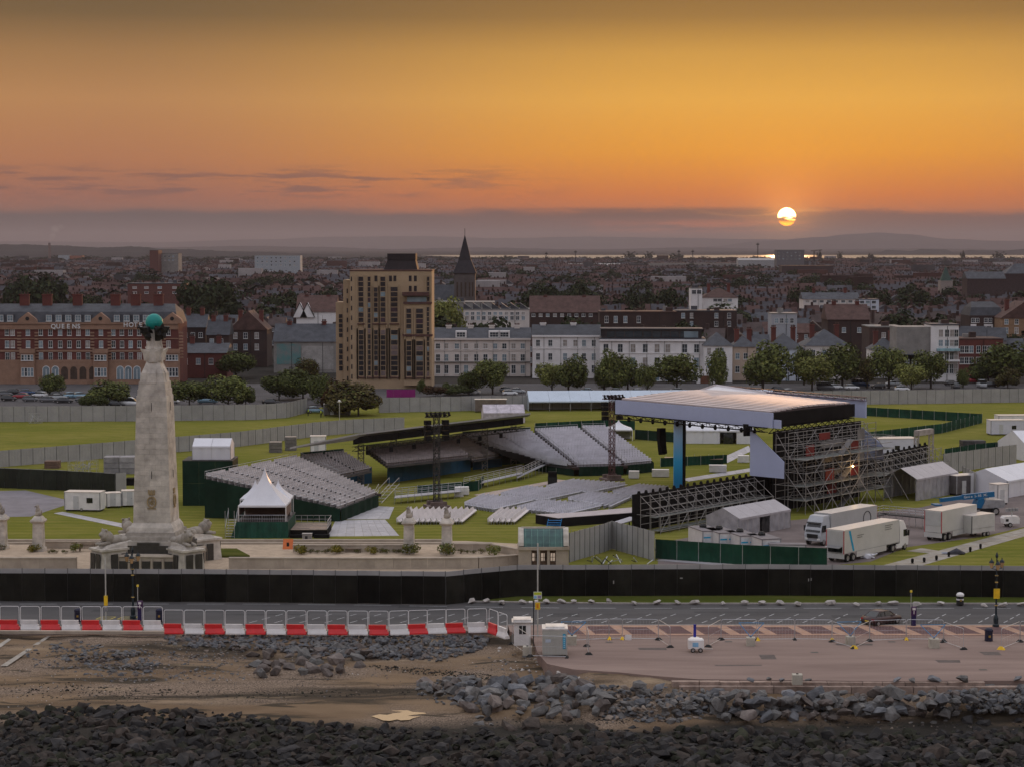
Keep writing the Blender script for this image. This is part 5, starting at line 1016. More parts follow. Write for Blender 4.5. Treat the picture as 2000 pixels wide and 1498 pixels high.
def pagoda(label, p, s, hw, ht, skirt=None):
    t = thing('pagoda_tent', label, 'tent', p); b = MB(); n = 10; vs = []
    for k in range(n + 1):
        f = k / n; h = s * (1 - f) ** 1.9 * .94 + .06 * s * (1 - f) + .05; z = hw + (ht - hw) * f; vs.append([(-h, -h, z), (0, -h * .97, z), (h, -h, z), (h * .97, 0, z), (h, h, z), (0, h * .97, z), (-h, h, z), (-h * .97, 0, z)])
    for i in range(4): # four roof faces, a seam between each
        bb = MB(); i0 = 2 * i; idx = [i0, i0 + 1, (i0 + 2) % 8]; vv = [vs[k][j] for k in range(n + 1) for j in idx]
        bb.add(vv, [[k * 3 + j, k * 3 + j + 1, k * 3 + 4 + j, k * 3 + 3 + j] for k in range(n) for j in (0, 1)]).build('roof_face', m_tent, t, smooth=True)
    for x in (-s, s):
        for y in (-s, s): MB().box(x - .06, x + .06, y - .06, y + .06, 0, hw).build('post', m_wpl, t)
    for y in (-s, s): MB().box(-s, s, y - .02, y + .02, hw - .25, hw).build('valance', m_tent, t)
    for x in (-s, s): MB().box(x - .02, x + .02, -s, s, hw - .25, hw).build('valance', m_tent, t)
    if skirt: 
        for x in (-s, s): MB().box(x - .03, x + .03, -s + .1, s - .1, .6, hw - .25).build('side_wall', skirt, t)
        MB().box(-s + .1, s - .1, s - .03, s + .03, 0, hw - .25).build('back_wall', skirt, t)
    return t
pg = G(512, 1050); PX, PY = pg.x, pg.y + 3.2
pl = thing('tent_platform', 'green draped raised platform under the white pagoda tents', 'platform', (PX, pg.y, 0)); m_gd = M('green_drape', (.008, .055, .036), var=.35, scale=.7, rough=.7, bump=.5, bscale=.8)
vs = []; nd = 24
for i in range(nd + 1): x = -3.35 + 6.7 * i / nd; vs += [(x, -.10 * (i % 2) - .12 - .1 * math.sin(i), 0), (x, -.06 * (i % 2), 2.1)]
MB().add(vs, [[2 * i, 2 * i + 2, 2 * i + 3, 2 * i + 1] for i in range(nd)]).build('front_drape', m_gd, pl); MB().hexa([(-4.1, -.2, 0), (-3.3, -.2, 0), (-3.3, 9, 0), (-4.1, 9, 0)], [(-3.35, 0, 2.1), (-3.3, 0, 2.1), (-3.3, 9, 2.1), (-3.35, 9, 2.1)]).build('side_drape', m_gd, pl); MB().box(3.3, 3.4, 0, 9, 0, 2.1).build('side_drape', m_gd, pl); MB().box(-3.35, 3.35, 0, 10, 2.0, 2.15).build('floor', m_deck, pl)
for x0, x1 in ((-3.3, -.05), (.05, 3.3)):
    r_ = MB()
    for z in (2.5, 3.0): r_.tube((x0, .1, z), (x1, .1, z), .03, n=4)
    for i in range(12): x = x0 + (x1 - x0) * i / 11; r_.tube((x, .1, 2.15), (x, .1, 3.0), .02, n=4)
    r_.build('balustrade', m_alu, pl)
m_int = M('tent_lining', (.16, .11, .09), var=.2)
pagoda('large white pagoda tent on the green draped platform', (PX, PY + .2, 2.15), 3.1, 2.1, 6.9, m_int); pagoda('smaller white pagoda peak behind the big one on the left', (PX - 1.9, PY + 5.3, 2.15), 1.8, 2.2, 4.5); pagoda('smaller white pagoda peak behind the big one on the right', (PX + 1.2, PY + 5.3, 2.15), 1.8, 2.2, 4.5)
pagoda('small white pagoda beside the rightmost seating block', G(1208, 858), 2.6, 2.2, 3.9, m_tent)
stp = thing('access_stair', 'steel access stair tower at the left of the pagoda platform', 'stairs', (PX - 4.2, pg.y + 2, 0))
for k in range(7): MB().box(-.6, .6, -2.2 + k * .45, -1.8 + k * .45, .2 + k * .3, .25 + k * .3).build('tread', m_alu, stp)
for x in (-.6, .6):
    for y in (-2.2, 1.0): MB().bar((x, y, 0), (x, y, 3.6), .06).build('post', m_alu, stp)
    MB().bar((x, -2.2, 1.3), (x, 1.0, 3.3), .05).build('handrail', m_alu, stp)
dk = thing('timber_deck', 'low weathered timber deck with railing right of the pagoda', 'deck', (PX + 3.6, pg.y + .5, 0)); Wd = [M('plank%d' % i, c, var=.25, scale=1.5, rough=.7) for i, c in enumerate(((.20, .15, .12), (.26, .20, .16), (.15, .11, .09), (.33, .24, .17)))]
for i in range(13):
    for j in range(2): MB().box(.05 + j * 2.35, 2.38 + j * 2.35, .3 + i * .52, .8 + i * .52, .95, 1.0).build('plank', Wd[rnd.choice((0, 0, 1, 1, 2, 3))], dk)
MB().box(.0, 4.8, .25, .33, .1, .94).build('skirt', m_dark, dk); MB().box(4.75, 4.83, .25, 7.1, .1, .94).build('skirt', m_dark, dk); MB().box(0, 1.6, -.7, .2, .0, .4).build('step', m_dark, dk); MB().box(3.2, 5.2, -.8, .2, .0, .45).build('step', m_dark, dk)
for (x0, y0, x1, y1) in ((0, 7.1, 2.4, 7.1), (2.4, 7.1, 4.8, 7.1), (4.8, 7.1, 4.8, 4), (4.8, 4, 4.8, 1)):
    r_ = MB(); 
    for z in (1.05, 1.5, 2.0): r_.bar((x0, y0, z), (x1, y1, z), .05)
    for f in (0, .33, .66, 1): r_.bar((x0 + (x1 - x0) * f, y0 + (y1 - y0) * f, 1), (x0 + (x1 - x0) * f, y0 + (y1 - y0) * f, 2.0), .05)
    r_.build('railing', m_alu, dk)
# trackway mats
m_mat = M('track_panel', (.36, .35, .37), var=.12, scale=.8, rough=.6, rand=.1)
def mats(label, A, B_, C_, D_, nu, nv, mat=m_mat, z=.03):
    A, B_, C_, D_ = [Vector(G(*p)) for p in (A, B_, C_, D_)]; t = thing('track_matting', label, 'matting', A)
    f = lambda u, v: A.lerp(B_, u).lerp(D_.lerp(C_, u), v)
    for i in range(nu):
        for j in range(nv): g_ = .012 / 1; q = [f((i + g_) / nu, (j + g_) / nv), f((i + 1 - g_) / nu, (j + g_) / nv), f((i + 1 - g_) / nu, (j + 1 - g_) / nv), f((i + g_) / nu, (j + 1 - g_) / nv)]; MB().hexa([p for p in q], [p + ZZ * (z + rnd.uniform(0, .012)) for p in q]).build('panel', mat, t, world=True)
mats('pale grey plastic track matting in front of the left stand', (640, 1047), (780, 1046), (752, 1014), (655, 1016), 8, 4); mats('pale matting strip leading up to the stairs of the left stand', (668, 1014), (760, 1013), (770, 990), (738, 988), 4, 4)
m_path = M('path_panel', (.33, .31, .28), col2=(.24, .20, .15), scale=.6, rough=.8, rand=.12)
mats('diagonal grey trackway crossing the right lawn', (1712, 1107), (1790, 1107), (2040, 1036), (2020, 1026), 2, 16, m_path); mats('short trackway spur between the lorries and the main trackway', (1770, 1076), (1800, 1070), (1850, 1078), (1838, 1082), 2, 2, m_path)
mats('pale path on the grass left of the memorial', (105, 1002), (122, 999), (265, 1027), (255, 1033), 2, 12, m_mat); mats('pale path strip along the foot of the green fence', (1282, 1094), (1300, 1090), (1480, 1103), (1440, 1106), 1, 8, m_mat); mats('white path by the stage seen under the roof', (1405, 896), (1420, 904), (1468, 880), (1462, 870), 2, 6, m_mat); mats('pale path through the floor seating', (925, 966), (950, 970), (1110, 938), (1090, 936), 1, 12, M('path_pink', (.38, .30, .26), var=.15, rand=.08)); mats('pale path right of the floor seating', (1330, 935), (1345, 940), (1470, 920), (1465, 914), 1, 8, m_mat)
struct(MB().poly([tuple(G(x, y, .012)) for x, y in ((1285, 1060), (1285, 1103), (1600, 1106), (1700, 1096), (1770, 1068), (1920, 1047), (2080, 1010), (2080, 940), (1960, 952), (1800, 990), (1500, 1020))]).build('yard', M('yard_asphalt', (.15, .12, .115), var=.25, scale=.25, rough=.9)))
struct(MB().poly([tuple(G(x, y, .012)) for x, y in ((-60, 1010), (60, 1008), (130, 985), (128, 975), (50, 957), (-60, 960))]).build('hardstanding', M('hardstanding', (.19, .175, .19), var=.2, scale=.3, rough=.9)))
def cabin(label, p, rz, L, W, H_, col=m_wpl, roofm=None, door=True, win=True, legs=True, name='portable_cabin', cat='cabin'):
    t = thing(name, label, cat, p, rz); z0 = .25 if legs else 0
    MB().box(0, L, 0, W, z0, H_).build('body', col, t); MB().box(-.05, L + .05, -.05, W + .05, H_ + .003, H_ + .1).build('roof', roofm or M('cabin_roof', (.55, .50, .46), rough=.35, var=.08), t)
    for x in (.0, L - .1): MB().box(x - .02, x + .12, -.03, .05, z0, H_ - .002).build('corner_post', m_gry, t)
    if door: MB().box(.25 * L, .25 * L + .8, -.04, .0, z0 + .05, z0 + 2.0).build('door', M('cabin_door', (.48, .48, .48), var=.05), t); MB().box(.25 * L + .65, .25 * L + .72, -.07, -.04, z0 + 1.0, z0 + 1.08).build('handle', m_trim, t)
    if win: MB().box(.62 * L, .62 * L + .9, -.035, .0, z0 + 1.0, z0 + 1.75).build('window', m_glass, t)
    if legs:
        for x in (.2, L - .4): MB().box(x, x + .2, .1, W - .1, 0, .25).build('skid', m_trim, t)
    return t
cabin('white portable toilet trailer on the left lawn near the memorial', G(126, 998), R(-6), 5.3, 2.4, 2.75); wheel(bpy.data.objects['portable_cabin'], 2.5, .1, .3)
cabin('small white cabin left of the memorial shaft', G(208, 992), R(20), 2.2, 2.0, 2.1, win=False); cabin('white cabin tucked behind the memorial shaft', G(238, 990), R(10), 3.0, 2.0, 2.3, win=False)
cabin('white double door cabin by the hoarding behind the left stand', G(606, 884), R(4), 2.9, 2.2, 3.0, win=False)
cabin('white site office cabin at the right edge of the far lawn', G(1935, 850), R(4), 7, 3, 3.0, M('cab_lilac', (.55, .55, .62), var=.05)); cabin('white cabin behind the site office at the right edge', G(1950, 842), R(4), 8, 3, 3.2)
cabin('long white cabin block right of the stage with flat roof', G(1676, 892), R(6), 11, 4, 3.2, M('cab_lilac', (.55, .55, .62)), door=False, win=True); cabin('white kiosk box standing by the boom lift', G(1948, 986), R(30), 2.2, 1.8, 3.0, win=False); cabin('small plant cabin behind the open grey tent', G(1868, 968), R(30), 4.5, 2.4, 3.0, M('dark_cabin', (.10, .09, .09)), win=False)
cabin('dark brown security cabin by the gate under the tree', G(632, 812), R(2), 6, 2.4, 2.6, M('dark_cabin', (.10, .09, .09))); cabin('brown storage cabin against the far hoarding', G(927, 805), R(1), 7.4, 2.4, 2.9, M('brown_cabin', (.15, .12, .10), var=.2), door=False)
for i, (px, py, w_) in enumerate(((1372, 1072, 2.6), (1404, 1076, 2.8), (1445, 1082, 2.8), (1488, 1089, 2.8))):
    t = cabin(['leftmost white generator cabinet behind the green fence', 'second white generator cabinet behind the green fence', 'third white generator cabinet behind the green fence', 'fourth white generator cabinet with blue stripes behind the green fence'][i], G(px, py + 2), R(16), 2.5, 5, 2.35, M('generator_white', (.58, .55, .53), var=.08), M('generator_roof', (.16, .145, .155), var=.15, rough=.6), False, False, True, 'generator', 'generator')
    for x in (.12, 1.3): MB().box(x, x + 1.05, -.03, 0, .5, 2.1).build('door', M('generator_door', (.54, .55, .56)), t); MB().box(x + .05, x + .95, -.045, -.03, 1.5, 1.68).build('blue_stripe', M('stripe_blue', (.0, .28, .48)), t)
    MB().lathe([(.45, 0), (.5, .2), (.3, .45)], 8, (1.3, 3.2, 2.46)).build('exhaust', m_trim, t)
t = cabin('low white generator with doors at the right end of the green fence', G(1503, 1094), R(-4), 4.4, 1.6, 1.9, M('generator_white', (.58, .55, .53)), M('generator_roof', (.16, .145, .155)), False, False, True, 'generator', 'generator')
for x in (.3, 1.4, 2.5): MB().box(x, x + .9, -.03, 0, .5, 1.7).build('door', M('generator_door', (.54, .55, .56)), t)
def screen_fence(label, pts, h, mat, wd=3.0, name='mesh_fence'):
    t = thing(name, label, 'fence', (*pts[0], 0)); 
    for (x0, y0), (x1, y1) in zip(pts[:-1], pts[1:]):
        d = Vector((x1 - x0, y1 - y0, 0)); n = max(1, round(d.length / wd)); a0 = Vector((x0, y0, 0)); s = Vector((-d.y, d.x, 0)).normalized()
        for k in range(n):
            a, e = a0 + d * (k / n), a0 + d * ((k + 1) / n); vs = []
            for i in range(7): q = a.lerp(e, i / 6) + s * (.06 if i % 2 else -.02); vs += [q + ZZ * .05, q + s * .05 + ZZ * h * .5, q + ZZ * h]
            MB().add(vs, [[i * 3 + j, i * 3 + 3 + j, i * 3 + 4 + j, i * 3 + 1 + j] for i in range(6) for j in (0, 1)]).build('screen_panel', mat, t, world=True); rod(a, a + ZZ * (h + .1), .04, t, m_alu, 'post', True)
screen_fence('green mesh fence screening the generators in front of the lorries', [XY(1280, 1091), XY(1450, 1103), XY(1615, 1110)], 2.45, m_gscr2)
for a_, lb in ((((1690, 812), (1918, 826), (1840, 846), (1690, 864)), 'green screened enclosure on the far right lawn'), (((1845, 898), (1905, 888), (1945, 884), (2020, 900)), 'green screens in front of the large right marquee'), (((1045, 845), (1180, 838), (1240, 840)), 'green screen along the back of the right seating'), (((1240, 858), (1345, 866)), 'dark green screen between small pagoda and function tent'), (((1290, 912), (1420, 905)), 'low green fence in front of the small side stage'), (((815, 968), (935, 958), (945, 948)), 'low green fence around the mixing position')):
    screen_fence(lb, [XY(*p) for p in a_], 2.0 if a_[0][1] < 900 else 1.6, m_gscr2 if 'dark' not in lb else m_gscr)
hoarding('site_hoarding', 'grey hoarding between the two right hand marquees', [XY(1842, 925), XY(1985, 905)], 3.4); hoarding('site_hoarding', 'short grey hoarding corner by the open grey tent', [XY(1880, 955), XY(1905, 968)], 3.6)
# mixing platform and stair ramps in front of centre stand
mp_ = thing('mixing_platform', 'steel mixing platform with ramps below the blue wall', 'platform', G(800, 985))
for (a_, e_, h0, h1) in (((770, 985), (900, 972), 1.0, 1.0), ((905, 962), (1020, 935), .9, .9), ((1010, 940), (1080, 918), .6, 1.6)):
    a, e = Vector(G(*a_)), Vector(G(*e_)); MB().hexa([a + ZZ * (h0 - .1), e + ZZ * (h1 - .1), e + ZZ * (h1 - .1) + Vector((0, 3, 0)), a + ZZ * (h0 - .1) + Vector((0, 3, 0))], [a + ZZ * h0, e + ZZ * h1, e + ZZ * h1 + Vector((0, 3, 0)), a + ZZ * h0 + Vector((0, 3, 0))]).build('deck', m_mat, mp_, world=True)
    n = 10
    for o_ in (Vector((0, 0, 0)), Vector((0, 3, 0))):
        for k in range(n + 1): s_ = k / n; p = a.lerp(e, s_) + o_; rod(p, p + ZZ * (h0 + (h1 - h0) * s_ + 1.1), .03, mp_, m_alu, 'post', True)
        for hh in (.55, 1.1): rod(a + o_ + ZZ * (h0 + hh), e + o_ + ZZ * (h1 + hh), .03, mp_, m_alu, 'rail', True)
for px0, py0, px1, py1, lb in ((690, 1000, 712, 985, 'aluminium stair at the foot of the white seat rows, left'), (712, 990, 730, 978, 'aluminium stair at the foot of the white seat rows, middle'), (735, 982, 770, 965, 'aluminium stair at the foot of the white seat rows, right'), (1095, 925, 1075, 905, 'stair below the wide lilac seating block'), (1160, 925, 1140, 908, 'stair below the middle lilac seating block'), (1235, 920, 1222, 906, 'stair below the rightmost lilac seating block')):
    a, e = Vector(G(px0, py0)), Vector(G(px1, py1)) ; e = e + ZZ * 1.6; t = thing('steel_stair', lb, 'stairs', a)
    for k in range(6): p = a.lerp(e, (k + .5) / 6); MB().bar(p - Vector((.7, 0, 0)), p + Vector((.7, 0, 0)), .3, .05).build('tread', m_alu, t, world=True)
    for o_ in (-.75, .75):
        v = Vector((o_, 0, 0)); rod(a + v, e + v, .05, t, m_alu, 'stringer', True); rod(a + v + ZZ, e + v + ZZ, .035, t, m_alu, 'handrail', True)
        for f in (0, .5, 1): rod(a.lerp(e, f) + v, a.lerp(e, f) + v + ZZ, .03, t, m_alu, 'post', True)
# white stacks of crowd barriers, crates, speakers, misc
for px, py, w_, lb in ((1238, 934, 1.7, 'small stack of white panels left of the screen column'), (1290, 931, 2.8, 'stack of white panels beside the screen column'), (1402, 922, 2.9, 'stack of white panels on the grass under the stage roof'), (1452, 903, 2.0, 'stack of white panels near the near side screen'), (905, 966, 1.6, 'white crate stack by the mixing platform')):
    t = thing('panel_stack', lb, 'stack', G(px, py), R(-6))
    for k in range(6): MB().box(-w_ / 2 + rnd.uniform(-.04, .04), w_ / 2 + rnd.uniform(-.04, .04), -.6, .6, .1 + k * .2, .28 + k * .2).build('panel', m_wpl, t)
sst = thing('side_stage', 'small low side stage with warm brown floor under the roof', 'stage', G(1355, 905)); MB().box(-5, 5, -1.5, 2.5, 0, .9).build('plinth', m_gscr, sst); MB().box(-5, 5, -1.5, 2.5, .904, .95).build('deck', M('side_stage_deck', (.30, .20, .15), rough=.35), sst)
for x in (-5, -2.5, 0, 2.5, 5): MB().bar((x, -1.5, .95), (x, -1.5, 1.9), .05).build('post', m_alu, sst)
spk = thing('loudspeaker', 'black loudspeaker stack standing on the pale path', 'loudspeaker', G(1079, 946)); MB().box(-.75, .75, -.5, .5, 0, 1.35).build('cabinet', m_dark, spk); MB().box(-.7, .7, -.52, -.5, .1, 1.25).build('grille', m_trim, spk); MB().box(-.7, .7, -.5, .5, 1.36, 2.1).build('cabinet', m_dark, spk)
def stack(label, px, py, w_, d_, h_, n, mat, name='crate_stack'):
    t = thing(name, label, 'crates', G(px, py), R(3)); cols = max(1, round(w_ / 2.4))
    for c_ in range(cols):
        for k in range(n): hh = h_ / n; MB().box(c_ * w_ / cols + .04, (c_ + 1) * w_ / cols - .04, rnd.uniform(0, .15), d_, k * hh + .03, (k + 1) * hh - .03).build('crate', mat, t)
m_cr = M('grey_crate', (.25, .24, .25), var=.25, scale=.8, rand=.15)
stack('stack of grey plastic crates left of the memorial shaft', 202, 926, 5.2, 3, 2.9, 3, m_cr); stack('brown flat crate stack on the hoarding line at far left', 86, 915, 2.6, 2, 1.3, 2, M('brown_crate', (.13, .08, .06), var=.3)); stack('black equipment cases beside the memorial shaft', 246, 948, 1.6, 1.5, 1.2, 3, m_dark); stack('steel stillages behind the green stand screen', 525, 884, 2.4, 2, 2.0, 3, m_lat); stack('steel stillages left of the white double door cabin', 556, 880, 2.2, 2, 2.6, 4, m_lat); stack('dark flight cases right of the far lawn', 1880, 878, 4.5, 2.5, 1.7, 2, M('flight_case', (.07, .065, .07), rand=.3)); stack('white crates beside the runway of the floor seats', 888, 970, 1.4, 1.2, 1.5, 2, m_wpl)
for k, (px, py, lb) in enumerate(((150, 925, 'left cage pallet of tangled steel chairs behind the dark hoarding'), (175, 924, 'right cage pallet of tangled steel chairs behind the dark hoarding'), (70, 826, 'cage frame by the far hoarding at the left'))):
    t = thing('steel_cage', lb, 'cage', G(px, py))
    for x in (-1.3, 0, 1.3):
        for y in (-.7, .7): MB().bar((x, y, 0), (x, y, 2.2), .06).build('post', m_alu, t)
    for z in (.1, .8, 1.5, 2.2):
        for y in (-.7, .7): MB().bar((-1.3, y, z), (1.3, y, z), .05).build('rail', m_alu, t)
    for i in range(9): MB().bar((rnd.uniform(-1.2, 1.2), rnd.uniform(-.6, .6), rnd.uniform(.2, 1)), (rnd.uniform(-1.2, 1.2), rnd.uniform(-.6, .6), rnd.uniform(1, 2)), .06).build('folded_chair', m_galv, t)
for i, (px, py) in enumerate(((1782, 1100), (1805, 1098), (1829, 1094), (1853, 1087), (1895, 1077), (1915, 1071))):
    t = thing('path_light', ['first', 'second', 'third', 'fourth', 'fifth', 'sixth'][i] + ' small black floor light along the trackway counting from the left', 'floor light', G(px, py), R(20 * i), 'black floor lights along the trackway'); MB().box(-.16, .16, -.14, .14, 0, .08).build('base', m_dark, t); MB().lathe([(.08, .08), (.17, .2), (.18, .5), (.12, .62)], 8).build('head', m_dark, t)
tb = thing('tarpaulin_heap', 'crumpled dark tarpaulin heap lying on the trackway', 'tarpaulin', G(1868, 1082)); MB().hull([(rnd.uniform(-1.2, 1.2), rnd.uniform(-.5, .5), rnd.uniform(0, .5)) for _ in range(22)] + [(0, 0, .8)]).build('sheet', M('tarp_dark', (.05, .05, .06), var=.4), tb); MB().hull([(rnd.uniform(-1.9, -.7), rnd.uniform(-.5, .2), rnd.uniform(0, .35)) for _ in range(14)]).build('sheet', M('tarp_grey', (.25, .26, .3)), tb)
tb = thing('tarpaulin_heap', 'crumpled white sheeting heap beside the broadcast lorry wheels', 'tarpaulin', G(1698, 1090)); 
for k in range(4): MB().hull([(k * .45 - .8 + rnd.uniform(-.5, .5), rnd.uniform(-.4, .4), rnd.uniform(0, .65)) for _ in range(14)]).build('sheet', m_tent, tb)
oh = thing('orange_hatch_board', 'orange panel propped at the end of the garden wall', 'panel', G(562, 1073)); MB().hexa([(-.65, 0, 0), (.65, 0, 0), (.65, .05, 0), (-.65, .05, 0)], [(-.6, .5, 1.3), (.65, .5, 1.3), (.65, .55, 1.3), (-.6, .55, 1.3)]).build('board', M('orange_board', (.62, .17, .06), var=.12), oh); MB().box(-.15, .15, .15, .2, .4, .9).build('handle', m_trim, oh)
gb = thing('small_generator', 'small grey boxed generator on the grass beside the timber deck', 'generator', G(600, 1056)); MB().box(-.6, .6, -.4, .4, .1, .95).build('body', M('grey_box', (.28, .26, .24)), gb); MB().box(-.25, .1, -.42, -.4, .35, .7).build('panel', m_trim, gb); MB().box(-.65, .65, -.45, .45, .95, 1.02).build('lid', m_gry, gb)
aA = thing('steel_frame_heap', 'heap of folded steel frames behind the pavilion hoarding', 'frames', G(1210, 1100))
for i in range(16): x = rnd.uniform(-3.4, 3.4); MB().bar((x, rnd.uniform(-1, 1), .1), (x + rnd.uniform(-1.2, 1.2), rnd.uniform(-1, 1), rnd.uniform(.4, 1.1)), .09).build('frame', rnd.choice((m_galv, m_trim)), aA)
gr = thing('goal_arch', 'pale scaffold arch over the far right wing wall', 'arch', W3 - U * 1 - Nn * 1.5)
for x in (0, 5): b = MB(); lattice(b, (x * U.x, x * U.y, 0), (x * U.x, x * U.y, 7), .7, 7, .05); b.build('lattice_post', M('arch_paint', (.34, .30, .28)), gr)
b = MB(); b.bar((0, 0, 6.8), (5 * U.x, 5 * U.y, 6.8), .9, .9); b.build('beam', M('arch_paint', (.34, .30, .28)), gr)
for k in range(6): # raised walkway with steel balustrade behind lorries
    pass
wk = thing('steel_walkway', 'raised steel walkway with balustrade and stair behind the lorries', 'walkway', G(1680, 1030)); a, e = P(1668, 1026, 277), P(1725, 1008, 283); zz0 = 1.5
a.z = e.z = zz0; c2 = e + Nn * 8; MB().bar(a, e, 1.6, .15).build('deck', m_deck, wk, world=True); MB().bar(e, c2, 1.6, .15).build('deck', m_deck, wk, world=True)
for p, q in ((a, e), (e, c2)):
    for k in range(9): s_ = p.lerp(q, k / 8); rod((s_.x, s_.y, 0), s_ + ZZ * 1.1, .035, wk, m_alu, 'post', True)
    for hh in (.4, .75, 1.1): rod(p + ZZ * hh, q + ZZ * hh, .035, wk, m_alu, 'rail', True)
for k in range(6): s_ = c2 + Nn * (.3 + k * .35) - ZZ * (k * .27); MB().bar(s_ - U * .7, s_ + U * .7, .3, .05).build('tread', m_alu, wk, world=True)
for o_ in (-.75, .75): rod(c2 + U * o_ + ZZ * .95, c2 + U * o_ + Nn * 2.3 - ZZ * .5, .04, wk, m_alu, 'handrail', True); rod(c2 + U * o_, c2 + U * o_ + Nn * 2.3 - ZZ * 1.4, .05, wk, m_alu, 'stringer', True)
# people by the gate
def person(px, py, label, rz):
    g_ = G(px, py); t = thing('person', label, 'person', g_, rz)
    me = bpy.data.meshes.new('body'); J = [(0, 0, .95), (0, 0, 1.2), (0, 0, 1.42), (0, .02, 1.52), (0, .03, 1.66), (-.1, 0, .9), (-.12, .02, .5), (-.12, -.02, .08), (.1, 0, .9), (.13, -.03, .5), (.13, -.02, .08), (-.2, 0, 1.4), (-.26, .02, 1.12), (-.24, .12, .9), (.2, 0, 1.4), (.27, 0, 1.12), (.25, .1, .88), (-.12, .13, .04), (.13, .13, .04)]
    E_ = [(0, 1), (1, 2), (2, 3), (3, 4), (0, 5), (5, 6), (6, 7), (0, 8), (8, 9), (9, 10), (2, 11), (11, 12), (12, 13), (2, 14), (14, 15), (15, 16), (7, 17), (10, 18)]; rr = [.15, .15, .13, .055, .11, .1, .07, .05, .1, .07, .05, .07, .05, .04, .07, .05, .04, .04, .04]
    me.from_pydata(J, E_, []); me.materials.append(M('dark_trousers', (.012, .013, .018))); o = obj('body', me, t); o.modifiers.new('skin', 'SKIN'); me.skin_vertices.new() if not me.skin_vertices else None
    for v, r_ in zip(me.skin_vertices[0].data, rr): v.radius = (r_, r_)
    me.skin_vertices[0].data[0].use_root = True; ss = o.modifiers.new('sub', 'SUBSURF'); ss.levels = 1; ss.render_levels = 1
    MB().lathe([(.17, .92), (.2, 1.15), (.21, 1.38), (.12, 1.5)], 10, sy=.75).build('hi_vis_vest', M('hi_vis', (.50, .62, .03), rough=.6, var=.1), t, smooth=True); MB().sphere((0, .03, 1.68), .115, 8, 6, sz=1.2).build('head', M('skin', (.35, .2, .14)), t, smooth=True); MB().sphere((0, .0, 1.73), .12, 8, 6, sz=.9).build('hair', m_trim, t)
person(602, 812, 'steward in yellow vest by the gate hoarding, left one', 1.0); person(627, 815, 'steward in yellow vest in front of the dark security cabin', 2.5)
# gate lamp mast
lm = thing('lighting_mast', 'grey camera mast in front of the gate tree', 'mast', G(663, 832)); rod((0, 0, 0), (0, 0, 5.2), .08, lm, m_galv, 'pole'); MB().sphere((0, 0, 5.3), .3, 8, 6).build('camera_dome', m_wpl, lm); MB().box(-.5, .5, -.1, .1, 5.1, 5.25).build('cross_arm', m_galv, lm)
# ------------------------------------------------------------------ seafront street furniture
m_lampg = M('lamp_dark_green', (.012, .022, .028), rough=.45, var=.2); m_amber = M('lantern_glass', (.45, .30, .14), rough=.15, var=.2, spec=.5); m_gold = M('gold_trim', (.40, .26, .06), rough=.4, metal=.4)
def lamp(px, py, h, label, yellow=False):
    t = thing('street_lamp', label, 'street lamp', G(px, py, .05), 0); MB().lathe([(.34, 0), (.34, .25), (.24, .35), (.26, .9), (.2, 1.1), (.12, 1.25)], 8).build('base', m_lampg, t); MB().lathe([(.11, 1.2), (.1, 2.2), (.13, 2.25), (.09, 2.35), (.07, h - 2.3), (.14, h - 2.2), (.14, h - 2.05), (.06, h - 1.9), (.06, h - .1)], 8).build('post', m_lampg, t)
    for z in (2.2, h * .62, h - 2.1): MB().lathe([(.1, z - .07), (.18, z), (.1, z + .07)], 8).build('collar', m_gold, t)
    b = MB()
    for x, y in ((-.55, -.15), (.55, .15), (0, -.5)): b.bar((0, 0, h - 1.5), (x, y, h - 1.35), .06); b.bar((0, 0, h - 1.0), (x, y, h - 1.35), .04)
    b.build('bracket', m_lampg, t)
    for x, y, z in ((-.55, -.15, 0), (.55, .15, 0), (0, -.5, -.15)):
        q = MB().lathe([(.12, 0), (.24, .5), (.24, .52)], 6, (x, y, h - 1.3 + z)).build('lantern', m_amber, t); MB().lathe([(.28, .52), (.2, .7), (.06, .82), (.03, 1.0)], 6, (x, y, h - 1.3 + z)).build('lantern_cap', m_lampg, q)
    MB().lathe([(.1, h - .3), (.16, h - .1), (.03, h + .25)], 6).build('finial', m_lampg, t)
    if yellow: MB().box(-.3, .3, -.2, -.12, 2.9, 3.9).build('yellow_sign', M('sign_yellow', (.70, .46, .02), rough=.5), t)
lamp(260, 1207, 7.2, 'ornate triple lantern lamp post in front of the memorial'); lamp(1945, 1224, 7.3, 'ornate lamp post with yellow sign at the right on the promenade', True)
po = thing('street_pole', 'pale slim pole with small yellow box left of the ornate lamp', 'pole', G(207, 1210, .05)); rod((0, 0, 0), (0, 0, 6.4), .07, po, M('pole_grey', (.42, .42, .38)), 'pole'); MB().box(-.16, .2, -.14, .02, 1.5, 2.5).build('yellow_box', M('sign_yellow', (.70, .46, .02)), po); MB().box(-.14, .14, -.12, .05, .9, 1.3).build('control_box', m_gry, po)
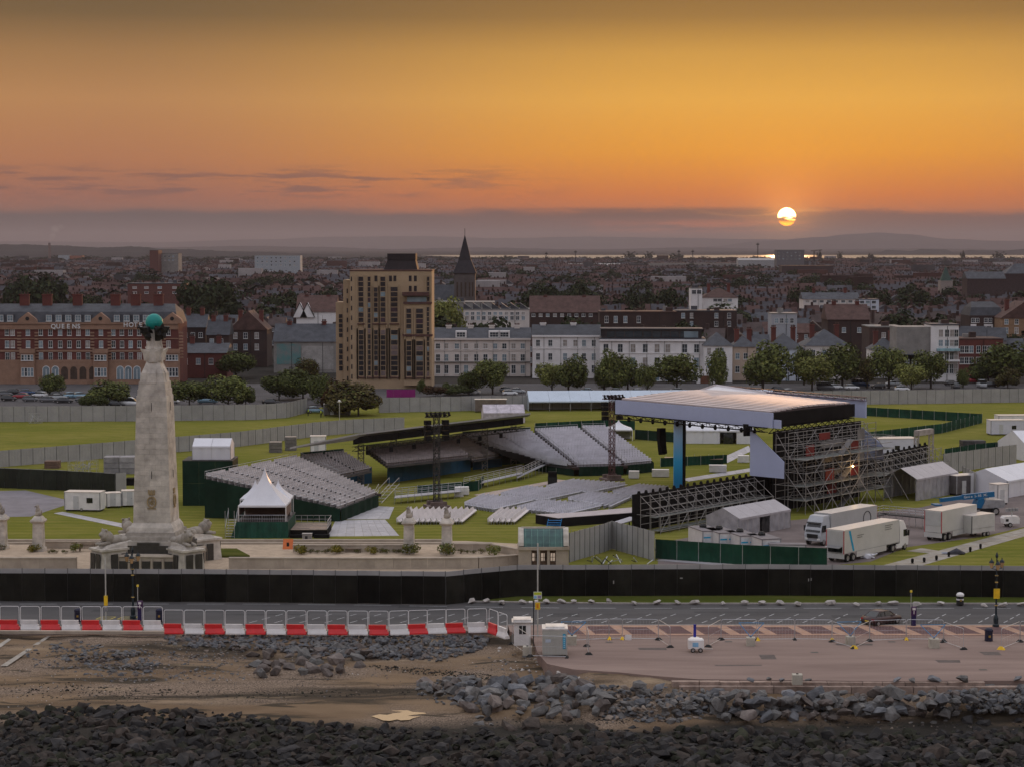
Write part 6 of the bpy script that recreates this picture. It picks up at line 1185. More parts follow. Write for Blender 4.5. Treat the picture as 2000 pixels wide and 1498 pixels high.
po = thing('street_pole', 'tall pole with green event sign and yellow notice by the kiosk', 'pole', G(1050, 1243, .1)); rod((0, 0, 0), (0, 0, 9.2), .075, po, M('pole_grey', (.42, .42, .38)), 'pole'); MB().box(-.4, .4, -.12, -.08, 3.75, 4.45).build('event_sign', M('sign_white', (.6, .62, .55)), po); MB().box(-.36, .36, -.13, -.122, 4.15, 4.4).build('sign_band', M('sign_lime', (.42, .50, .03)), po); MB().box(-.36, -.1, -.13, -.122, 3.8, 4.05).build('sign_symbol', M('sign_blue', (.2, .4, .6)), po); MB().box(.0, .33, -.13, -.122, 3.8, 4.08).build('sign_symbol', M('sign_mauve', (.25, .22, .35)), po); MB().box(-.24, .24, -.12, -.08, 2.7, 3.4).build('yellow_notice', M('sign_yellow', (.70, .46, .02)), po); MB().box(-.1, .1, -.13, -.122, 2.85, 3.25).build('notice_symbol', M('sign_orange', (.65, .22, .02)), po)
po = thing('street_pole', 'dark thin pole with white double camera head beside the kiosk', 'pole', G(1042, 1262, .1)); rod((0, 0, 0), (0, 0, 4.4), .05, po, m_trim, 'pole'); MB().hull([(x, y, z) for x in (-.45, -.1) for y in (-.1, .1) for z in (4.2, 4.35)]).build('camera', m_wpl, po); MB().hull([(x, y, z) for x in (.1, .4) for y in (-.1, .1) for z in (4.3, 4.45)]).build('camera', m_wpl, po)
def bin_(px, py, label, white=False):
    t = thing('litter_bin', label, 'litter bin', G(px, py, .05)); c = M('bin_navy', (.014, .015, .035), rough=.5) if not white else M('bin_black', (.02, .02, .02), rough=.5); MB().lathe([(.36, 0), (.4, .1), (.38, .95)], 10).build('body', c, t); MB().lathe([(.42, .98), (.42, 1.15), (.3, 1.3), (.1, 1.36)], 10).build('hood', c if not white else m_wpl, t); MB().box(-.1, .1, -.42, -.37, .45, .65).build('badge', m_gold, t)
    if white: MB().lathe([(.405, .55), (.405, .7)], 10).build('band', m_wpl, t)
bin_(153, 1212, 'navy litter bin behind the barriers left of the pole'); bin_(312, 1212, 'navy litter bin behind the barriers right of the ornate lamp'); bin_(1875, 1181, 'black and white litter bin on the verge by the hoarding', True); bin_(1931, 1252, 'black litter bin on the promenade near the right lamp')
def meter(px, py, label):
    t = thing('parking_meter', label, 'parking meter', G(px, py, .05)); c = M('meter_navy', (.02, .015, .07), rough=.45); MB().box(-.22, .22, -.2, .2, 0, 1.1).build('pedestal', c, t); MB().box(-.25, .25, -.22, .22, 1.1, 1.95).build('head', M('meter_purple', (.05, .015, .07)), t); MB().box(-.16, .16, -.235, -.22, 1.65, 1.88).build('screen', m_wpl, t); MB().box(-.04, .04, -.235, -.22, 1.25, 1.6).build('white_symbol', m_wpl, t); rod((-.25, .1, 0), (-.25, .1, 3.4), .035, t, M('pole_grey', (.42, .42, .38)), 'pole'); MB().lathe([(.12, 3.4), (.12, 3.6)], 8, (-.25, .1, 0)).build('cap', m_plate, t)
meter(274, 1210, 'purple parking meter behind the barriers beside the ornate lamp'); meter(1784, 1222, 'purple parking meter on the kerb right of the plum car')
t = thing('blue_bollard', 'blue post on a white base on the promenade', 'bollard', G(1357, 1249, .1)); MB().lathe([(.5, 0), (.45, .25), (.25, .3)], 10).build('base', m_wpl, t); MB().lathe([(.2, -.0), (.14, .3), (.13, 1.4), (.16, 1.5)], 8).build('post', M('post_blue', (.03, .03, .25)), t)
t = thing('mobile_generator', 'white wheeled generator box standing alone on the promenade', 'generator', G(1359, 1272, .1)); MB().hull([(x, y, z) for x in (-.72, .72) for y in (-.5, .5) for z in (.35, 1.15)] + [(x, y, 1.25) for x in (-.6, .6) for y in (-.4, .4)]).build('body', m_wpl, t); MB().box(-.35, .2, -.52, -.5, .55, .95).build('logo', M('sign_blue', (.2, .4, .6)), t); wheel(t, -.3, -.45, .22); wheel(t, .4, -.45, .22); MB().bar((.6, 0, .3), (1.6, 0, .25), .08).build('drawbar', m_galv, t)
# kiosk
k_ = thing('site_kiosk', 'white guard kiosk with overhanging roof by the barrier end', 'kiosk', G(1020, 1262, .1)); MB().box(-.8, .8, 0, 1.6, .1, 2.3).build('body', m_wpl, k_); MB().box(-1.0, 1.0, -.2, 1.8, 2.304, 2.4).build('roof', M('kiosk_roof', (.62, .60, .58), rough=.3), k_); MB().box(-.85, .85, -.05, 1.65, 2.404, 2.6).build('roof_cap', M('kiosk_roof', (.62, .60, .58)), k_); w0 = MB().box(-.3, .35, -.02, .0, 1.2, 2.0).build('window', m_glass, k_); MB().box(-.02, .04, -.04, -.02, 1.2, 2.0).build('glazing_bar', m_wpl, w0)
for x in (-.7, .6): MB().box(x, x + .15, .1, 1.5, 0, .1).build('foot', m_trim, k_)
k_ = thing('storage_container', 'grey steel storage container with vertical blue sign on the promenade', 'container', G(1084, 1281, .1)); MB().box(-1.15, 1.15, 0, 2.2, .12, 2.45).build('body', M('container_grey', (.40, .40, .36), var=.06, rough=.5), k_); MB().box(-1.2, 1.2, -.04, 2.25, 2.454, 2.6).build('roof_edge', M('kiosk_roof', (.62, .60, .58)), k_); MB().box(-.85, .9, .25, 1.9, 2.604, 2.75).build('roof_plate', M('kiosk_roof', (.62, .60, .58)), k_)
for x in (-1.1, -.0): MB().box(x, x + 1.08, -.03, 0, .2, 1.7).build('door', M('container_door', (.37, .37, .34), var=.05), k_)
MB().box(.72, .98, -.05, -.031, .7, 2.1).build('blue_sign', M('stripe_blue', (.0, .28, .48)), k_)
for i in range(7): MB().box(.78, .92, -.056, -.05, .8 + i * .18, .9 + i * .18).build('sign_mark', M('sign_pale', (.3, .55, .7)), k_)
MB().box(-.9, -.4, -.045, -.031, 1.3, 1.6).build('notice', m_tentb, k_)
for x in (-1.05, .85): MB().box(x, x + .2, .1, 2.1, 0, .12).build('skid', m_trim, k_)
# temporary fence panels, blocks, feet
HP = frame_mesh(3.45, 2.0, .024, m_galv, .08); mb_ = MB()
mb_.tube((0, 0, .12), (3.45, 0, .12), .02, n=4); mb_.tube((0, 0, 1.0), (3.45, 0, 1.0), .008, n=3)
for i in range(1, 12): mb_.tube((i * .288, 0, .1), (i * .288, 0, 1.98), .004, n=3)
HP2 = mb_.mesh('mesh_infill', m_galv); m_foot = M('rubber_foot', (.02, .02, .02)); m_yf = M('yellow_foot', (.72, .46, .02), rough=.5)
FT = MB().hull([(x * .36, y * .16, z) for x, y, z in ((-1, -1, 0), (1, -1, 0), (1, 1, 0), (-1, 1, 0), (-.75, -.8, .12), (.75, -.8, .12), (-.4, 0, .24), (.4, 0, .24))]).mesh('foot', m_foot)
FTY = MB().hull([(x * .36, y * .18, z) for x, y, z in ((-1, -1, 0), (1, -1, 0), (1, 1, 0), (-1, 1, 0), (-.75, -.8, .16), (.75, -.8, .16), (-.4, 0, .32), (.4, 0, .32))]).mesh('foot', m_yf)
def tfence(px0, py0, px1, py1, label, y0=False, y1=False):
    a, e = G(px0, py0, .1), G(px1, py1, .1); d = e - a; t = thing('temporary_fence_panel', label, 'fence panel', a, math.atan2(d.y, d.x), 'temporary fence panels on the promenade'); s_ = d.length / 3.45
    obj('frame', HP, t, scale=(s_, 1, 1)); obj('mesh_infill', HP2, t, scale=(s_, 1, 1)); obj('foot', FTY if y0 else FT, t, rot=R(90)); obj('foot', FTY if y1 else FT, t, loc=(d.length, 0, 0), rot=R(90))
for i, a_ in enumerate(((1000, 1258, 1035, 1282), (1035, 1282, 1107, 1284), (1150, 1278, 1146, 1262), (1116, 1252, 1190, 1248), (1190, 1248, 1215, 1248), (1215, 1248, 1286, 1249), (1286, 1249, 1309, 1264), (1383, 1263, 1408, 1249), (1408, 1249, 1478, 1249), (1480, 1250, 1552, 1249), (1552, 1249, 1625, 1250), (1625, 1253, 1668, 1266), (1668, 1266, 1698, 1252), (1698, 1252, 1770, 1249), (1770, 1249, 1843, 1250), (1843, 1254, 1882, 1268), (1955, 1268, 1992, 1253), (1992, 1253, 2062, 1252))):
    tfence(*a_, ['fence panel slanting in front of the white kiosk', 'fence panel in front of the grey container', 'fence panel seen end on right of the container', 'fence panel behind the concrete block next to the container', 'narrow fence panel between the first pair of yellow feet', 'fence panel with white notice right of the first yellow feet', 'slanted fence panel left of the white wheeled generator', 'slanted fence panel right of the white wheeled generator', 'fence panel joining the second concrete block', 'fence panel right of the second concrete block', 'fence panel left of the third concrete block', 'fence panel slanting toward the camera left of the third block', 'fence panel slanting away right of the third block', 'fence panel in front of the plum car', 'fence panel below the purple parking meter', 'fence panel slanting toward the fourth concrete block', 'slanted fence panel right of the promenade litter bin', 'fence panel at the right picture edge'][i], i in (4, 5, 9, 12, 14, 16), i in (10,))
sg = thing('notice_board', 'white notice hung on the promenade fence panel', 'notice', G(1227, 1248, 1.25)); MB().box(-.3, .3, -.06, -.03, -.05, .45).build('board', m_wpl, sg); MB().box(-.25, -.2, -.03, .03, .4, .47).build('tie', m_trim, sg)
m_blk = M('concrete_block', (.40, .37, .31), var=.18, scale=1.2, rough=.9, bump=.3); m_strap = M('blue_strap', (.05, .22, .42), rough=.6)
def cblock(px, py, s_, label, strap=True):
    t = thing('concrete_block', label, 'concrete block', G(px, py, .1), rnd.uniform(-.1, .1)); MB().hexa([(-s_, -s_, 0), (s_, -s_, 0), (s_, s_, 0), (-s_, s_, 0)], [(-s_ * .97, -s_ * .97, s_ * 1.9), (s_ * .97, -s_ * .97, s_ * 1.9), (s_ * .97, s_ * .97, s_ * 1.9), (-s_ * .97, s_ * .97, s_ * 1.9)]).build('block', m_blk, t); MB().bar((-.1, 0, s_ * 1.9), (.1, 0, s_ * 1.9), .06, .16).build('lifting_loop', m_trim, t)
    if strap: MB().bar((-.05, 0, s_ * 1.95), (1.3, 1.1, 2.0), .05).build('strap', m_strap, t); MB().bar((.0, 0, s_ * 1.95), (-1.1, 1.0, 2.0), .05).build('strap', m_strap, t); MB().bar((-1.1, 1.0, 2.0), (1.3, 1.1, 2.0), .05).build('strap', m_strap, t)
for a_ in ((1117, 1258, .45, 'concrete block with blue straps right of the container'), (1466, 1260, .42, 'second concrete block with blue straps on the promenade'), (1661, 1258, .42, 'concrete block tied to the fence in front of the plum car'), (1824, 1264, .46, 'concrete block with blue straps left of the litter bin')): cblock(*a_)
cblock(1557, 1335, .45, 'lone concrete block on the promenade edge above the boulders', False); cblock(1030, 1278, .42, 'grey block in front of the white kiosk', False)

# ------------------------------------------------------------------ boulders and stones
def rock_mesh(seed, flat, mat):
    r = random.Random(seed); pts = []
    for i in range(15):
        t = r.uniform(0, 6.283); u = r.uniform(-1, 1); q = math.sqrt(1 - u * u); k = r.uniform(.8, 1.05); pts.append((q * math.cos(t) * k, q * math.sin(t) * k * .8, u * k * flat))
    return MB().hull(pts).mesh('boulder', mat)
def rockm(name, c, c2, rd=.3): return M(name, c, col2=c2, scale=1.6, rough=.85, rand=rd, bump=.6, bscale=5, spec=.25, detail=7)
RMAT = {'grey': rockm('rock_grey', (.185, .178, .172), (.085, .082, .08)), 'brown': rockm('rock_brown', (.185, .155, .14), (.08, .066, .06)), 'blue': rockm('rock_bluegrey', (.18, .183, .195), (.085, .088, .096)), 'dark': rockm('rock_wet_dark', (.048, .045, .045), (.015, .014, .014), .6), 'weed': rockm('rock_weedy', (.030, .032, .018), (.014, .014, .009), .4), 'umber': rockm('rock_umber', (.062, .048, .040), (.018, .015, .013), .5), 'pale': rockm('rock_pale', (.46, .43, .40), (.30, .27, .25), .12), 'tan': rockm('rock_tan', (.26, .21, .17), (.15, .12, .10))}
RME = {k: [rock_mesh(100 + i * 7 + len(k), (.55, .7, .62, .8)[i % 4], m) for i in range(8)] for k, m in RMAT.items()}
ROCKS = []
def inpoly(x, y, poly):
    c = False; j = len(poly) - 1
    for i in range(len(poly)):
        (xi, yi), (xj, yj) = poly[i], poly[j]
        if (yi > y) != (yj > y) and x < (xj - xi) * (y - yi) / (yj - yi) + xi: c = not c
        j = i
    return c
def cluster(name, poly, n, s0, s1, mats_, pile=0.0, label=None, base=None, sp=.72):
    xs_, ys_ = [p[0] for p in poly], [p[1] for p in poly]; k = 0; tries = 0; mine = []
    while k < n and tries < n * 30:
        tries += 1; px, py = rnd.uniform(min(xs_), max(xs_)), rnd.uniform(min(ys_), max(ys_))
        if not inpoly(px, py, poly): continue
        s = s0 + (s1 - s0) * rnd.random() ** 1.8; up = rnd.random() * pile
        p = GB(px, py, up) if base is None else G(px, py, base)
        d_ = [1 for q, qs in mine[-400:] if (q - p).length < (qs + s) * sp] if n < 900 else [1 for q, qs in mine[-60:] if (q - p).length < (qs + s) * sp]
        if d_: continue
        mine.append((p, s)); ROCKS.append((p + Vector((0, 0, -.12 * s)), s, rnd.choice(mats_), label)); k += 1
cluster('a', [(320, 1238), (930, 1240), (965, 1246), (940, 1266), (860, 1290), (700, 1285), (500, 1268), (330, 1258)], 1000, .22, .52, ['grey', 'blue', 'blue', 'brown'], .15, 'grey stone in the bank below the red and white barriers', sp=.45)
cluster('b', [(488, 1272), (560, 1262), (720, 1262), (718, 1300), (640, 1312), (560, 1306), (500, 1316)], 34, .8, 1.3, ['brown', 'brown', 'grey'], .45, 'large brown boulder in the heap below the barriers', sp=.6)
cluster('c', [(100, 1258), (145, 1250), (300, 1285), (300, 1320), (220, 1318), (110, 1285)], 190, .16, .5, ['grey', 'brown', 'blue'], 0, 'grey stone scattered on the upper left beach', sp=.5)
cluster('d', [(815, 1335), (870, 1318), (1000, 1325), (1080, 1318), (1180, 1330), (1190, 1385), (1090, 1398), (960, 1388), (830, 1362)], 120, .55, 1.35, ['grey', 'brown', 'blue', 'grey'], .7, 'angular boulder in the middle rock pile by the promenade corner', sp=.45)
cluster('d2', [(800, 1340), (870, 1322), (960, 1340), (930, 1385), (830, 1368)], 80, .2, .42, ['blue', 'grey'], .1, 'small grey stone beside the middle rock pile')
cluster('e', [(1170, 1335), (1290, 1340), (1420, 1352), (1420, 1410), (1280, 1412), (1170, 1398)], 300, .22, .65, ['grey', 'blue', 'grey', 'tan'], .2, 'grey stone between the two large boulder bands', sp=.45)
cluster('f', [(1390, 1350), (1560, 1352), (1700, 1345), (1870, 1350), (1875, 1390), (1700, 1402), (1500, 1398), (1400, 1398)], 150, .5, 1.2, ['grey', 'grey', 'brown', 'blue'], .6, 'boulder in the long band under the promenade sea wall', sp=.45)
cluster('f2', [(1400, 1385), (1880, 1385), (1870, 1412), (1420, 1412)], 90, .2, .4, ['dark', 'grey'], .05, 'small dark stone at the foot of the boulder band')
cluster('g', [(1865, 1322), (2030, 1316), (2030, 1390), (1900, 1388), (1868, 1360)], 260, .3, .6, ['blue', 'grey'], .6, 'blue grey stone in the heap at the right edge', sp=.45)
cluster('h', [(-40, 1400), (180, 1375), (420, 1390), (700, 1418), (960, 1425), (960, 1520), (-40, 1520)], 1900, .16, .85, ['dark', 'dark', 'weed', 'umber'], .25, 'dark wet stone on the lower left foreshore', sp=.40)
cluster('h2', [(960, 1440), (1250, 1420), (1700, 1432), (2040, 1425), (2040, 1520), (960, 1520)], 1900, .16, .9, ['dark', 'dark', 'weed', 'umber'], .25, 'dark wet stone on the lower right foreshore', sp=.40)
cluster('i', [(185, 1400), (260, 1378), (390, 1385), (410, 1440), (330, 1470), (200, 1455)], 34, .7, 1.35, ['dark', 'umber', 'umber'], .5, 'big dark boulder in the left foreground heap', sp=.55)
cluster('j', [(985, 1420), (1060, 1408), (1190, 1425), (1220, 1490), (1020, 1498)], 40, .65, 1.25, ['dark', 'umber', 'umber'], .5, 'big dark boulder in the centre foreground heap', sp=.55)
cluster('k', [(1440, 1425), (1620, 1420), (1640, 1452), (1450, 1460)], 14, .6, 1.0, ['dark', 'weed'], .3, 'big weedy boulder right of centre in the foreground', sp=.6); cluster('l', [(1880, 1405), (2010, 1402), (2010, 1445), (1890, 1450)], 14, .6, 1.0, ['dark', 'umber'], .3, 'big dark boulder at the lower right edge', sp=.6); cluster('m', [(0, 1440), (960, 1450), (960, 1510), (0, 1510)], 60, .7, 1.25, ['dark', 'umber'], .35, 'large dark stone along the bottom left edge'); cluster('n', [(1220, 1460), (2020, 1455), (2020, 1515), (1220, 1515)], 60, .7, 1.3, ['dark', 'umber'], .35, 'large dark stone along the bottom right edge')
cluster('o', [(930, 1392), (960, 1390), (960, 1420), (925, 1418)], 5, .4, .75, ['dark', 'grey'], .3, 'lone dark boulder standing on the sand near the tide pool'); cluster('s', [(150, 1270), (470, 1268), (480, 1330), (160, 1330)], 80, .12, .3, ['grey', 'tan'], 0, 'small stone'); cluster('s3', [(150, 1300), (1000, 1300), (1000, 1375), (150, 1375)], 420, .05, .14, ['tan', 'grey', 'brown'], 0, 'small stone', sp=.5); cluster('s4', [(300, 1255), (480, 1262), (480, 1290), (140, 1285)], 250, .06, .22, ['tan', 'grey', 'brown'], 0, 'small stone', sp=.5); cluster('s5', [(900, 1395), (2000, 1400), (2000, 1425), (900, 1425)], 380, .05, .2, ['dark', 'tan', 'brown'], 0, 'small stone', sp=.5); cluster('s6', [(0, 1290), (350, 1275), (1000, 1290), (1000, 1310), (400, 1330), (0, 1390)], 900, .04, .11, ['tan', 'grey', 'brown', 'pale'], 0, 'small stone', sp=.4); cluster('c2', [(40, 1262), (300, 1270), (490, 1275), (480, 1325), (200, 1330), (60, 1300)], 320, .1, .34, ['grey', 'brown', 'tan', 'blue'], 0, 'small stone', sp=.5); cluster('w1', [(720, 1296), (960, 1316), (955, 1328), (720, 1306)], 330, .06, .2, ['weed', 'umber'], 0, 'small stone', sp=.3); cluster('w2', [(120, 1338), (480, 1350), (900, 1343), (900, 1353), (480, 1364), (120, 1352)], 420, .05, .18, ['weed', 'umber'], 0, 'small stone', sp=.3); cluster('w3', [(1000, 1402), (1900, 1410), (1900, 1422), (1000, 1412)], 420, .05, .2, ['weed', 'umber'], 0, 'small stone', sp=.3); cluster('w4', [(0, 1338), (120, 1330), (330, 1362), (300, 1372), (0, 1360)], 260, .05, .18, ['weed', 'umber', 'dark'], 0, 'small stone', sp=.3); cluster('s2', [(960, 1260), (1060, 1290), (1230, 1330), (1180, 1350), (950, 1310)], 120, .1, .3, ['tan', 'pale', 'grey'], 0, 'small stone')
RK0 = list(ROCKS); ROCKS.sort(key=lambda q: -q[1] / q[0].y)
nb = 0; STF = {}
for i, (p, s, mt, lb) in enumerate(ROCKS):
    me = RME[mt][rnd.randrange(8)]; rot = (rnd.uniform(-.5, .5), rnd.uniform(-.5, .5), rnd.uniform(0, 6.28)); sc3 = (s * rnd.uniform(.85, 1.25), s * rnd.uniform(.8, 1.15), s * rnd.uniform(.8, 1.1))
    if i < 262 and lb != 'small stone': tag(obj('boulder', me, loc=p, rot=rot, scale=sc3), lb, 'boulder', 'boulders: ' + lb)
    else:
        b = STF.setdefault(mt, MB()); mw = Matrix.LocRotScale(p, Matrix.Rotation(rot[2], 3, 'Z') @ Matrix.Rotation(rot[0], 3, 'X') @ Matrix.Rotation(rot[1], 3, 'Y'), Vector(sc3)); b.add([mw @ v.co for v in me.vertices], [list(f.vertices) for f in me.polygons])
for k, b in STF.items():
    o = b.build('shore_stones', RMAT[k]); o['kind'] = 'stuff'; tag(o, {'grey': 'scattered grey stones of the beach banks', 'blue': 'scattered blue grey stones of the beach banks', 'brown': 'scattered brown stones of the beach banks', 'dark': 'carpet of dark wet stones on the foreshore', 'weed': 'weed covered stones on the foreshore', 'umber': 'brown wet stones of the foreshore', 'pale': 'pale rubble near the promenade corner', 'tan': 'tan rubble on the upper beach'}[k], 'stones')
VR = [(893, 1170), (921, 1172), (949, 1171), (980, 1174), (1021, 1173), (1067, 1173), (1096, 1172), (1121, 1172), (1155, 1172), (1189, 1171), (1239, 1175), (1283, 1174), (1324, 1174), (1357, 1174), (1412, 1176), (1455, 1175), (1488, 1175), (1524, 1175), (1559, 1177), (1622, 1175), (1672, 1178), (1716, 1176), (1745, 1175), (1790, 1179), (1838, 1176), (1922, 1180), (1958, 1179), (1994, 1178)]
for i, (px, py) in enumerate(VR):
    near = [(1050, 'the tall signed pole'), (1722, 'the plum car'), (1784, 'the parking meter'), (1875, 'the verge litter bin'), (1945, 'the right ornate lamp')]; s = rnd.uniform(.38, .55)
    lb = 'pale boulder on the grass verge, number %s from the left' % ['one', 'two', 'three', 'four', 'five', 'six', 'seven', 'eight', 'nine', 'ten', 'eleven', 'twelve', 'thirteen', 'fourteen', 'fifteen', 'sixteen', 'seventeen', 'eighteen', 'nineteen', 'twenty', 'twenty one', 'twenty two', 'twenty three', 'twenty four', 'twenty five', 'twenty six', 'twenty seven', 'twenty eight'][i]
    tag(obj('verge_boulder', RME['pale'][i % 8], loc=G(px, py + 1, .28), rot=(rnd.uniform(-.3, .3), rnd.uniform(-.3, .3), rnd.uniform(0, 6)), scale=(s * rnd.uniform(1, 1.5), s, s * rnd.uniform(.7, .95))), lb, 'boulder', 'pale boulders along the verge')
for i, (px, py, s) in enumerate(((1467, 1327, .4), (1501, 1325, .34), (1527, 1327, .35), (1578, 1327, .3), (1752, 1326, .45), (1782, 1327, .4), (1824, 1325, .6), (1880, 1326, .7), (1988, 1324, .55), (1248, 1336, .7), (1290, 1340, .7))):
    tag(obj('boulder', RME['grey' if i % 2 else 'blue'][i % 8], loc=G(px, py, .32), rot=(rnd.uniform(-.5, .5), .2, i), scale=(s * 1.2, s, s * .8)), ['first', 'second', 'third', 'fourth', 'fifth', 'sixth', 'seventh', 'eighth', 'last', 'tenth', 'eleventh'][i] + ' loose stone resting on the promenade edge, listed left to right' if i < 9 else ['grey boulder half buried at the promenade corner', 'blue grey boulder half buried at the promenade corner'][i - 9], 'boulder', 'stones on the promenade edge')
# ------------------------------------------------------------------ town: streets, trees, cars
m_street = M('street_asphalt', (.085, .08, .082), var=.25, scale=.1, rough=.95, spec=.1)
struct(MB().poly([(-420, 472, .02), (-60, 472, .02), (-30, 510, .02), (60, 520, .02), (420, 530, .02), (420, 575, .02), (-420, 575, .02)]).build('street', m_street))
struct(MB().poly([(-420, 456, .03), (-50, 462, .03), (-50, 471, .03), (-420, 471, .03)]).build('grass_strip', m_verge))
m_bark = M('bark', (.045, .035, .028), var=.3, scale=2)
m_o1, m_o2, m_r1 = leafm('leaf_olive', (.075, .062, .022)), leafm('leaf_olive_dark', (.040, .034, .016)), leafm('leaf_russet', (.065, .030, .016))
LFM = {'green': [m_l1, m_l2, m_l3], 'dark': [m_l2, m_l1, m_l2], 'olive': [m_o1, m_o2, m_l1], 'russet': [m_r1, m_o2, m_o1], 'light': [m_l3, m_l1, leafm('leaf_yellowgreen', (.10, .105, .02))]}
CROWN = {k: [leafmesh('crown', m, 3400, 1, 1, 1, .068, 50 + i, 11) for i in range(3)] for k, m in LFM.items()}
TT = [leafm('town_leaf', (.030, .038, .017)), leafm('town_leaf_dark', (.018, .023, .012)), leafm('town_leaf_olive', (.040, .042, .018))]
CROWN_S = [leafmesh('crown', TT, 900, 1, 1, 1, .10, 70 + i, 9) for i in range(4)]
def trunk_mesh(seed):
    r = random.Random(seed); b = MB(); b.tube((0, 0, 0), (0, 0, .35), .035, .028, 7); b.tube((0, 0, .35), (.02, 0, .6), .028, .018, 6)
    for i in range(5): a = i * 1.26 + r.uniform(-.3, .3); b.tube((0, 0, .3 + i * .03), (math.cos(a) * .22, math.sin(a) * .22, .55 + r.uniform(0, .15)), .016, .006, 5)
    return b.mesh('trunk', m_bark)
TRK = [trunk_mesh(i) for i in range(3)]
def tree(p, w_, h, kind, label, group=None, small=False, lowskirt=.12):
    t = thing('tree' if h > 3.2 else 'bush', label, 'tree' if h > 3.2 else 'bush', p, rnd.uniform(0, 6.28), group)
    me = rnd.choice(CROWN_S) if small else rnd.choice(CROWN[kind]); ch = h * (1 - lowskirt)
    obj('crown', me, t, loc=(0, 0, h * lowskirt + ch * .5), scale=(w_ * .62, w_ * .62, ch * .60)); obj('trunk', TRK[rnd.randrange(3)], t, scale=(h * .9, h * .9, h)); return t
STREET = [(1078, 764, 50, 712, 'light'), (1110, 766, 62, 697, 'green'), (1180, 766, 56, 688, 'green'), (1226, 766, 60, 698, 'green'), (1264, 768, 36, 714, 'green'), (1322, 766, 76, 694, 'green'), (1403, 764, 38, 687, 'green'), (1490, 764, 92, 672, 'green'), (1586, 764, 66, 697, 'light'), (1570, 752, 40, 682, 'green'), (1645, 757, 78, 677, 'green'), (1694, 759, 30, 700, 'olive'), (1736, 759, 62, 681, 'green'), (1780, 762, 52, 714, 'light'), (1818, 759, 56, 689, 'green'), (1881, 758, 22, 722, 'dark'), (1966, 750, 88, 674, 'dark'), (1930, 748, 60, 700, 'dark'), (1968, 758, 46, 720, 'olive'), (962, 770, 62, 705, 'green'), (922, 770, 44, 726, 'dark'), (103, 772, 44, 733, 'dark'), (214, 793, 82, 746, 'green'), (168, 795, 26, 775, 'dark'), (195, 796, 30, 776, 'dark'), (370, 794, 80, 746, 'green'), (446, 794, 76, 737, 'green'), (480, 792, 40, 755, 'dark'), (545, 782, 66, 732, 'dark'), (592, 780, 84, 722, 'dark'), (628, 790, 44, 735, 'dark'), (700, 812, 104, 748, 'olive'), (652, 806, 48, 744, 'russet'), (790, 757, 32, 724, 'light'), (820, 768, 18, 742, 'dark'), (872, 770, 14, 748, 'dark'), (460, 740, 64, 690, 'dark'), (600, 748, 40, 703, 'olive'), (850, 775, 40, 755, 'russet'), (900, 772, 60, 752, 'dark')]
NW = ['first', 'second', 'third', 'fourth', 'fifth', 'sixth', 'seventh', 'eighth', 'ninth', 'tenth', 'eleventh', 'twelfth', 'thirteenth', 'fourteenth', 'fifteenth', 'sixteenth', 'seventeenth', 'eighteenth', 'nineteenth']
TL = {962: 'leafy green tree in front of the left white terrace', 922: 'low dark bush right of the tower block', 103: 'dark round tree below the hotel facade', 214: 'broad green tree left of the memorial by the car park', 168: 'left of two clipped round bushes near the car park', 195: 'right of two clipped round bushes near the car park', 370: 'spreading green tree just right of the memorial top', 446: 'round green tree beside the spreading one right of the memorial', 480: 'dark bush right of the round tree', 545: 'dark tree at the left of the clump before the tower block', 592: 'large dark tree in the clump left of the tower block', 628: 'dark tree at the right end of the clump left of the tower', 700: 'broad olive brown tree before the hoarding gate', 652: 'russet tree behind the security cabin', 790: 'small bright tree at the foot of the tower block', 820: 'clipped dark column bush by the tower block door', 872: 'thin dark column bush right of the tower block', 460: 'dark tree by the brick houses right of the hotel', 600: 'olive tree in front of the mural wall', 850: 'low russet shrub right of the tower block', 900: 'long dark hedge bush under the white terrace'}
k_ = 0
for px, pb, wp, pt, kd in STREET:
    p = G(px, pb, .02); h = P(px, pt, p.y).z; lb = TL.get(px)
    if not lb: lb = NW[k_] + ' street tree from the left in the row behind the stage'; k_ += 1
    tree(p, wp / F * p.y, h, kd, lb, 'street trees and bushes along the common', lowskirt=.02 if wp < 60 else .06)
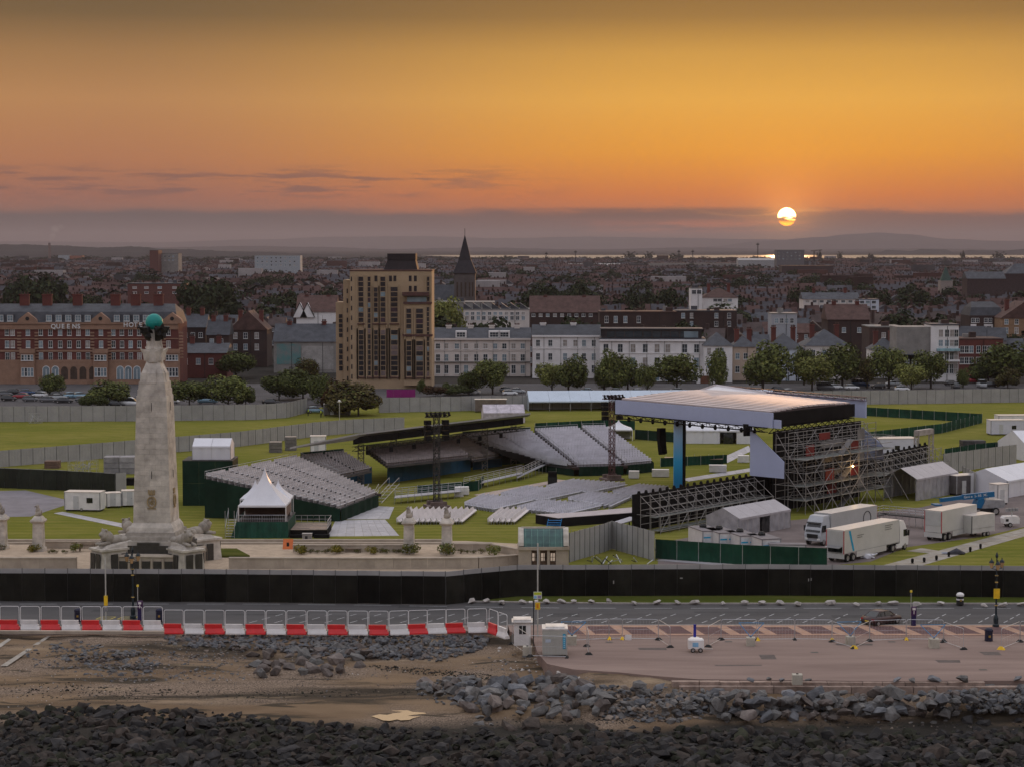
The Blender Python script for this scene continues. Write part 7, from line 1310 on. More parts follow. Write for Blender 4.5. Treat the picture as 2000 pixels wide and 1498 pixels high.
# parked cars
PAINT = [carpaint('silver', (.34, .36, .38)), carpaint('black', (.014, .014, .016)), carpaint('white', (.62, .63, .64)), carpaint('blue', (.02, .06, .16)), carpaint('grey', (.10, .105, .115)), carpaint('red', (.28, .02, .03)), carpaint('skyblue', (.22, .36, .46))]
PN = ['silver', 'black', 'white', 'blue', 'grey', 'red', 'pale blue']
CARS = [(18, 783, 1, 'h', 5), (40, 778, 5, 'h', 170), (60, 784, 4, 'h', 5), (78, 776, 2, 'h', 160), (95, 785, 4, 's', 0), (112, 776, 1, 'h', 20), (113, 780, 0, 's', 25), (140, 777, 6, 'h', 30), (158, 777, 6, 'h', 35), (125, 787, 1, 's', 5), (163, 785, 4, 'h', 0), (10, 774, 4, 'h', 15), (28, 770, 1, 's', 0), (54, 771, 3, 'h', 10), (85, 770, 4, 's', 5), (226, 794, 1, 's', 5), (252, 793, 2, 'v', 0), (335, 788, 2, 'h', 0), (405, 788, 6, 'v', 10), (352, 778, 4, 'h', 0), (395, 778, 2, 'h', 0), (530, 790, 1, 's', 0), (616, 806, 6, 'h', 10),
        (996, 772, 2, 'h', 10), (1010, 768, 0, 's', 5), (990, 766, 4, 'h', 5), (1150, 769, 6, 's', 0), (1206, 769, 0, 's', 0), (1250, 770, 2, 'h', 8), (1325, 768, 2, 's', 5), (1520, 766, 1, 's', 10), (1543, 770, 2, 'h', 15), (1612, 762, 4, 'v', 0), (1630, 760, 2, 's', 5), (1664, 761, 2, 'h', 10), (1680, 756, 3, 'v', 0), (1715, 759, 1, 'h', 170), (1745, 754, 0, 's', 15), (1762, 764, 2, 'h', 0), (1858, 753, 1, 'h', 30), (1866, 758, 4, 'h', 90), (1900, 748, 5, 'v', 5), (1917, 757, 0, 'v', 90), (1935, 756, 1, 's', 0), (900, 733, 0, 'h', 0), (890, 732, 4, 'h', 0), (925, 770, 2, 'h', 0)]
for i, (px, py, c, kd, a) in enumerate(CARS):
    wh = 'in the car park before the hotel' if px < 215 else ('beside the tree left of the memorial' if px < 260 else ('under the trees right of the memorial' if px < 700 else ('in front of the left white terrace' if px < 1030 else ('beyond the pale marquee and stage roof' if px < 1450 else 'along the street at the right below the trees'))))
    car({'h': 'hatch', 's': 'saloon', 'v': 'van'}[kd], PAINT[c], G(px, py, .02), R(a), f"{PN[c]} {({'h': 'hatchback', 's': 'saloon', 'v': 'van'})[kd]} parked {wh}", 'parked cars at the edge of the common', detail=False)
mg = thing('magenta_hoarding', 'bright magenta hoarding at the foot of the tower block', 'hoarding', G(755, 776))
for i in range(4): MB().box(i * 1.82, i * 1.82 + 1.8, 0, .08, 0, 2.0).build('panel', M('magenta', (.22, .012, .13), rough=.5, var=.06), mg)

# ------------------------------------------------------------------ buildings
m_win = M('window_glass', (.03, .04, .05), rough=.12, var=.3, scale=.3, spec=.6); m_winb = M('window_glass_pale', (.17, .23, .27), rough=.25, var=.3, scale=.3, spec=.5); m_wf = M('window_frame', (.62, .62, .62), rough=.6, var=.05)
m_brick = M('red_brick', (.135, .042, .034), col2=(.095, .034, .030), scale=.4, rough=.95); m_brick2 = M('brown_brick', (.062, .038, .033), col2=(.040, .026, .025), scale=.3, rough=.95, rand=.15); m_buffs = M('buff_stone', (.27, .165, .115), var=.15, scale=.5, rough=.9); m_slate = M('slate', (.055, .058, .068), var=.3, scale=.5, rough=.75, rand=.15); m_tile = M('clay_tile', (.075, .042, .036), var=.3, scale=.6, rough=.85, rand=.2)
m_cream = M('cream_render', (.58, .53, .50), var=.10, scale=.3, rough=.85); m_whr = M('white_render', (.68, .66, .66), var=.09, scale=.3, rough=.85); m_peach = M('peach_render', (.44, .34, .27), var=.08, rough=.85); m_pblue = M('pale_blue_render', (.48, .52, .60), var=.05, rough=.85); m_greyr = M('grey_render', (.22, .21, .20), var=.2, scale=.4, rough=.9)
WIN = {}
def win_mesh(w_, h, frame, glass, bars=1, arch=False):
    k = (round(w_, 2), round(h, 2), frame.name, glass.name, bars, arch)
    if k in WIN: return WIN[k]
    b = MB(); e = .09; w2 = w_ / 2
    b.box(-w2, -w2 + e, -.06, .04, 0, h, 0); b.box(w2 - e, w2, -.06, .04, 0, h, 0); b.box(-w2 + e, w2 - e, -.06, .04, 0, e, 0); b.box(-w2 + e, w2 - e, -.06, .04, h - e, h, 0); b.box(-w2 + e, w2 - e, -.05, .03, h * .5 - .03, h * .5 + .03, 0)
    for i in range(bars): x = -w2 + w_ * (i + 1) / (bars + 1); b.box(x - .03, x + .03, -.045, .03, e, h - e, 0)
    b.box(-w2 + e, w2 - e, -.02, .02, e, h - e, 1); b.box(-w2 - .1, w2 + .1, -.14, .02, -.12, -.003, 0)
    if arch: b.lathe([(w2 + .12, -.05), (w2 + .12, .05)], 12, (0, 0, 0), 0)
    WIN[k] = b.mesh('window', [frame, glass]); return WIN[k]
m_curt = M('curtained_window', (.26, .23, .21), rough=.5, var=.3, scale=.8)
class Bld:
    """a building seen from the front; x across the facade, y away from the camera, placed by the pixel of its left and right front corners"""
    def __init__(s, label, px0, px1, Y, pyt, depth, wall, roof=None, rt='flat', hr=0.0, rot=0.0, cat='building', name='building', zb_=0.0):
        a, e = P(px0, HOR, Y), P(px1, HOR, Y); s.px0, s.Y = px0, Y; s.W = e.x - a.x; s.k = F / Y; s.H = P(px0, pyt, Y).z; s.D = depth; s.t = thing(name, label, cat, (a.x, Y, 0), rot); s.roofm = roof
        MB().box(0, s.W, 0, depth, 0, s.H).build('wall', wall, s.t)
        if rt == 'flat': MB().box(-.15, s.W + .15, -.15, depth + .15, s.H + .003, s.H + .35).build('parapet', roof or wall, s.t)
        elif rt == 'gablex': MB().ext([(-.3, -.4, s.H), (-.3, depth + .4, s.H), (-.3, depth / 2, s.H + hr)], (s.W + .6, 0, 0)).build('roof', roof, s.t)
        elif rt == 'gabley': MB().ext([(-.3, -.3, s.H), (s.W + .3, -.3, s.H), (s.W / 2, -.3, s.H + hr)], (0, depth + .6, 0)).build('roof', roof, s.t)
        elif rt == 'hip':
            d2 = min(s.W, depth) / 2; MB().add([(-.4, -.4, s.H), (s.W + .4, -.4, s.H), (s.W + .4, depth + .4, s.H), (-.4, depth + .4, s.H), (d2, depth / 2, s.H + hr), (s.W - d2, depth / 2, s.H + hr)], [[0, 1, 5, 4], [1, 2, 5], [2, 3, 4, 5], [3, 0, 4], [0, 3, 2, 1]]).build('roof', roof, s.t)
        elif rt == 'mansard':
            MB().add([(0, .2, s.H), (s.W, .2, s.H), (s.W, depth, s.H), (0, depth, s.H), (.8, 1.6, s.H + hr * .6), (s.W - .8, 1.6, s.H + hr * .6), (s.W - .8, depth - 1.6, s.H + hr * .6), (.8, depth - 1.6, s.H + hr * .6), (2, depth / 2, s.H + hr), (s.W - 2, depth / 2, s.H + hr)], [[0, 1, 5, 4], [1, 2, 6, 5], [2, 3, 7, 6], [3, 0, 4, 7], [4, 5, 9, 8], [5, 6, 9], [6, 7, 8, 9], [7, 4, 8]]).build('roof', roof, s.t)
    def X(s, px): return P(px, HOR, s.Y).x - P(s.px0, HOR, s.Y).x
    def Z(s, py): return P(s.px0, py, s.Y).z
    def win(s, pxs, py0, py1, w_, frame=m_wf, glass=None, bars=1):
        for px in pxs:
            z1, z0 = s.Z(py0), s.Z(py1); g_ = glass or rnd.choices((m_win, m_winb, m_curt), (5, 3, 2))[0]; obj('window', win_mesh(w_, z1 - z0, frame, g_, bars), s.t, loc=(s.X(px), -.02, z0))
    def band(s, py, h, mat, out=.15, x0=None, x1=None): z = s.Z(py); MB().box(-.1 if x0 is None else s.X(x0), s.W + .1 if x1 is None else s.X(x1), -out, .0, z - h / 2, z + h / 2).build('string_course', mat, s.t)
    def box(s, name, px0, px1, py0, py1, y0, y1, mat): MB().box(s.X(px0), s.X(px1), y0, y1, s.Z(py1), s.Z(py0)).build(name, mat, s.t)
    def chim(s, px, w_=1.6, h=2.6, y=None, mat=None):
        y = s.D * .5 if y is None else y; x = s.X(px); z = s.H + 1; b = MB(); b.box(x - w_ / 2, x + w_ / 2, y - .6, y + .6, z - 1, z + h); b.box(x - w_ / 2 - .15, x + w_ / 2 + .15, y - .75, y + .75, z + h, z + h + .3); c = b.build('chimney', mat or m_brick, s.t)
        for i in range(3): MB().lathe([(.16, 0), (.2, .6)], 6, (x - w_ / 3 + i * w_ / 3, y, z + h + .3)).build('chimney_pot', m_tile, c)
# seafront hotel
h = Bld('long red brick hotel with buff stone dressings and slate roof', -60, 346, 574, 632, 16, m_brick, m_slate, 'mansard', 5.2, name='hotel', cat='hotel'); xs = [-40, -22, 11, 22, 52, 77, 96, 115, 133, 151, 169, 195, 219, 236, 253, 270, 288, 305, 327]
h.box('stone_ground_floor', -60, 346, 703, 752, -.25, .0, m_buffs); h.band(638, 1.7, m_buffs, .3); h.band(632, .4, m_buffs, .6); h.band(686, .5, m_buffs, .2); h.band(706, .5, m_buffs, .3); h.band(662, .25, m_buffs)
for r_, (a, e) in enumerate(((643.5, 656), (666, 680), (689, 704))): h.win([x for x in xs], a, e, 1.15, bars=1)
for px in (52, 195, 335): 
    h.box('stone_bay', px - 14, px + 14, 690, 751, -1.3, -.25, m_buffs); h.box('bay_parapet', px - 15, px + 15, 682, 690, -1.5, -.25, m_buffs)
    for x in (px - 9, px - 3, px + 3, px + 9): 
        for a, e in ((693, 704), (718, 735)): obj('window', win_mesh(.8, h.Z(a) - h.Z(e), m_wf, rnd.choice((m_win, m_winb)), 0), h.t, loc=(h.X(x), -1.32, h.Z(e)))
    x0, x1 = h.X(px - 21), h.X(px + 21); zc = h.Z(632); MB().ext([(x0, -.5, zc), (x1, -.5, zc), (x1 - .6, -.5, zc + 1.2), ((x0 + x1) / 2, -.5, zc + 3.0), (x0 + .6, -.5, zc + 1.2)], (0, 2.5, 0)).build('stone_gable', m_buffs, h.t)
    MB().lathe([(.55, -.05), (.55, .05)], 12).build('gable_roundel', m_trim, h.t, loc=((x0 + x1) / 2, -.52, zc + 1.3), rot=(R(90), 0, 0))
    for q in (-17, 17):
        for i in range(9): MB().box(h.X(px + q) - .55, h.X(px + q) + .55, -.3, 0, h.Z(700) + i * .85, h.Z(700) + i * .85 + .42).build('quoin', m_buffs, h.t)
m_arch = M('shadow_arch', (.06, .04, .03))  # dark colour painting the shade inside the open arches
for px in (87, 105, 123, 141, 159, 178, 232, 248, 265): # arched ground floor openings
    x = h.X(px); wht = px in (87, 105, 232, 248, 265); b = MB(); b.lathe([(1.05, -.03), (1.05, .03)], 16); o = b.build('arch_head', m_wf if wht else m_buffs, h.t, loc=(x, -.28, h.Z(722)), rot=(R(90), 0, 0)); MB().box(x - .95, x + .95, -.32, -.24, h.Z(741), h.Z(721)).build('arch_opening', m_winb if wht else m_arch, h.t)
    MB().lathe([(.88, -.03), (.88, .03)], 16).build('arch_infill', m_winb if wht else m_arch, h.t, loc=(x, -.31, h.Z(722)), rot=(R(90), 0, 0))
    if wht:
        for q in (-.95, 0, .95): MB().box(x + q - .07, x + q + .07, -.36, -.32, h.Z(741), h.Z(721)).build('glazing_bar', m_wf, h.t)
for px in range(-40, 330, 19):
    if min(abs(px - q) for q in (52, 195, 335)) > 22: 
        x = h.X(px); z = h.H + .35; dd = MB().box(x - 1.0, x + 1.0, .35, 2.4, z, z + 2.1).build('dormer', m_slate, h.t); obj('window', win_mesh(1.6, 1.7, m_wf, m_winb, 1), h.t, loc=(x, .32, z + .2))
for px in (-30, 35, 80, 140, 215, 255, 300): h.chim(px, 2.6, 6.6, 7)
for i, ch in enumerate('QUEENS'): o = obj('letter', letter(ch, 1.75, m_wf, .06), h.t, loc=(h.X(98 + i * 10.4), -.75, h.Z(642)), rot=(R(90), 0, 0))
for i, ch in enumerate('HOTEL'): o = obj('letter', letter(ch, 1.75, m_wf, .06), h.t, loc=(h.X(240 + i * 10.2), -.75, h.Z(639)), rot=(R(90), 0, 0))
# tower block
m_tw = M('tan_concrete', (.35, .255, .165), var=.10, scale=.25, rough=.85); m_redt = M('tower_trim', (.085, .04, .035)); m_twg = M('tower_glass', (.020, .020, .026), rough=.15, var=.4, scale=.4, spec=.5)
T = Bld('tall tan apartment tower with dark vertical window strips', 683, 843, 555, 530, 18, m_tw, m_redt, name='apartment_tower', cat='tower block'); T.box('side_step', 668, 683, 548, 752, 3, 17, m_tw); T.box('side_step', 652, 668, 592, 752, 5, 16, m_tw)
for px0, px1, a, e in ((700, 709, 541, 631), (718, 723, 541, 735), (730, 737, 562, 631), (743, 752, 541, 631), (763, 776, 561, 631), (700, 709, 645, 735), (730, 737, 645, 735), (743, 752, 645, 735), (763, 776, 645, 735), (794, 803, 603, 653), (813, 826, 603, 653), (794, 803, 666, 735), (813, 826, 666, 735), (834, 838, 541, 590), (834, 838, 600, 735)):
    f_ = -1.6 if px0 > 785 and a > 595 else 0; n = max(2, round((e - a) / 10)); 
    T.box('strip_surround', px0 - 1.3, px1 + 1.3, a - 2, e + 2, f_ - .12, f_, m_tw)
    for i in range(n): T.box('window', px0, px1, a + (e - a) * i / n + .25, a + (e - a) * (i + .86) / n, f_ - .2, f_ - .12, m_twg if rnd.random() < .82 else rnd.choice((m_winb, M('tower_blind', (.16, .12, .12)), M('tower_spandrel', (.055, .03, .04)))))
    T.box('sill', px0 - 3, px1 + 3, e + 1, e + 3, f_ - .5, f_, m_redt); T.box('pilaster', px0 - 4.2, px0 - 2, a - 3, 740, f_ - .35, f_, m_tw); T.box('pilaster', px1 + 2, px1 + 4.2, a - 3, 740, f_ - .35, f_, m_tw)
T.box('projecting_bay', 789, 843, 594, 752, -1.6, 0, m_tw); T.box('bay_sill', 786, 845, 653, 657, -2.0, 0, m_redt); T.box('terrace_glazing', 795, 833, 580, 590, -1.2, 0, m_winb); T.box('terrace_canopy', 786, 838, 571, 578, -2.2, 0, m_redt); T.box('terrace_ledge', 788, 844, 590, 594, -2.0, 0, m_redt)
for px in (686, 676): 
    for i in range(11): T.box('window', px - 1.2, px + 1.2, 541 + i * 19 + (px == 676) * 24, 550 + i * 19 + (px == 676) * 24, -.05 if px == 686 else 2.92, .02 if px == 686 else 3.02, m_twg) if 550 + i * 19 + (px == 676) * 24 < 748 else None
for px in (734, 762.5, 771, 801, 811): 
    for a in (539, 559) if px > 790 else (539,): T.box('window', px - 2.8, px + 2.8, a, a + 11, -.06, .02, m_twg)
for a, e in ((615, 662), (673, 728)): 
    for i in range(5): T.box('window', 658, 665, a + (e - a) * i / 5 + .5, a + (e - a) * (i + .85) / 5, 4.9, 5.02, m_twg)
z = T.H + .35; xa, xb = T.X(748), T.X(814); MB().hexa([(xa, 3, z), (xb, 3, z), (xb, 14, z), (xa, 14, z)], [(xa + 1.0, 4, z + 2.6), (xb - .6, 4, z + 2.6), (xb - .6, 13, z + 2.6), (xa + 1.0, 13, z + 2.6)]).build('plant_room', M('plant_dark', (.022, .016, .018), var=.2), T.t); MB().box(xa + .9, xb - .5, 3.8, 13.2, z + 2.6, z + 4.3).build('plant_top', M('plant_dark', (.022, .016, .018)), T.t)
# church
ch = Bld('stone church tower with tall dark spire', 887, 928, 800, 536, 8.2, M('church_stone', (.10, .085, .082), var=.2, scale=.3), None, name='church', cat='church'); sp = P(907, 458, 804); zt = ch.H + .35; w_ = ch.W
MB().add([(-.5, -.5, zt), (w_ + .5, -.5, zt), (w_ + .5, 8.7, zt), (-.5, 8.7, zt), (w_ * .2, 2, zt + 5), (w_ * .8, 2, zt + 5), (w_ * .8, 6.2, zt + 5), (w_ * .2, 6.2, zt + 5), (w_ / 2, 4.1, sp.z)], [[0, 1, 5, 4], [1, 2, 6, 5], [2, 3, 7, 6], [3, 0, 4, 7], [4, 5, 8], [5, 6, 8], [6, 7, 8], [7, 4, 8]]).build('spire', M('spire_slate', (.026, .022, .026), var=.2), ch.t); MB().bar((w_ / 2, 4.1, sp.z - .3), (w_ / 2, 4.1, sp.z + 2.2), .18).build('cross', m_trim, ch.t)
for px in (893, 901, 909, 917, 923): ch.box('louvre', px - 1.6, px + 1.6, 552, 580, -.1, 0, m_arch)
nv = Bld('long slate roofed church nave beside the spire', 842, 888, 812, 592, 12, M('church_stone', (.10, .085, .082)), m_slate, 'gablex', 7)
# white seafront terraces and houses
b1 = Bld('cream stucco terrace right of the tower block', 846, 1036, 608, 663, 12, m_cream, m_slate, 'gablex', 3.2, name='terrace', cat='terrace'); b1.band(663, .5, m_cream, .5); b1.band(685, .25, m_cream); b1.band(707, .3, m_greyr, .5)
for a, e in ((671, 682), (692, 706), (713, 730)): b1.win([855, 871, 892, 910, 930, 948, 967, 985, 1003, 1021], a, e, 1.35, bars=1)
for px in (875, 918, 960, 1010): b1.chim(px, 1.6, 2.6, 6, m_cream)
for px in (900, 965, 985): z = b1.H + .2; x = b1.X(px); MB().box(x - 1.6, x + 1.6, .3, 3, z, z + 2.2).build('dormer', m_whr, b1.t); obj('window', win_mesh(2.6, 1.5, m_wf, m_win, 2), b1.t, loc=(x, .27, z + .35))
b2 = Bld('white stucco terrace with plain left half', 1040, 1172, 600, 656, 12, m_whr, m_slate, 'gablex', 3.0, name='terrace', cat='terrace', rot=R(-2)); b2.band(657, .5, m_whr, .45); b2.band(681, .25, m_whr)
for a, e in ((664, 677), (690, 704), (713, 728)): b2.win([1051, 1075, 1104, 1124, 1141, 1160], a, e, 1.25, bars=1)
for px in (1060, 1120): b2.chim(px, 1.6, 2.2, 6, m_whr)
b3 = Bld('long white hotel terrace with dark glazed penthouse', 1172, 1378, 588, 664, 14, m_whr, m_slate, 'flat', 0, name='terrace', cat='terrace', rot=R(-3)); b3.band(665, .5, m_whr, .5); b3.band(690, .25, m_whr)
for a, e in ((672, 689), (698, 718), (724, 744)): b3.win([1184, 1212, 1237, 1261, 1284, 1305, 1338, 1361], a, e, 1.5, bars=1)
MB().box(.4, b3.W - 1, 1.0, 10, b3.H + .36, b3.H + 2.9).build('penthouse', M('penthouse_dark', (.03, .026, .03), rough=.3), b3.t); MB().box(b3.W - 6, b3.W - 2, .9, .99, b3.H + .6, b3.H + 2.4).build('penthouse_window', m_winb, b3.t); MB().box(0, b3.W - .6, .5, 10.5, b3.H + 2.9, b3.H + 3.15).build('penthouse_roof', m_slate, b3.t)
for i in range(9): MB().box(2 + i * 2.6, 4.2 + i * 2.6, .92, .99, b3.H + .6, b3.H + 2.4).build('penthouse_window', m_win, b3.t)
for bb, n_ in ((b1, 6), (b2, 4), (b3, 6)):
    for i in range(n_): cx = bb.W * (i + .5) / n_ + .9; MB().box(cx - .07, cx + .07, -.14, 0, 0, bb.H - .3).build('downpipe', m_greyr, bb.t)
b4 = Bld('white corner house with hipped slate roof right of the hotel terrace', 1378, 1432, 580, 676, 12, m_whr, m_slate, 'hip', 3.6, name='house', cat='house')
for a, e in ((680, 692), (703, 719)): b4.win([1386, 1402, 1411], a, e, 1.2, bars=1)
b4.box('porch', 1362, 1398, 727, 752, -2.2, 0, m_whr); b4.box('door', 1368, 1386, 733, 752, -2.3, -2.2, M('oak_door', (.12, .05, .03)))
for (lb, x0, x1, Y, yt, wl_, rf, rt, hr, rows, cols) in (
    ('peach rendered house right of the white corner house', 1434, 1478, 590, 678, m_peach, m_slate, 'hip', 3, ((690, 702), (715, 728)), (1442, 1458)),
    ('pale blue house with bay window among the street trees', 1503, 1572, 588, 682, m_pblue, m_slate, 'hip', 4.2, ((690, 702), (712, 726), (733, 745)), (1515, 1540, 1560)),
    ('cream house with slate hip roof behind street trees', 1575, 1662, 596, 676, m_cream, m_slate, 'hip', 4.6, ((684, 696), (706, 718)), (1590, 1612, 1636)),
    ('low white house between the street trees', 1706, 1760, 600, 684, m_whr, m_slate, 'hip', 3.4, ((690, 700), (712, 722)), (1720, 1742)),
    ('small white bay windowed house beside the tall white block', 1762, 1800, 585, 694, m_whr, m_slate, 'hip', 3.4, ((702, 716),), (1774, 1788)),
    ('tall narrow white seafront block with green balcony', 1821, 1875, 584, 636, m_whr, m_slate, 'flat', 0, ((644, 659), (664, 677), (688, 704), (711, 730)), (1840, 1852, 1862, 1870)),
    ('red brick lodge with white sash windows at the right', 1877, 1962, 600, 664, m_brick, m_tile, 'flat', 0, ((676, 690), (698, 711)), (1882, 1891, 1900, 1914, 1926, 1936)),
    ('dark brick apartment house with white bays at the right', 1896, 1962, 690, 617, m_brick2, m_slate, 'mansard', 4.5, ((622, 631), (637, 647), (649, 661)), (1903, 1911, 1928, 1936)),
    ('tan gabled house at the right edge', 1958, 2050, 680, 622, M('tan_brick', (.24, .15, .09), var=.15), m_tile, 'gabley', 5.5, ((624, 634), (640, 652)), (1968, 1988)),
    ('brown flat roofed block behind the right street', 1700, 1765, 650, 640, m_brick2, m_greyr, 'flat', 0, ((650, 660), (672, 680)), (1712, 1728, 1745)),
    ('white modern building with strip windows behind the street', 1508, 1558, 720, 614, M('white_panel', (.34, .35, .38), var=.06), m_greyr, 'flat', 0, ((622, 632),), (1518, 1528, 1538, 1548)),
    ('brown pitched hall behind the street trees', 1618, 1700, 690, 625, m_brick2, m_tile, 'gablex', 5, ((640, 650),), (1650, 1680)),
    ('pale blue fronted terrace far behind the street', 1678, 1718, 930, 586, m_pblue, m_slate, 'flat', 0, ((588, 594), (598, 604)), (1685, 1696, 1708)),
    ('long low cream terrace in the middle distance right', 1570, 1680, 960, 585, m_cream, m_slate, 'gablex', 3, ((587, 592),), tuple(range(1578, 1676, 14))),
    ('brown brick theatre block behind the white terraces', 1172, 1322, 715, 611, m_brick2, m_tile, 'flat', 0, ((618, 631),), (1185, 1203, 1222, 1248)),
    ('long dark brick hall behind the stage roof', 1036, 1172, 760, 611, m_brick2, m_tile, 'gablex', 6, ((613, 619),), tuple(range(1042, 1168, 14))),
    ('scaffolded brown block right of the theatre', 1322, 1440, 735, 609, m_brick2, m_slate, 'flat', 0, ((612, 622), (628, 638)), (1335, 1352, 1400, 1425)),
    ('white square towered house beyond the theatre', 1350, 1372, 900, 564, m_whr, m_slate, 'flat', 0, ((567, 575),), (1356, 1366)),
    ('white villa beside the square tower', 1372, 1442, 905, 582, m_whr, m_tile, 'hip', 4, ((584, 590),), (1398, 1406, 1418, 1426)),
    ('cream flats with saw tooth roof under the church', 905, 1034, 720, 606, m_cream, m_greyr, 'flat', 0, ((610, 616), (618, 626)), tuple(range(912, 1030, 11))),
    ('grey flat roofed block below the church spire', 842, 965, 735, 592, m_greyr, m_greyr, 'flat', 0, (), ()),
    ('derelict grey building with turquoise mural wall', 533, 655, 625, 668, m_greyr, m_slate, 'gablex', 5.2, (), ()),
    ('brick house with white rendered gable left of the mural', 352, 400, 650, 640, m_brick2, m_slate, 'gablex', 4, ((650, 660), (672, 682)), (360, 375, 390)),
    ('dark brick house with pale side wall right of the hotel', 402, 445, 640, 655, m_brick2, m_slate, 'gablex', 4.5, ((662, 672),), (412, 430)),
    ('tall dark brick villa with gables right of the hotel', 447, 520, 655, 645, m_brick2, m_tile, 'gabley', 6, ((650, 662), (672, 684)), (458, 478, 500)),
    ('low brick annexe right of the hotel', 346, 440, 600, 690, m_brick, m_slate, 'gablex', 2.6, ((700, 712),), (360, 385, 410)),
    ('white half timbered house with brick side left of the tower', 578, 655, 760, 610, m_whr, m_tile, 'gablex', 6, ((612, 620),), (590, 610)),
    ('brick college block behind the hotel roof', 248, 362, 1000, 555, M('college_brick', (.12, .05, .042), var=.15, rand=.1), m_slate, 'flat', 0, ((560, 564), (570, 574)), (262, 285, 311, 340)),
    ('tall brick hospital tower on the far left skyline', 292, 309, 2300, 490, M('college_brick', (.12, .05, .042)), m_slate, 'flat', 0, (), ()),
    ('grey flats beside the brick tower on the skyline', 309, 348, 2320, 496, m_greyr, m_slate, 'flat', 0, ((500, 503), (507, 510)), (314, 322, 330, 338)),
    ('pale modern flats on the left skyline', 497, 586, 2350, 500, M('flats_pale', (.30, .33, .36), var=.1), m_greyr, 'flat', 0, ((503, 506), (510, 513), (517, 520)), tuple(range(503, 584, 9))),
    ('grey slab block on the skyline under the sun', 1517, 1571, 2900, 489, M('slab_grey', (.12, .115, .125), var=.1), m_greyr, 'flat', 0, ((493, 495), (499, 501), (505, 507)), tuple(range(1522, 1570, 8))),
    ('dark brown block below the slab on the skyline', 1528, 1628, 2200, 520, M('block_dark', (.05, .032, .032)), m_tile, 'flat', 0, (), ()),
    ('long pale roofed warehouse right of the spire', 1110, 1212, 3300, 519, M('shed_pale', (.30, .30, .31)), M('shed_roof', (.34, .32, .31)), 'gablex', 3, (), ()),
    ('long grey warehouse in the distance before the harbour', 1270, 1440, 3100, 515, m_greyr, M('shed_roof2', (.22, .19, .18)), 'flat', 0, (), ()),
    ('pale shed left of the grey slab block', 1442, 1516, 3000, 509, M('shed_pale', (.30, .30, .31)), M('shed_roof', (.34, .32, .31)), 'gablex', 3, (), ()),
    ('orange depot beside the power station chimney', 136, 160, 4600, 500, M('depot_orange', (.26, .11, .07)), m_slate, 'flat', 0, (), ()),
    ('pale depot hall by the chimney', 113, 135, 4600, 499, M('flats_pale', (.30, .33, .36)), m_slate, 'flat', 0, (), ()),
    ('domed dark brick hall at far right', 1965, 2040, 1250, 535, M('block_dark', (.05, .032, .032)), m_slate, 'hip', 6, (), ()),
    ('dark brick school block at the right in middle distance', 1890, 1965, 1200, 545, M('block_dark', (.05, .032, .032)), m_slate, 'gablex', 4, (), ())):
    q = Bld(lb, x0, x1, Y, yt, {True: 10, False: 14}[(x1 - x0) < 60] if Y < 2000 else 25, wl_, rf, rt, hr)
    for a, e in rows: q.win(cols, a, e, 1.3 if Y < 800 else 2.0, bars=1 if Y < 800 else 0)
    if rt == 'flat' and Y < 1100:
        for i in range(max(2, int(q.W / 6))): cx = rnd.uniform(1, max(1.2, q.W - 2.5)); cyy = rnd.uniform(1.5, q.D - 2.5); hh = rnd.uniform(.5, 1.7); MB().box(cx, cx + rnd.uniform(.8, 2.4), cyy, cyy + rnd.uniform(.8, 1.8), q.H + .36, q.H + .36 + hh).build('roof_plant', rnd.choice((m_greyr, m_brick2, m_slate)), q.t)
    if Y < 1000:
        for i in range(max(1, int(q.W / 9))): cx = q.W * (i + .5) / max(1, int(q.W / 9)) + .7; MB().box(cx - .07, cx + .07, -.12, 0, 0, q.H - .2).build('downpipe', m_trim, q.t)
        ax = rnd.uniform(.2, .8) * q.W; MB().bar((ax, q.D * .45, q.H), (ax, q.D * .45, q.H + hr + 2.6), .06).build('aerial', m_trim, q.t)
    if rt in ('hip', 'gablex', 'gabley') and Y < 1000:
        for px in (x0 + (x1 - x0) * .22, x0 + (x1 - x0) * .78): q.chim(px, 1.3, min(hr, 4) + .6)
    if 'mural' in lb: 
        q.box('mural', 539, 586, 672, 712, -.08, 0, M('mural_turquoise', (.06, .22, .22), col2=(.20, .20, .20), scale=.35, rough=.8)); q.box('pale_wall', 588, 650, 676, 722, -.06, 0, M('pale_peeling', (.30, .29, .28), var=.25, scale=.5))
    if 'green balcony' in lb: 
        q.box('balcony_canopy', 1832, 1876, 681, 686, -1.4, 0, M('canopy_blue', (.24, .38, .42))); q.box('balcony', 1832, 1876, 703, 706, -1.4, 0, m_whr); q.t.name = 'seafront_block'; MB().box(-9.5, -.02, 1, 12, 0, q.H - .5).build('side_wing', m_greyr, q.t)
    if 'half timbered' in lb:
        for px in (585, 600): x = q.X(px); MB().add([(x - 2.6, -.6, q.H - 2), (x + 2.6, -.6, q.H - 2), (x, -.6, q.H + 3.4), (x - 2.6, 3, q.H - 2), (x + 2.6, 3, q.H - 2), (x, 3, q.H + 3.4)], [[0, 1, 2], [0, 2, 5, 3], [1, 4, 5, 2]]).build('white_gable', m_whr, q.t); MB().bar((x - 2.6, -.65, q.H - 2), (x, -.65, q.H + 3.4), .25).build('barge_board', m_trim, q.t); MB().bar((x + 2.6, -.65, q.H - 2), (x, -.65, q.H + 3.4), .25).build('barge_board', m_trim, q.t)
    if 'dark brick apartment' in lb:
        for px in (1906, 1932): q.box('white_bay', px - 8, px + 8, 634, 664, -1.2, 0, m_whr); [obj('window', win_mesh(1.8, q.Z(a) - q.Z(e), m_wf, m_win, 2), q.t, loc=(q.X(px), -1.24, q.Z(e))) for a, e in ((637, 647), (651, 661))]
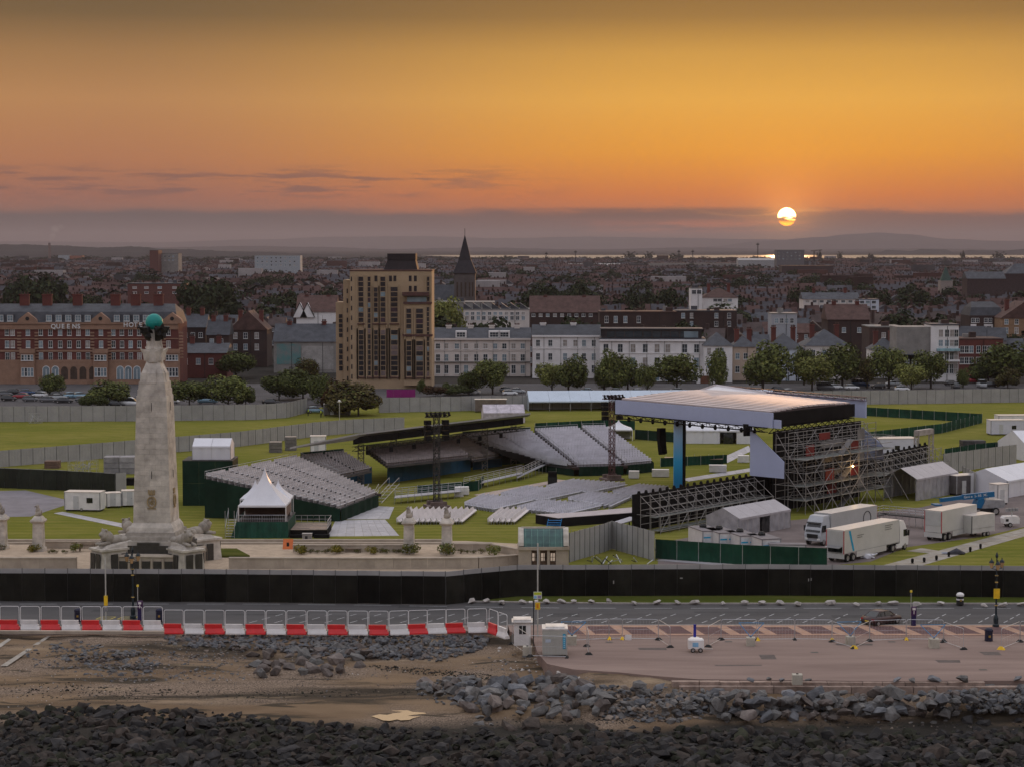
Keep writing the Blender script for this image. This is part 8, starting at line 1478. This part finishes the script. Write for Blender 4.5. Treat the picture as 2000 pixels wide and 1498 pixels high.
    if 'saw tooth' in lb:
        for i in range(7): x = q.W * i / 7; MB().ext([(x, .5, q.H + .35), (x + q.W / 7 - .3, .5, q.H + .35), (x, .5, q.H + 2.4)], (0, 10, 0)).build('roof_tooth', m_slate, q.t)
gt = Bld('small church turret with green pyramid roof at the right', 1838, 1862, 1300, 550, 8, M('turret_stone', (.26, .22, .20), var=.1), None, name='turret', cat='turret'); z = gt.H + .35; wq = gt.W; MB().add([(.6, 1, z), (wq - .6, 1, z), (wq - .6, 7, z), (.6, 7, z), (wq / 2, 4, P(1850, 520, 1300).z)], [[0, 1, 4], [1, 2, 4], [2, 3, 4], [3, 0, 4]]).build('spire', M('green_copper_far', (.04, .07, .06)), gt.t)
cs_ = thing('power_station_chimney', 'slim tall smoking chimney on the left skyline', 'chimney', P(97, 508, 4700) * 1); cs_.location.z = 0; MB().lathe([(3.6, 0), (2.6, P(97, 475, 4700).z)], 10).build('stack', M('chimney_conc', (.16, .11, .10), var=.1), cs_)
mv = bpy.data.materials.new('smoke'); mv.use_nodes = True; mv.node_tree.nodes.clear(); v_ = mv.node_tree.nodes.new('ShaderNodeVolumePrincipled'); v_.inputs['Density'].default_value = .006; v_.inputs['Color'].default_value = (.9, .88, .86, 1); vo = mv.node_tree.nodes.new('ShaderNodeOutputMaterial'); mv.node_tree.links.new(v_.outputs[0], vo.inputs['Volume'])
mv.cycles.homogeneous_volume = True
sb = MB(); sx0 = P(97, 475, 4700)
for x, z, r_ in ((3, 6, 5), (8, 16, 8), (13, 31, 11), (26, 36, 7)): sb.sphere((sx0.x + x, 4700, sx0.z + z), r_, 10, 7, sz=.8)
so = sb.build('smoke', mv, smooth=True); so['kind'] = 'stuff'
cr = thing('tower_crane', 'tiny tower crane right of the grey slab block', 'crane', (P(1590, 508, 2950).x, 2950, 0)); zc = P(1590, 491, 2950).z; b = MB(); lattice(b, (0, 0, 0), (0, 0, zc), 1.6, 12, .15); b.build('mast', m_trim, cr); b = MB(); lattice(b, (-5, 0, zc), (11, 0, zc + 1.5), 1.2, 8, .12); b.build('jib', m_trim, cr)
for px, yt, lb in ((1480, 475, 'thin lattice radio mast left of the slab block'), (1067, 493, 'small floodlight mast right of the church'), (1124, 490, 'left thin mast on the skyline hall'), (1326, 489, 'left of two floodlight masts before the harbour'), (1353, 489, 'right of two floodlight masts before the harbour')):
    a = P(px, HOR, 3200); t = thing('radio_mast', lb, 'mast', (a.x, 3200, 0)); b = MB(); zt = P(px, yt, 3200).z; lattice(b, (0, 0, 0), (0, 0, zt), 1.4, 14, .14); b.build('lattice', m_trim, t); MB().box(-2.2, 2.2, -.5, .5, zt - 3, zt - 1.5).build('antenna', m_trim, t)
# ------------------------------------------------------------------ filler houses, near ones as things, far ones as one mass
HW = [m_brick2, M('house_red', (.11, .048, .038), var=.2, scale=.3, rand=.2), M('house_cream', (.34, .31, .30), var=.1, scale=.3, rand=.15), M('house_grey', (.15, .14, .145), var=.15, scale=.3, rand=.2)]; HR_ = [m_slate, m_tile, M('roof_brown', (.052, .036, .034), var=.3, scale=.4, rand=.2)]
def house_proto(w_, d_, he, hr, wm, rm, ori):
    t = thing('terraced_house', 'x', 'house', (0, 0, -50)); MB().box(-w_ / 2, w_ / 2, 0, d_, 0, he).build('wall', wm, t)
    if ori: MB().ext([(-w_ / 2 - .1, -.3, he), (-w_ / 2 - .1, d_ + .3, he), (-w_ / 2 - .1, d_ / 2, he + hr)], (w_ + .2, 0, 0)).build('roof', rm, t)
    else: MB().ext([(-w_ / 2 - .3, -.2, he), (w_ / 2 + .3, -.2, he), (0, -.2, he + hr)], (0, d_ + .4, 0)).build('roof', rm, t); MB().add([(-w_ / 2, -.02, he), (w_ / 2, -.02, he), (0, -.22, he + hr * .96)], [[0, 1, 2]]).build('gable', wm, t)
    MB().box(-w_ / 2 + .2, -w_ / 2 + 1.3, d_ / 2 - .7, d_ / 2 + .7, he + hr * .3, he + hr + 1.3).build('chimney', m_brick2, t)
    for x in (-w_ / 4, w_ / 4):
        for z in (1.0, he - 2.2): obj('window', win_mesh(1.2, 1.6, m_wf, m_win if x < 0 else m_winb, 1), t, loc=(x, -.03, z))
    return t
protos = [house_proto(6.5, 9, 6.2, 3.2, HW[0], HR_[0], 1), house_proto(7, 9, 6.6, 3.4, HW[1], HR_[1], 1), house_proto(6.5, 9, 6.0, 3.0, HW[2], HR_[0], 1), house_proto(8, 11, 7.0, 4.2, HW[1], HR_[2], 0), house_proto(7.5, 10, 7.2, 4.0, HW[2], HR_[1], 0), house_proto(6.5, 9, 8.4, 3.2, HW[0], HR_[2], 1), house_proto(9, 10, 8.6, 3.6, HW[3], HR_[0], 1)]
BOX = [(-60, 346, 560, 600), (640, 860, 545, 585), (840, 1440, 570, 635), (880, 1445, 700, 790), (1430, 2060, 570, 625), (530, 660, 610, 660), (340, 530, 590, 680), (575, 660, 745, 785), (1500, 1770, 640, 740), (1890, 2060, 670, 720), (835, 1040, 700, 830)]
def clear(x, y):
    px = 1000 + x / y * F
    return all(not (a - 12 < px < b_ + 12 and c - 14 < y < d_ + 10) for a, b_, c, d_ in BOX)
spots = []; y = 640
while y < 1330:
    x = -.285 * y - 20; cell = {}
    while x < .285 * y + 20:
        ck = (int(x // 64), int(y // 60)); o = cell.setdefault(ck, random.Random(ck[0] * 31 + ck[1] * 7 + 5).random()); 
        if o < .6 or int(x / 7) % 3: 
            if clear(x, y) and rnd.random() < .84: spots.append((x + rnd.uniform(-.4, .4), y + rnd.uniform(-2, 2) + (o - .5) * 9, o))
        x += 6.7 if o < .6 else 8.6
    y += 23 + (y - 640) * .006
rnd.shuffle(spots); spots.sort(key=lambda q: q[1]); near = spots[:280]; rest = spots[280:]
HL = ['small brick terraced house with slate roof among the roofs', 'red brick house with tiled roof among the roofs', 'cream rendered terraced house among the roofs', 'gable fronted red brick house among the roofs', 'gable fronted cream house among the roofs', 'tall brick terraced house among the roofs', 'grey rendered house with slate roof among the roofs']
for i, (x, y_, o) in enumerate(near):
    k = rnd.choices(range(7), (5, 5, 2, 3, 1, 4, 2))[0]; px = 1000 + x / y_ * F; ar = 'behind the hotel and memorial' if px < 520 else ('left of the church spire' if px < 900 else ('behind the white terraces' if px < 1450 else 'behind the right hand street'))
    copy_tree(protos[k], (x, y_, 0), (0 if o < .6 else R(8)) + R((o - .5) * 20), (1, 1, rnd.uniform(.9, 1.12)), HL[k] + ' ' + ar, 'houses of the town ' + ar)
for p in protos:
    for c in list(p.children): bpy.data.objects.remove(c)
    bpy.data.objects.remove(p)
far = {}
def fb(k): return far.setdefault(k, MB())
WMAT = [M('far_brick', (.052, .034, .031), var=.3, scale=.05, rough=1, spec=0), M('far_red', (.072, .037, .033), var=.3, scale=.05, rough=1, spec=0), M('far_cream', (.30, .28, .28), var=.2, scale=.05, rough=1, spec=0), M('far_grey', (.07, .066, .07), var=.2, scale=.05, rough=1, spec=0)]; RMAT2 = [M('far_slate', (.062, .060, .068), var=.3, scale=.05, rough=.9, spec=.1), M('far_tile', (.082, .052, .048), var=.3, scale=.05, rough=1, spec=0)]
mass = MB()
def strip(x, y_, L, d_, he, hr, ori, wm, rm):
    if ori: mass.box(x - L / 2, x + L / 2, y_, y_ + d_, 0, he, wm); mass.add([(x - L / 2, y_ - .3, he), (x + L / 2, y_ - .3, he), (x + L / 2, y_ + d_ / 2, he + hr), (x - L / 2, y_ + d_ / 2, he + hr), (x - L / 2, y_ + d_ + .3, he), (x + L / 2, y_ + d_ + .3, he)], [[0, 1, 2, 3], [3, 2, 5, 4], [0, 3, 4], [1, 5, 2]], rm)
    else: mass.box(x - d_ / 2, x + d_ / 2, y_, y_ + L, 0, he, wm); mass.add([(x - d_ / 2 - .3, y_, he), (x + d_ / 2 + .3, y_, he), (x, y_, he + hr), (x - d_ / 2 - .3, y_ + L, he), (x + d_ / 2 + .3, y_ + L, he), (x, y_ + L, he + hr)], [[0, 2, 5, 3], [2, 1, 4, 5], [0, 1, 2], [3, 5, 4]], rm)
    n = max(1, int(L / 7))
    for i in range(n):
        s_ = -L / 2 + L * (i + .5) / n; cx, cy_ = (x + s_, y_ + d_ / 2) if ori else (x, y_ + L / 2 + s_); mass.box(cx - .5, cx + .5, cy_ - .5, cy_ + .5, he + hr * .6, he + hr + 1.4, 0)
for x, y_, o in rest: strip(x, y_, 6.5, 9, rnd.uniform(5.6, 8), 3.2, o < .6, rnd.choices((0, 1, 2, 3), (5, 5, 2, 2))[0], 4 + rnd.randrange(2))
y = 1340
while y < 5000:
    x = -.275 * y; 
    while x < .275 * y:
        o = random.Random(int(x // 130) * 17 + int(y // 120) * 3).random(); L = rnd.uniform(14, 40)
        if rnd.random() < (.82 if y < 3600 else .5): strip(x + L / 2, y + rnd.uniform(-8, 8), L, 9, rnd.uniform(5.5, 8.5), rnd.uniform(2.6, 3.8), o < .62, rnd.choices((0, 1, 2, 3), (5, 4, 3, 2))[0], 4 + rnd.randrange(2))
        if rnd.random() < .025: mass.box(x, x + rnd.uniform(12, 30), y, y + 14, 0, rnd.uniform(10, 17), rnd.choice((0, 1, 2, 3)))
        x += L + rnd.uniform(2, 16)
    y += 24 + (y - 1340) * .008
o = mass.build('distant_houses', WMAT + RMAT2); tag(o, 'far off mass of small terraced roofs across the town', 'houses'); o['kind'] = 'stuff'
# town trees: near ones as things, far ones as one mass
n = 0
for i in range(700):
    y_ = 650 + (rnd.random() ** 1.5) * 1500; x = rnd.uniform(-.27, .27) * y_; px = 1000 + x / y_ * F
    if not clear(x, y_) or n >= 230: continue
    n += 1; ar = 'behind the hotel and memorial' if px < 520 else ('left of the church spire' if px < 900 else ('behind the white terraces' if px < 1450 else 'behind the right hand street')); hh = rnd.uniform(9, 16); tree((x, y_, 0), hh * rnd.uniform(.8, 1.3), hh, 'dark', 'dark leafy tree standing among the roofs ' + ar, 'town trees ' + ar, small=True, lowskirt=.08)
for px, yb, w_, yt, lb in ((870, 636, 60, 586, 'bright yellow green tree between tower block and church'), (1945, 665, 60, 652, 'yellow flowering tree at the right edge')):
    Y = 1100 if 'mass' in lb else (690 if 'yellow green' in lb else (900 if 'very' in lb else 660)); p = P(px, HOR, Y); tree((p.x, Y, 0), w_ / F * Y, max(5, P(px, yt, Y).z), 'light' if 'yellow' in lb else 'dark', lb, 'town trees singled out')
for px0, px1, Y, yt, lb in ((365, 435, 900, 548, 'dark tree in the tall group behind the brick houses'), (1035, 1150, 1000, 552, 'dark tree in the large group left of centre in the town'), (1225, 1330, 1000, 562, 'dark tree in the large group behind the theatre'), (1560, 1600, 1050, 560, 'dark tree in the small group behind the right street'), (30, 110, 1000, 540, 'dark tree in the group behind the hotel roof')):
    nq = max(3, int((px1 - px0) / 16))
    for i in range(nq): px = px0 + (px1 - px0) * (i + .5) / nq; Yq = Y + rnd.uniform(-25, 25); p = P(px, HOR, Yq); hh = max(6, P(px, yt + rnd.uniform(0, 9), Yq).z); tree((p.x, Yq, 0), hh * rnd.uniform(.55, .8), hh, 'dark', lb, 'town tree groups', small=True, lowskirt=.05)
fm = MB(); proto = [leafmesh('fm', LFM['dark'], 110, 1, 1, 1, .22, 90 + i, 6) for i in range(4)]; pd = [([tuple(v.co) for v in m.vertices], [list(f.vertices) for f in m.polygons]) for m in proto]
def far_tree(x, y_, w_, h):
    vs, fs = pd[rnd.randrange(4)]; fm.add([(x + a * w_ / 2, y_ + b_ * w_ / 2, h * .52 + c * h * .5) for a, b_, c in vs], fs, rnd.choice((0, 0, 1)))
for i in range(3600):
    y_ = 1150 + (rnd.random() ** .8) * 4100; x = rnd.uniform(-.27, .27) * y_
    if mn.noise((x * .004, y_ * .003, 2.2)) < -.05: continue
    h = rnd.uniform(7, 15); far_tree(x, y_, h * rnd.uniform(.9, 1.5), h)
for i in range(700): # wooded skyline at the far edge of the town
    y_ = rnd.uniform(4300, 5250); x = rnd.uniform(-.27, .27) * y_; h = rnd.uniform(8, 15) * (1.15 if x < 0 else 1); far_tree(x, y_, h * rnd.uniform(1.2, 2.4), h)
for px, wp in ((1267, 22), (1880, 12), (1640, 14), (1700, 16), (1950, 30), (1320, 40), (1230, 30), (1600, 12)): y_ = 5100; p = P(px, HOR, y_); far_tree(p.x, y_, wp / F * y_, P(px, 492 if wp > 13 else 488, y_).z)
o = fm.build('distant_trees', [leafm('far_leaf', (.024, .028, .017), 0), leafm('far_leaf_dark', (.016, .019, .012), 0)]); tag(o, 'far off mass of dark treetops across the town', 'trees'); o['kind'] = 'stuff'
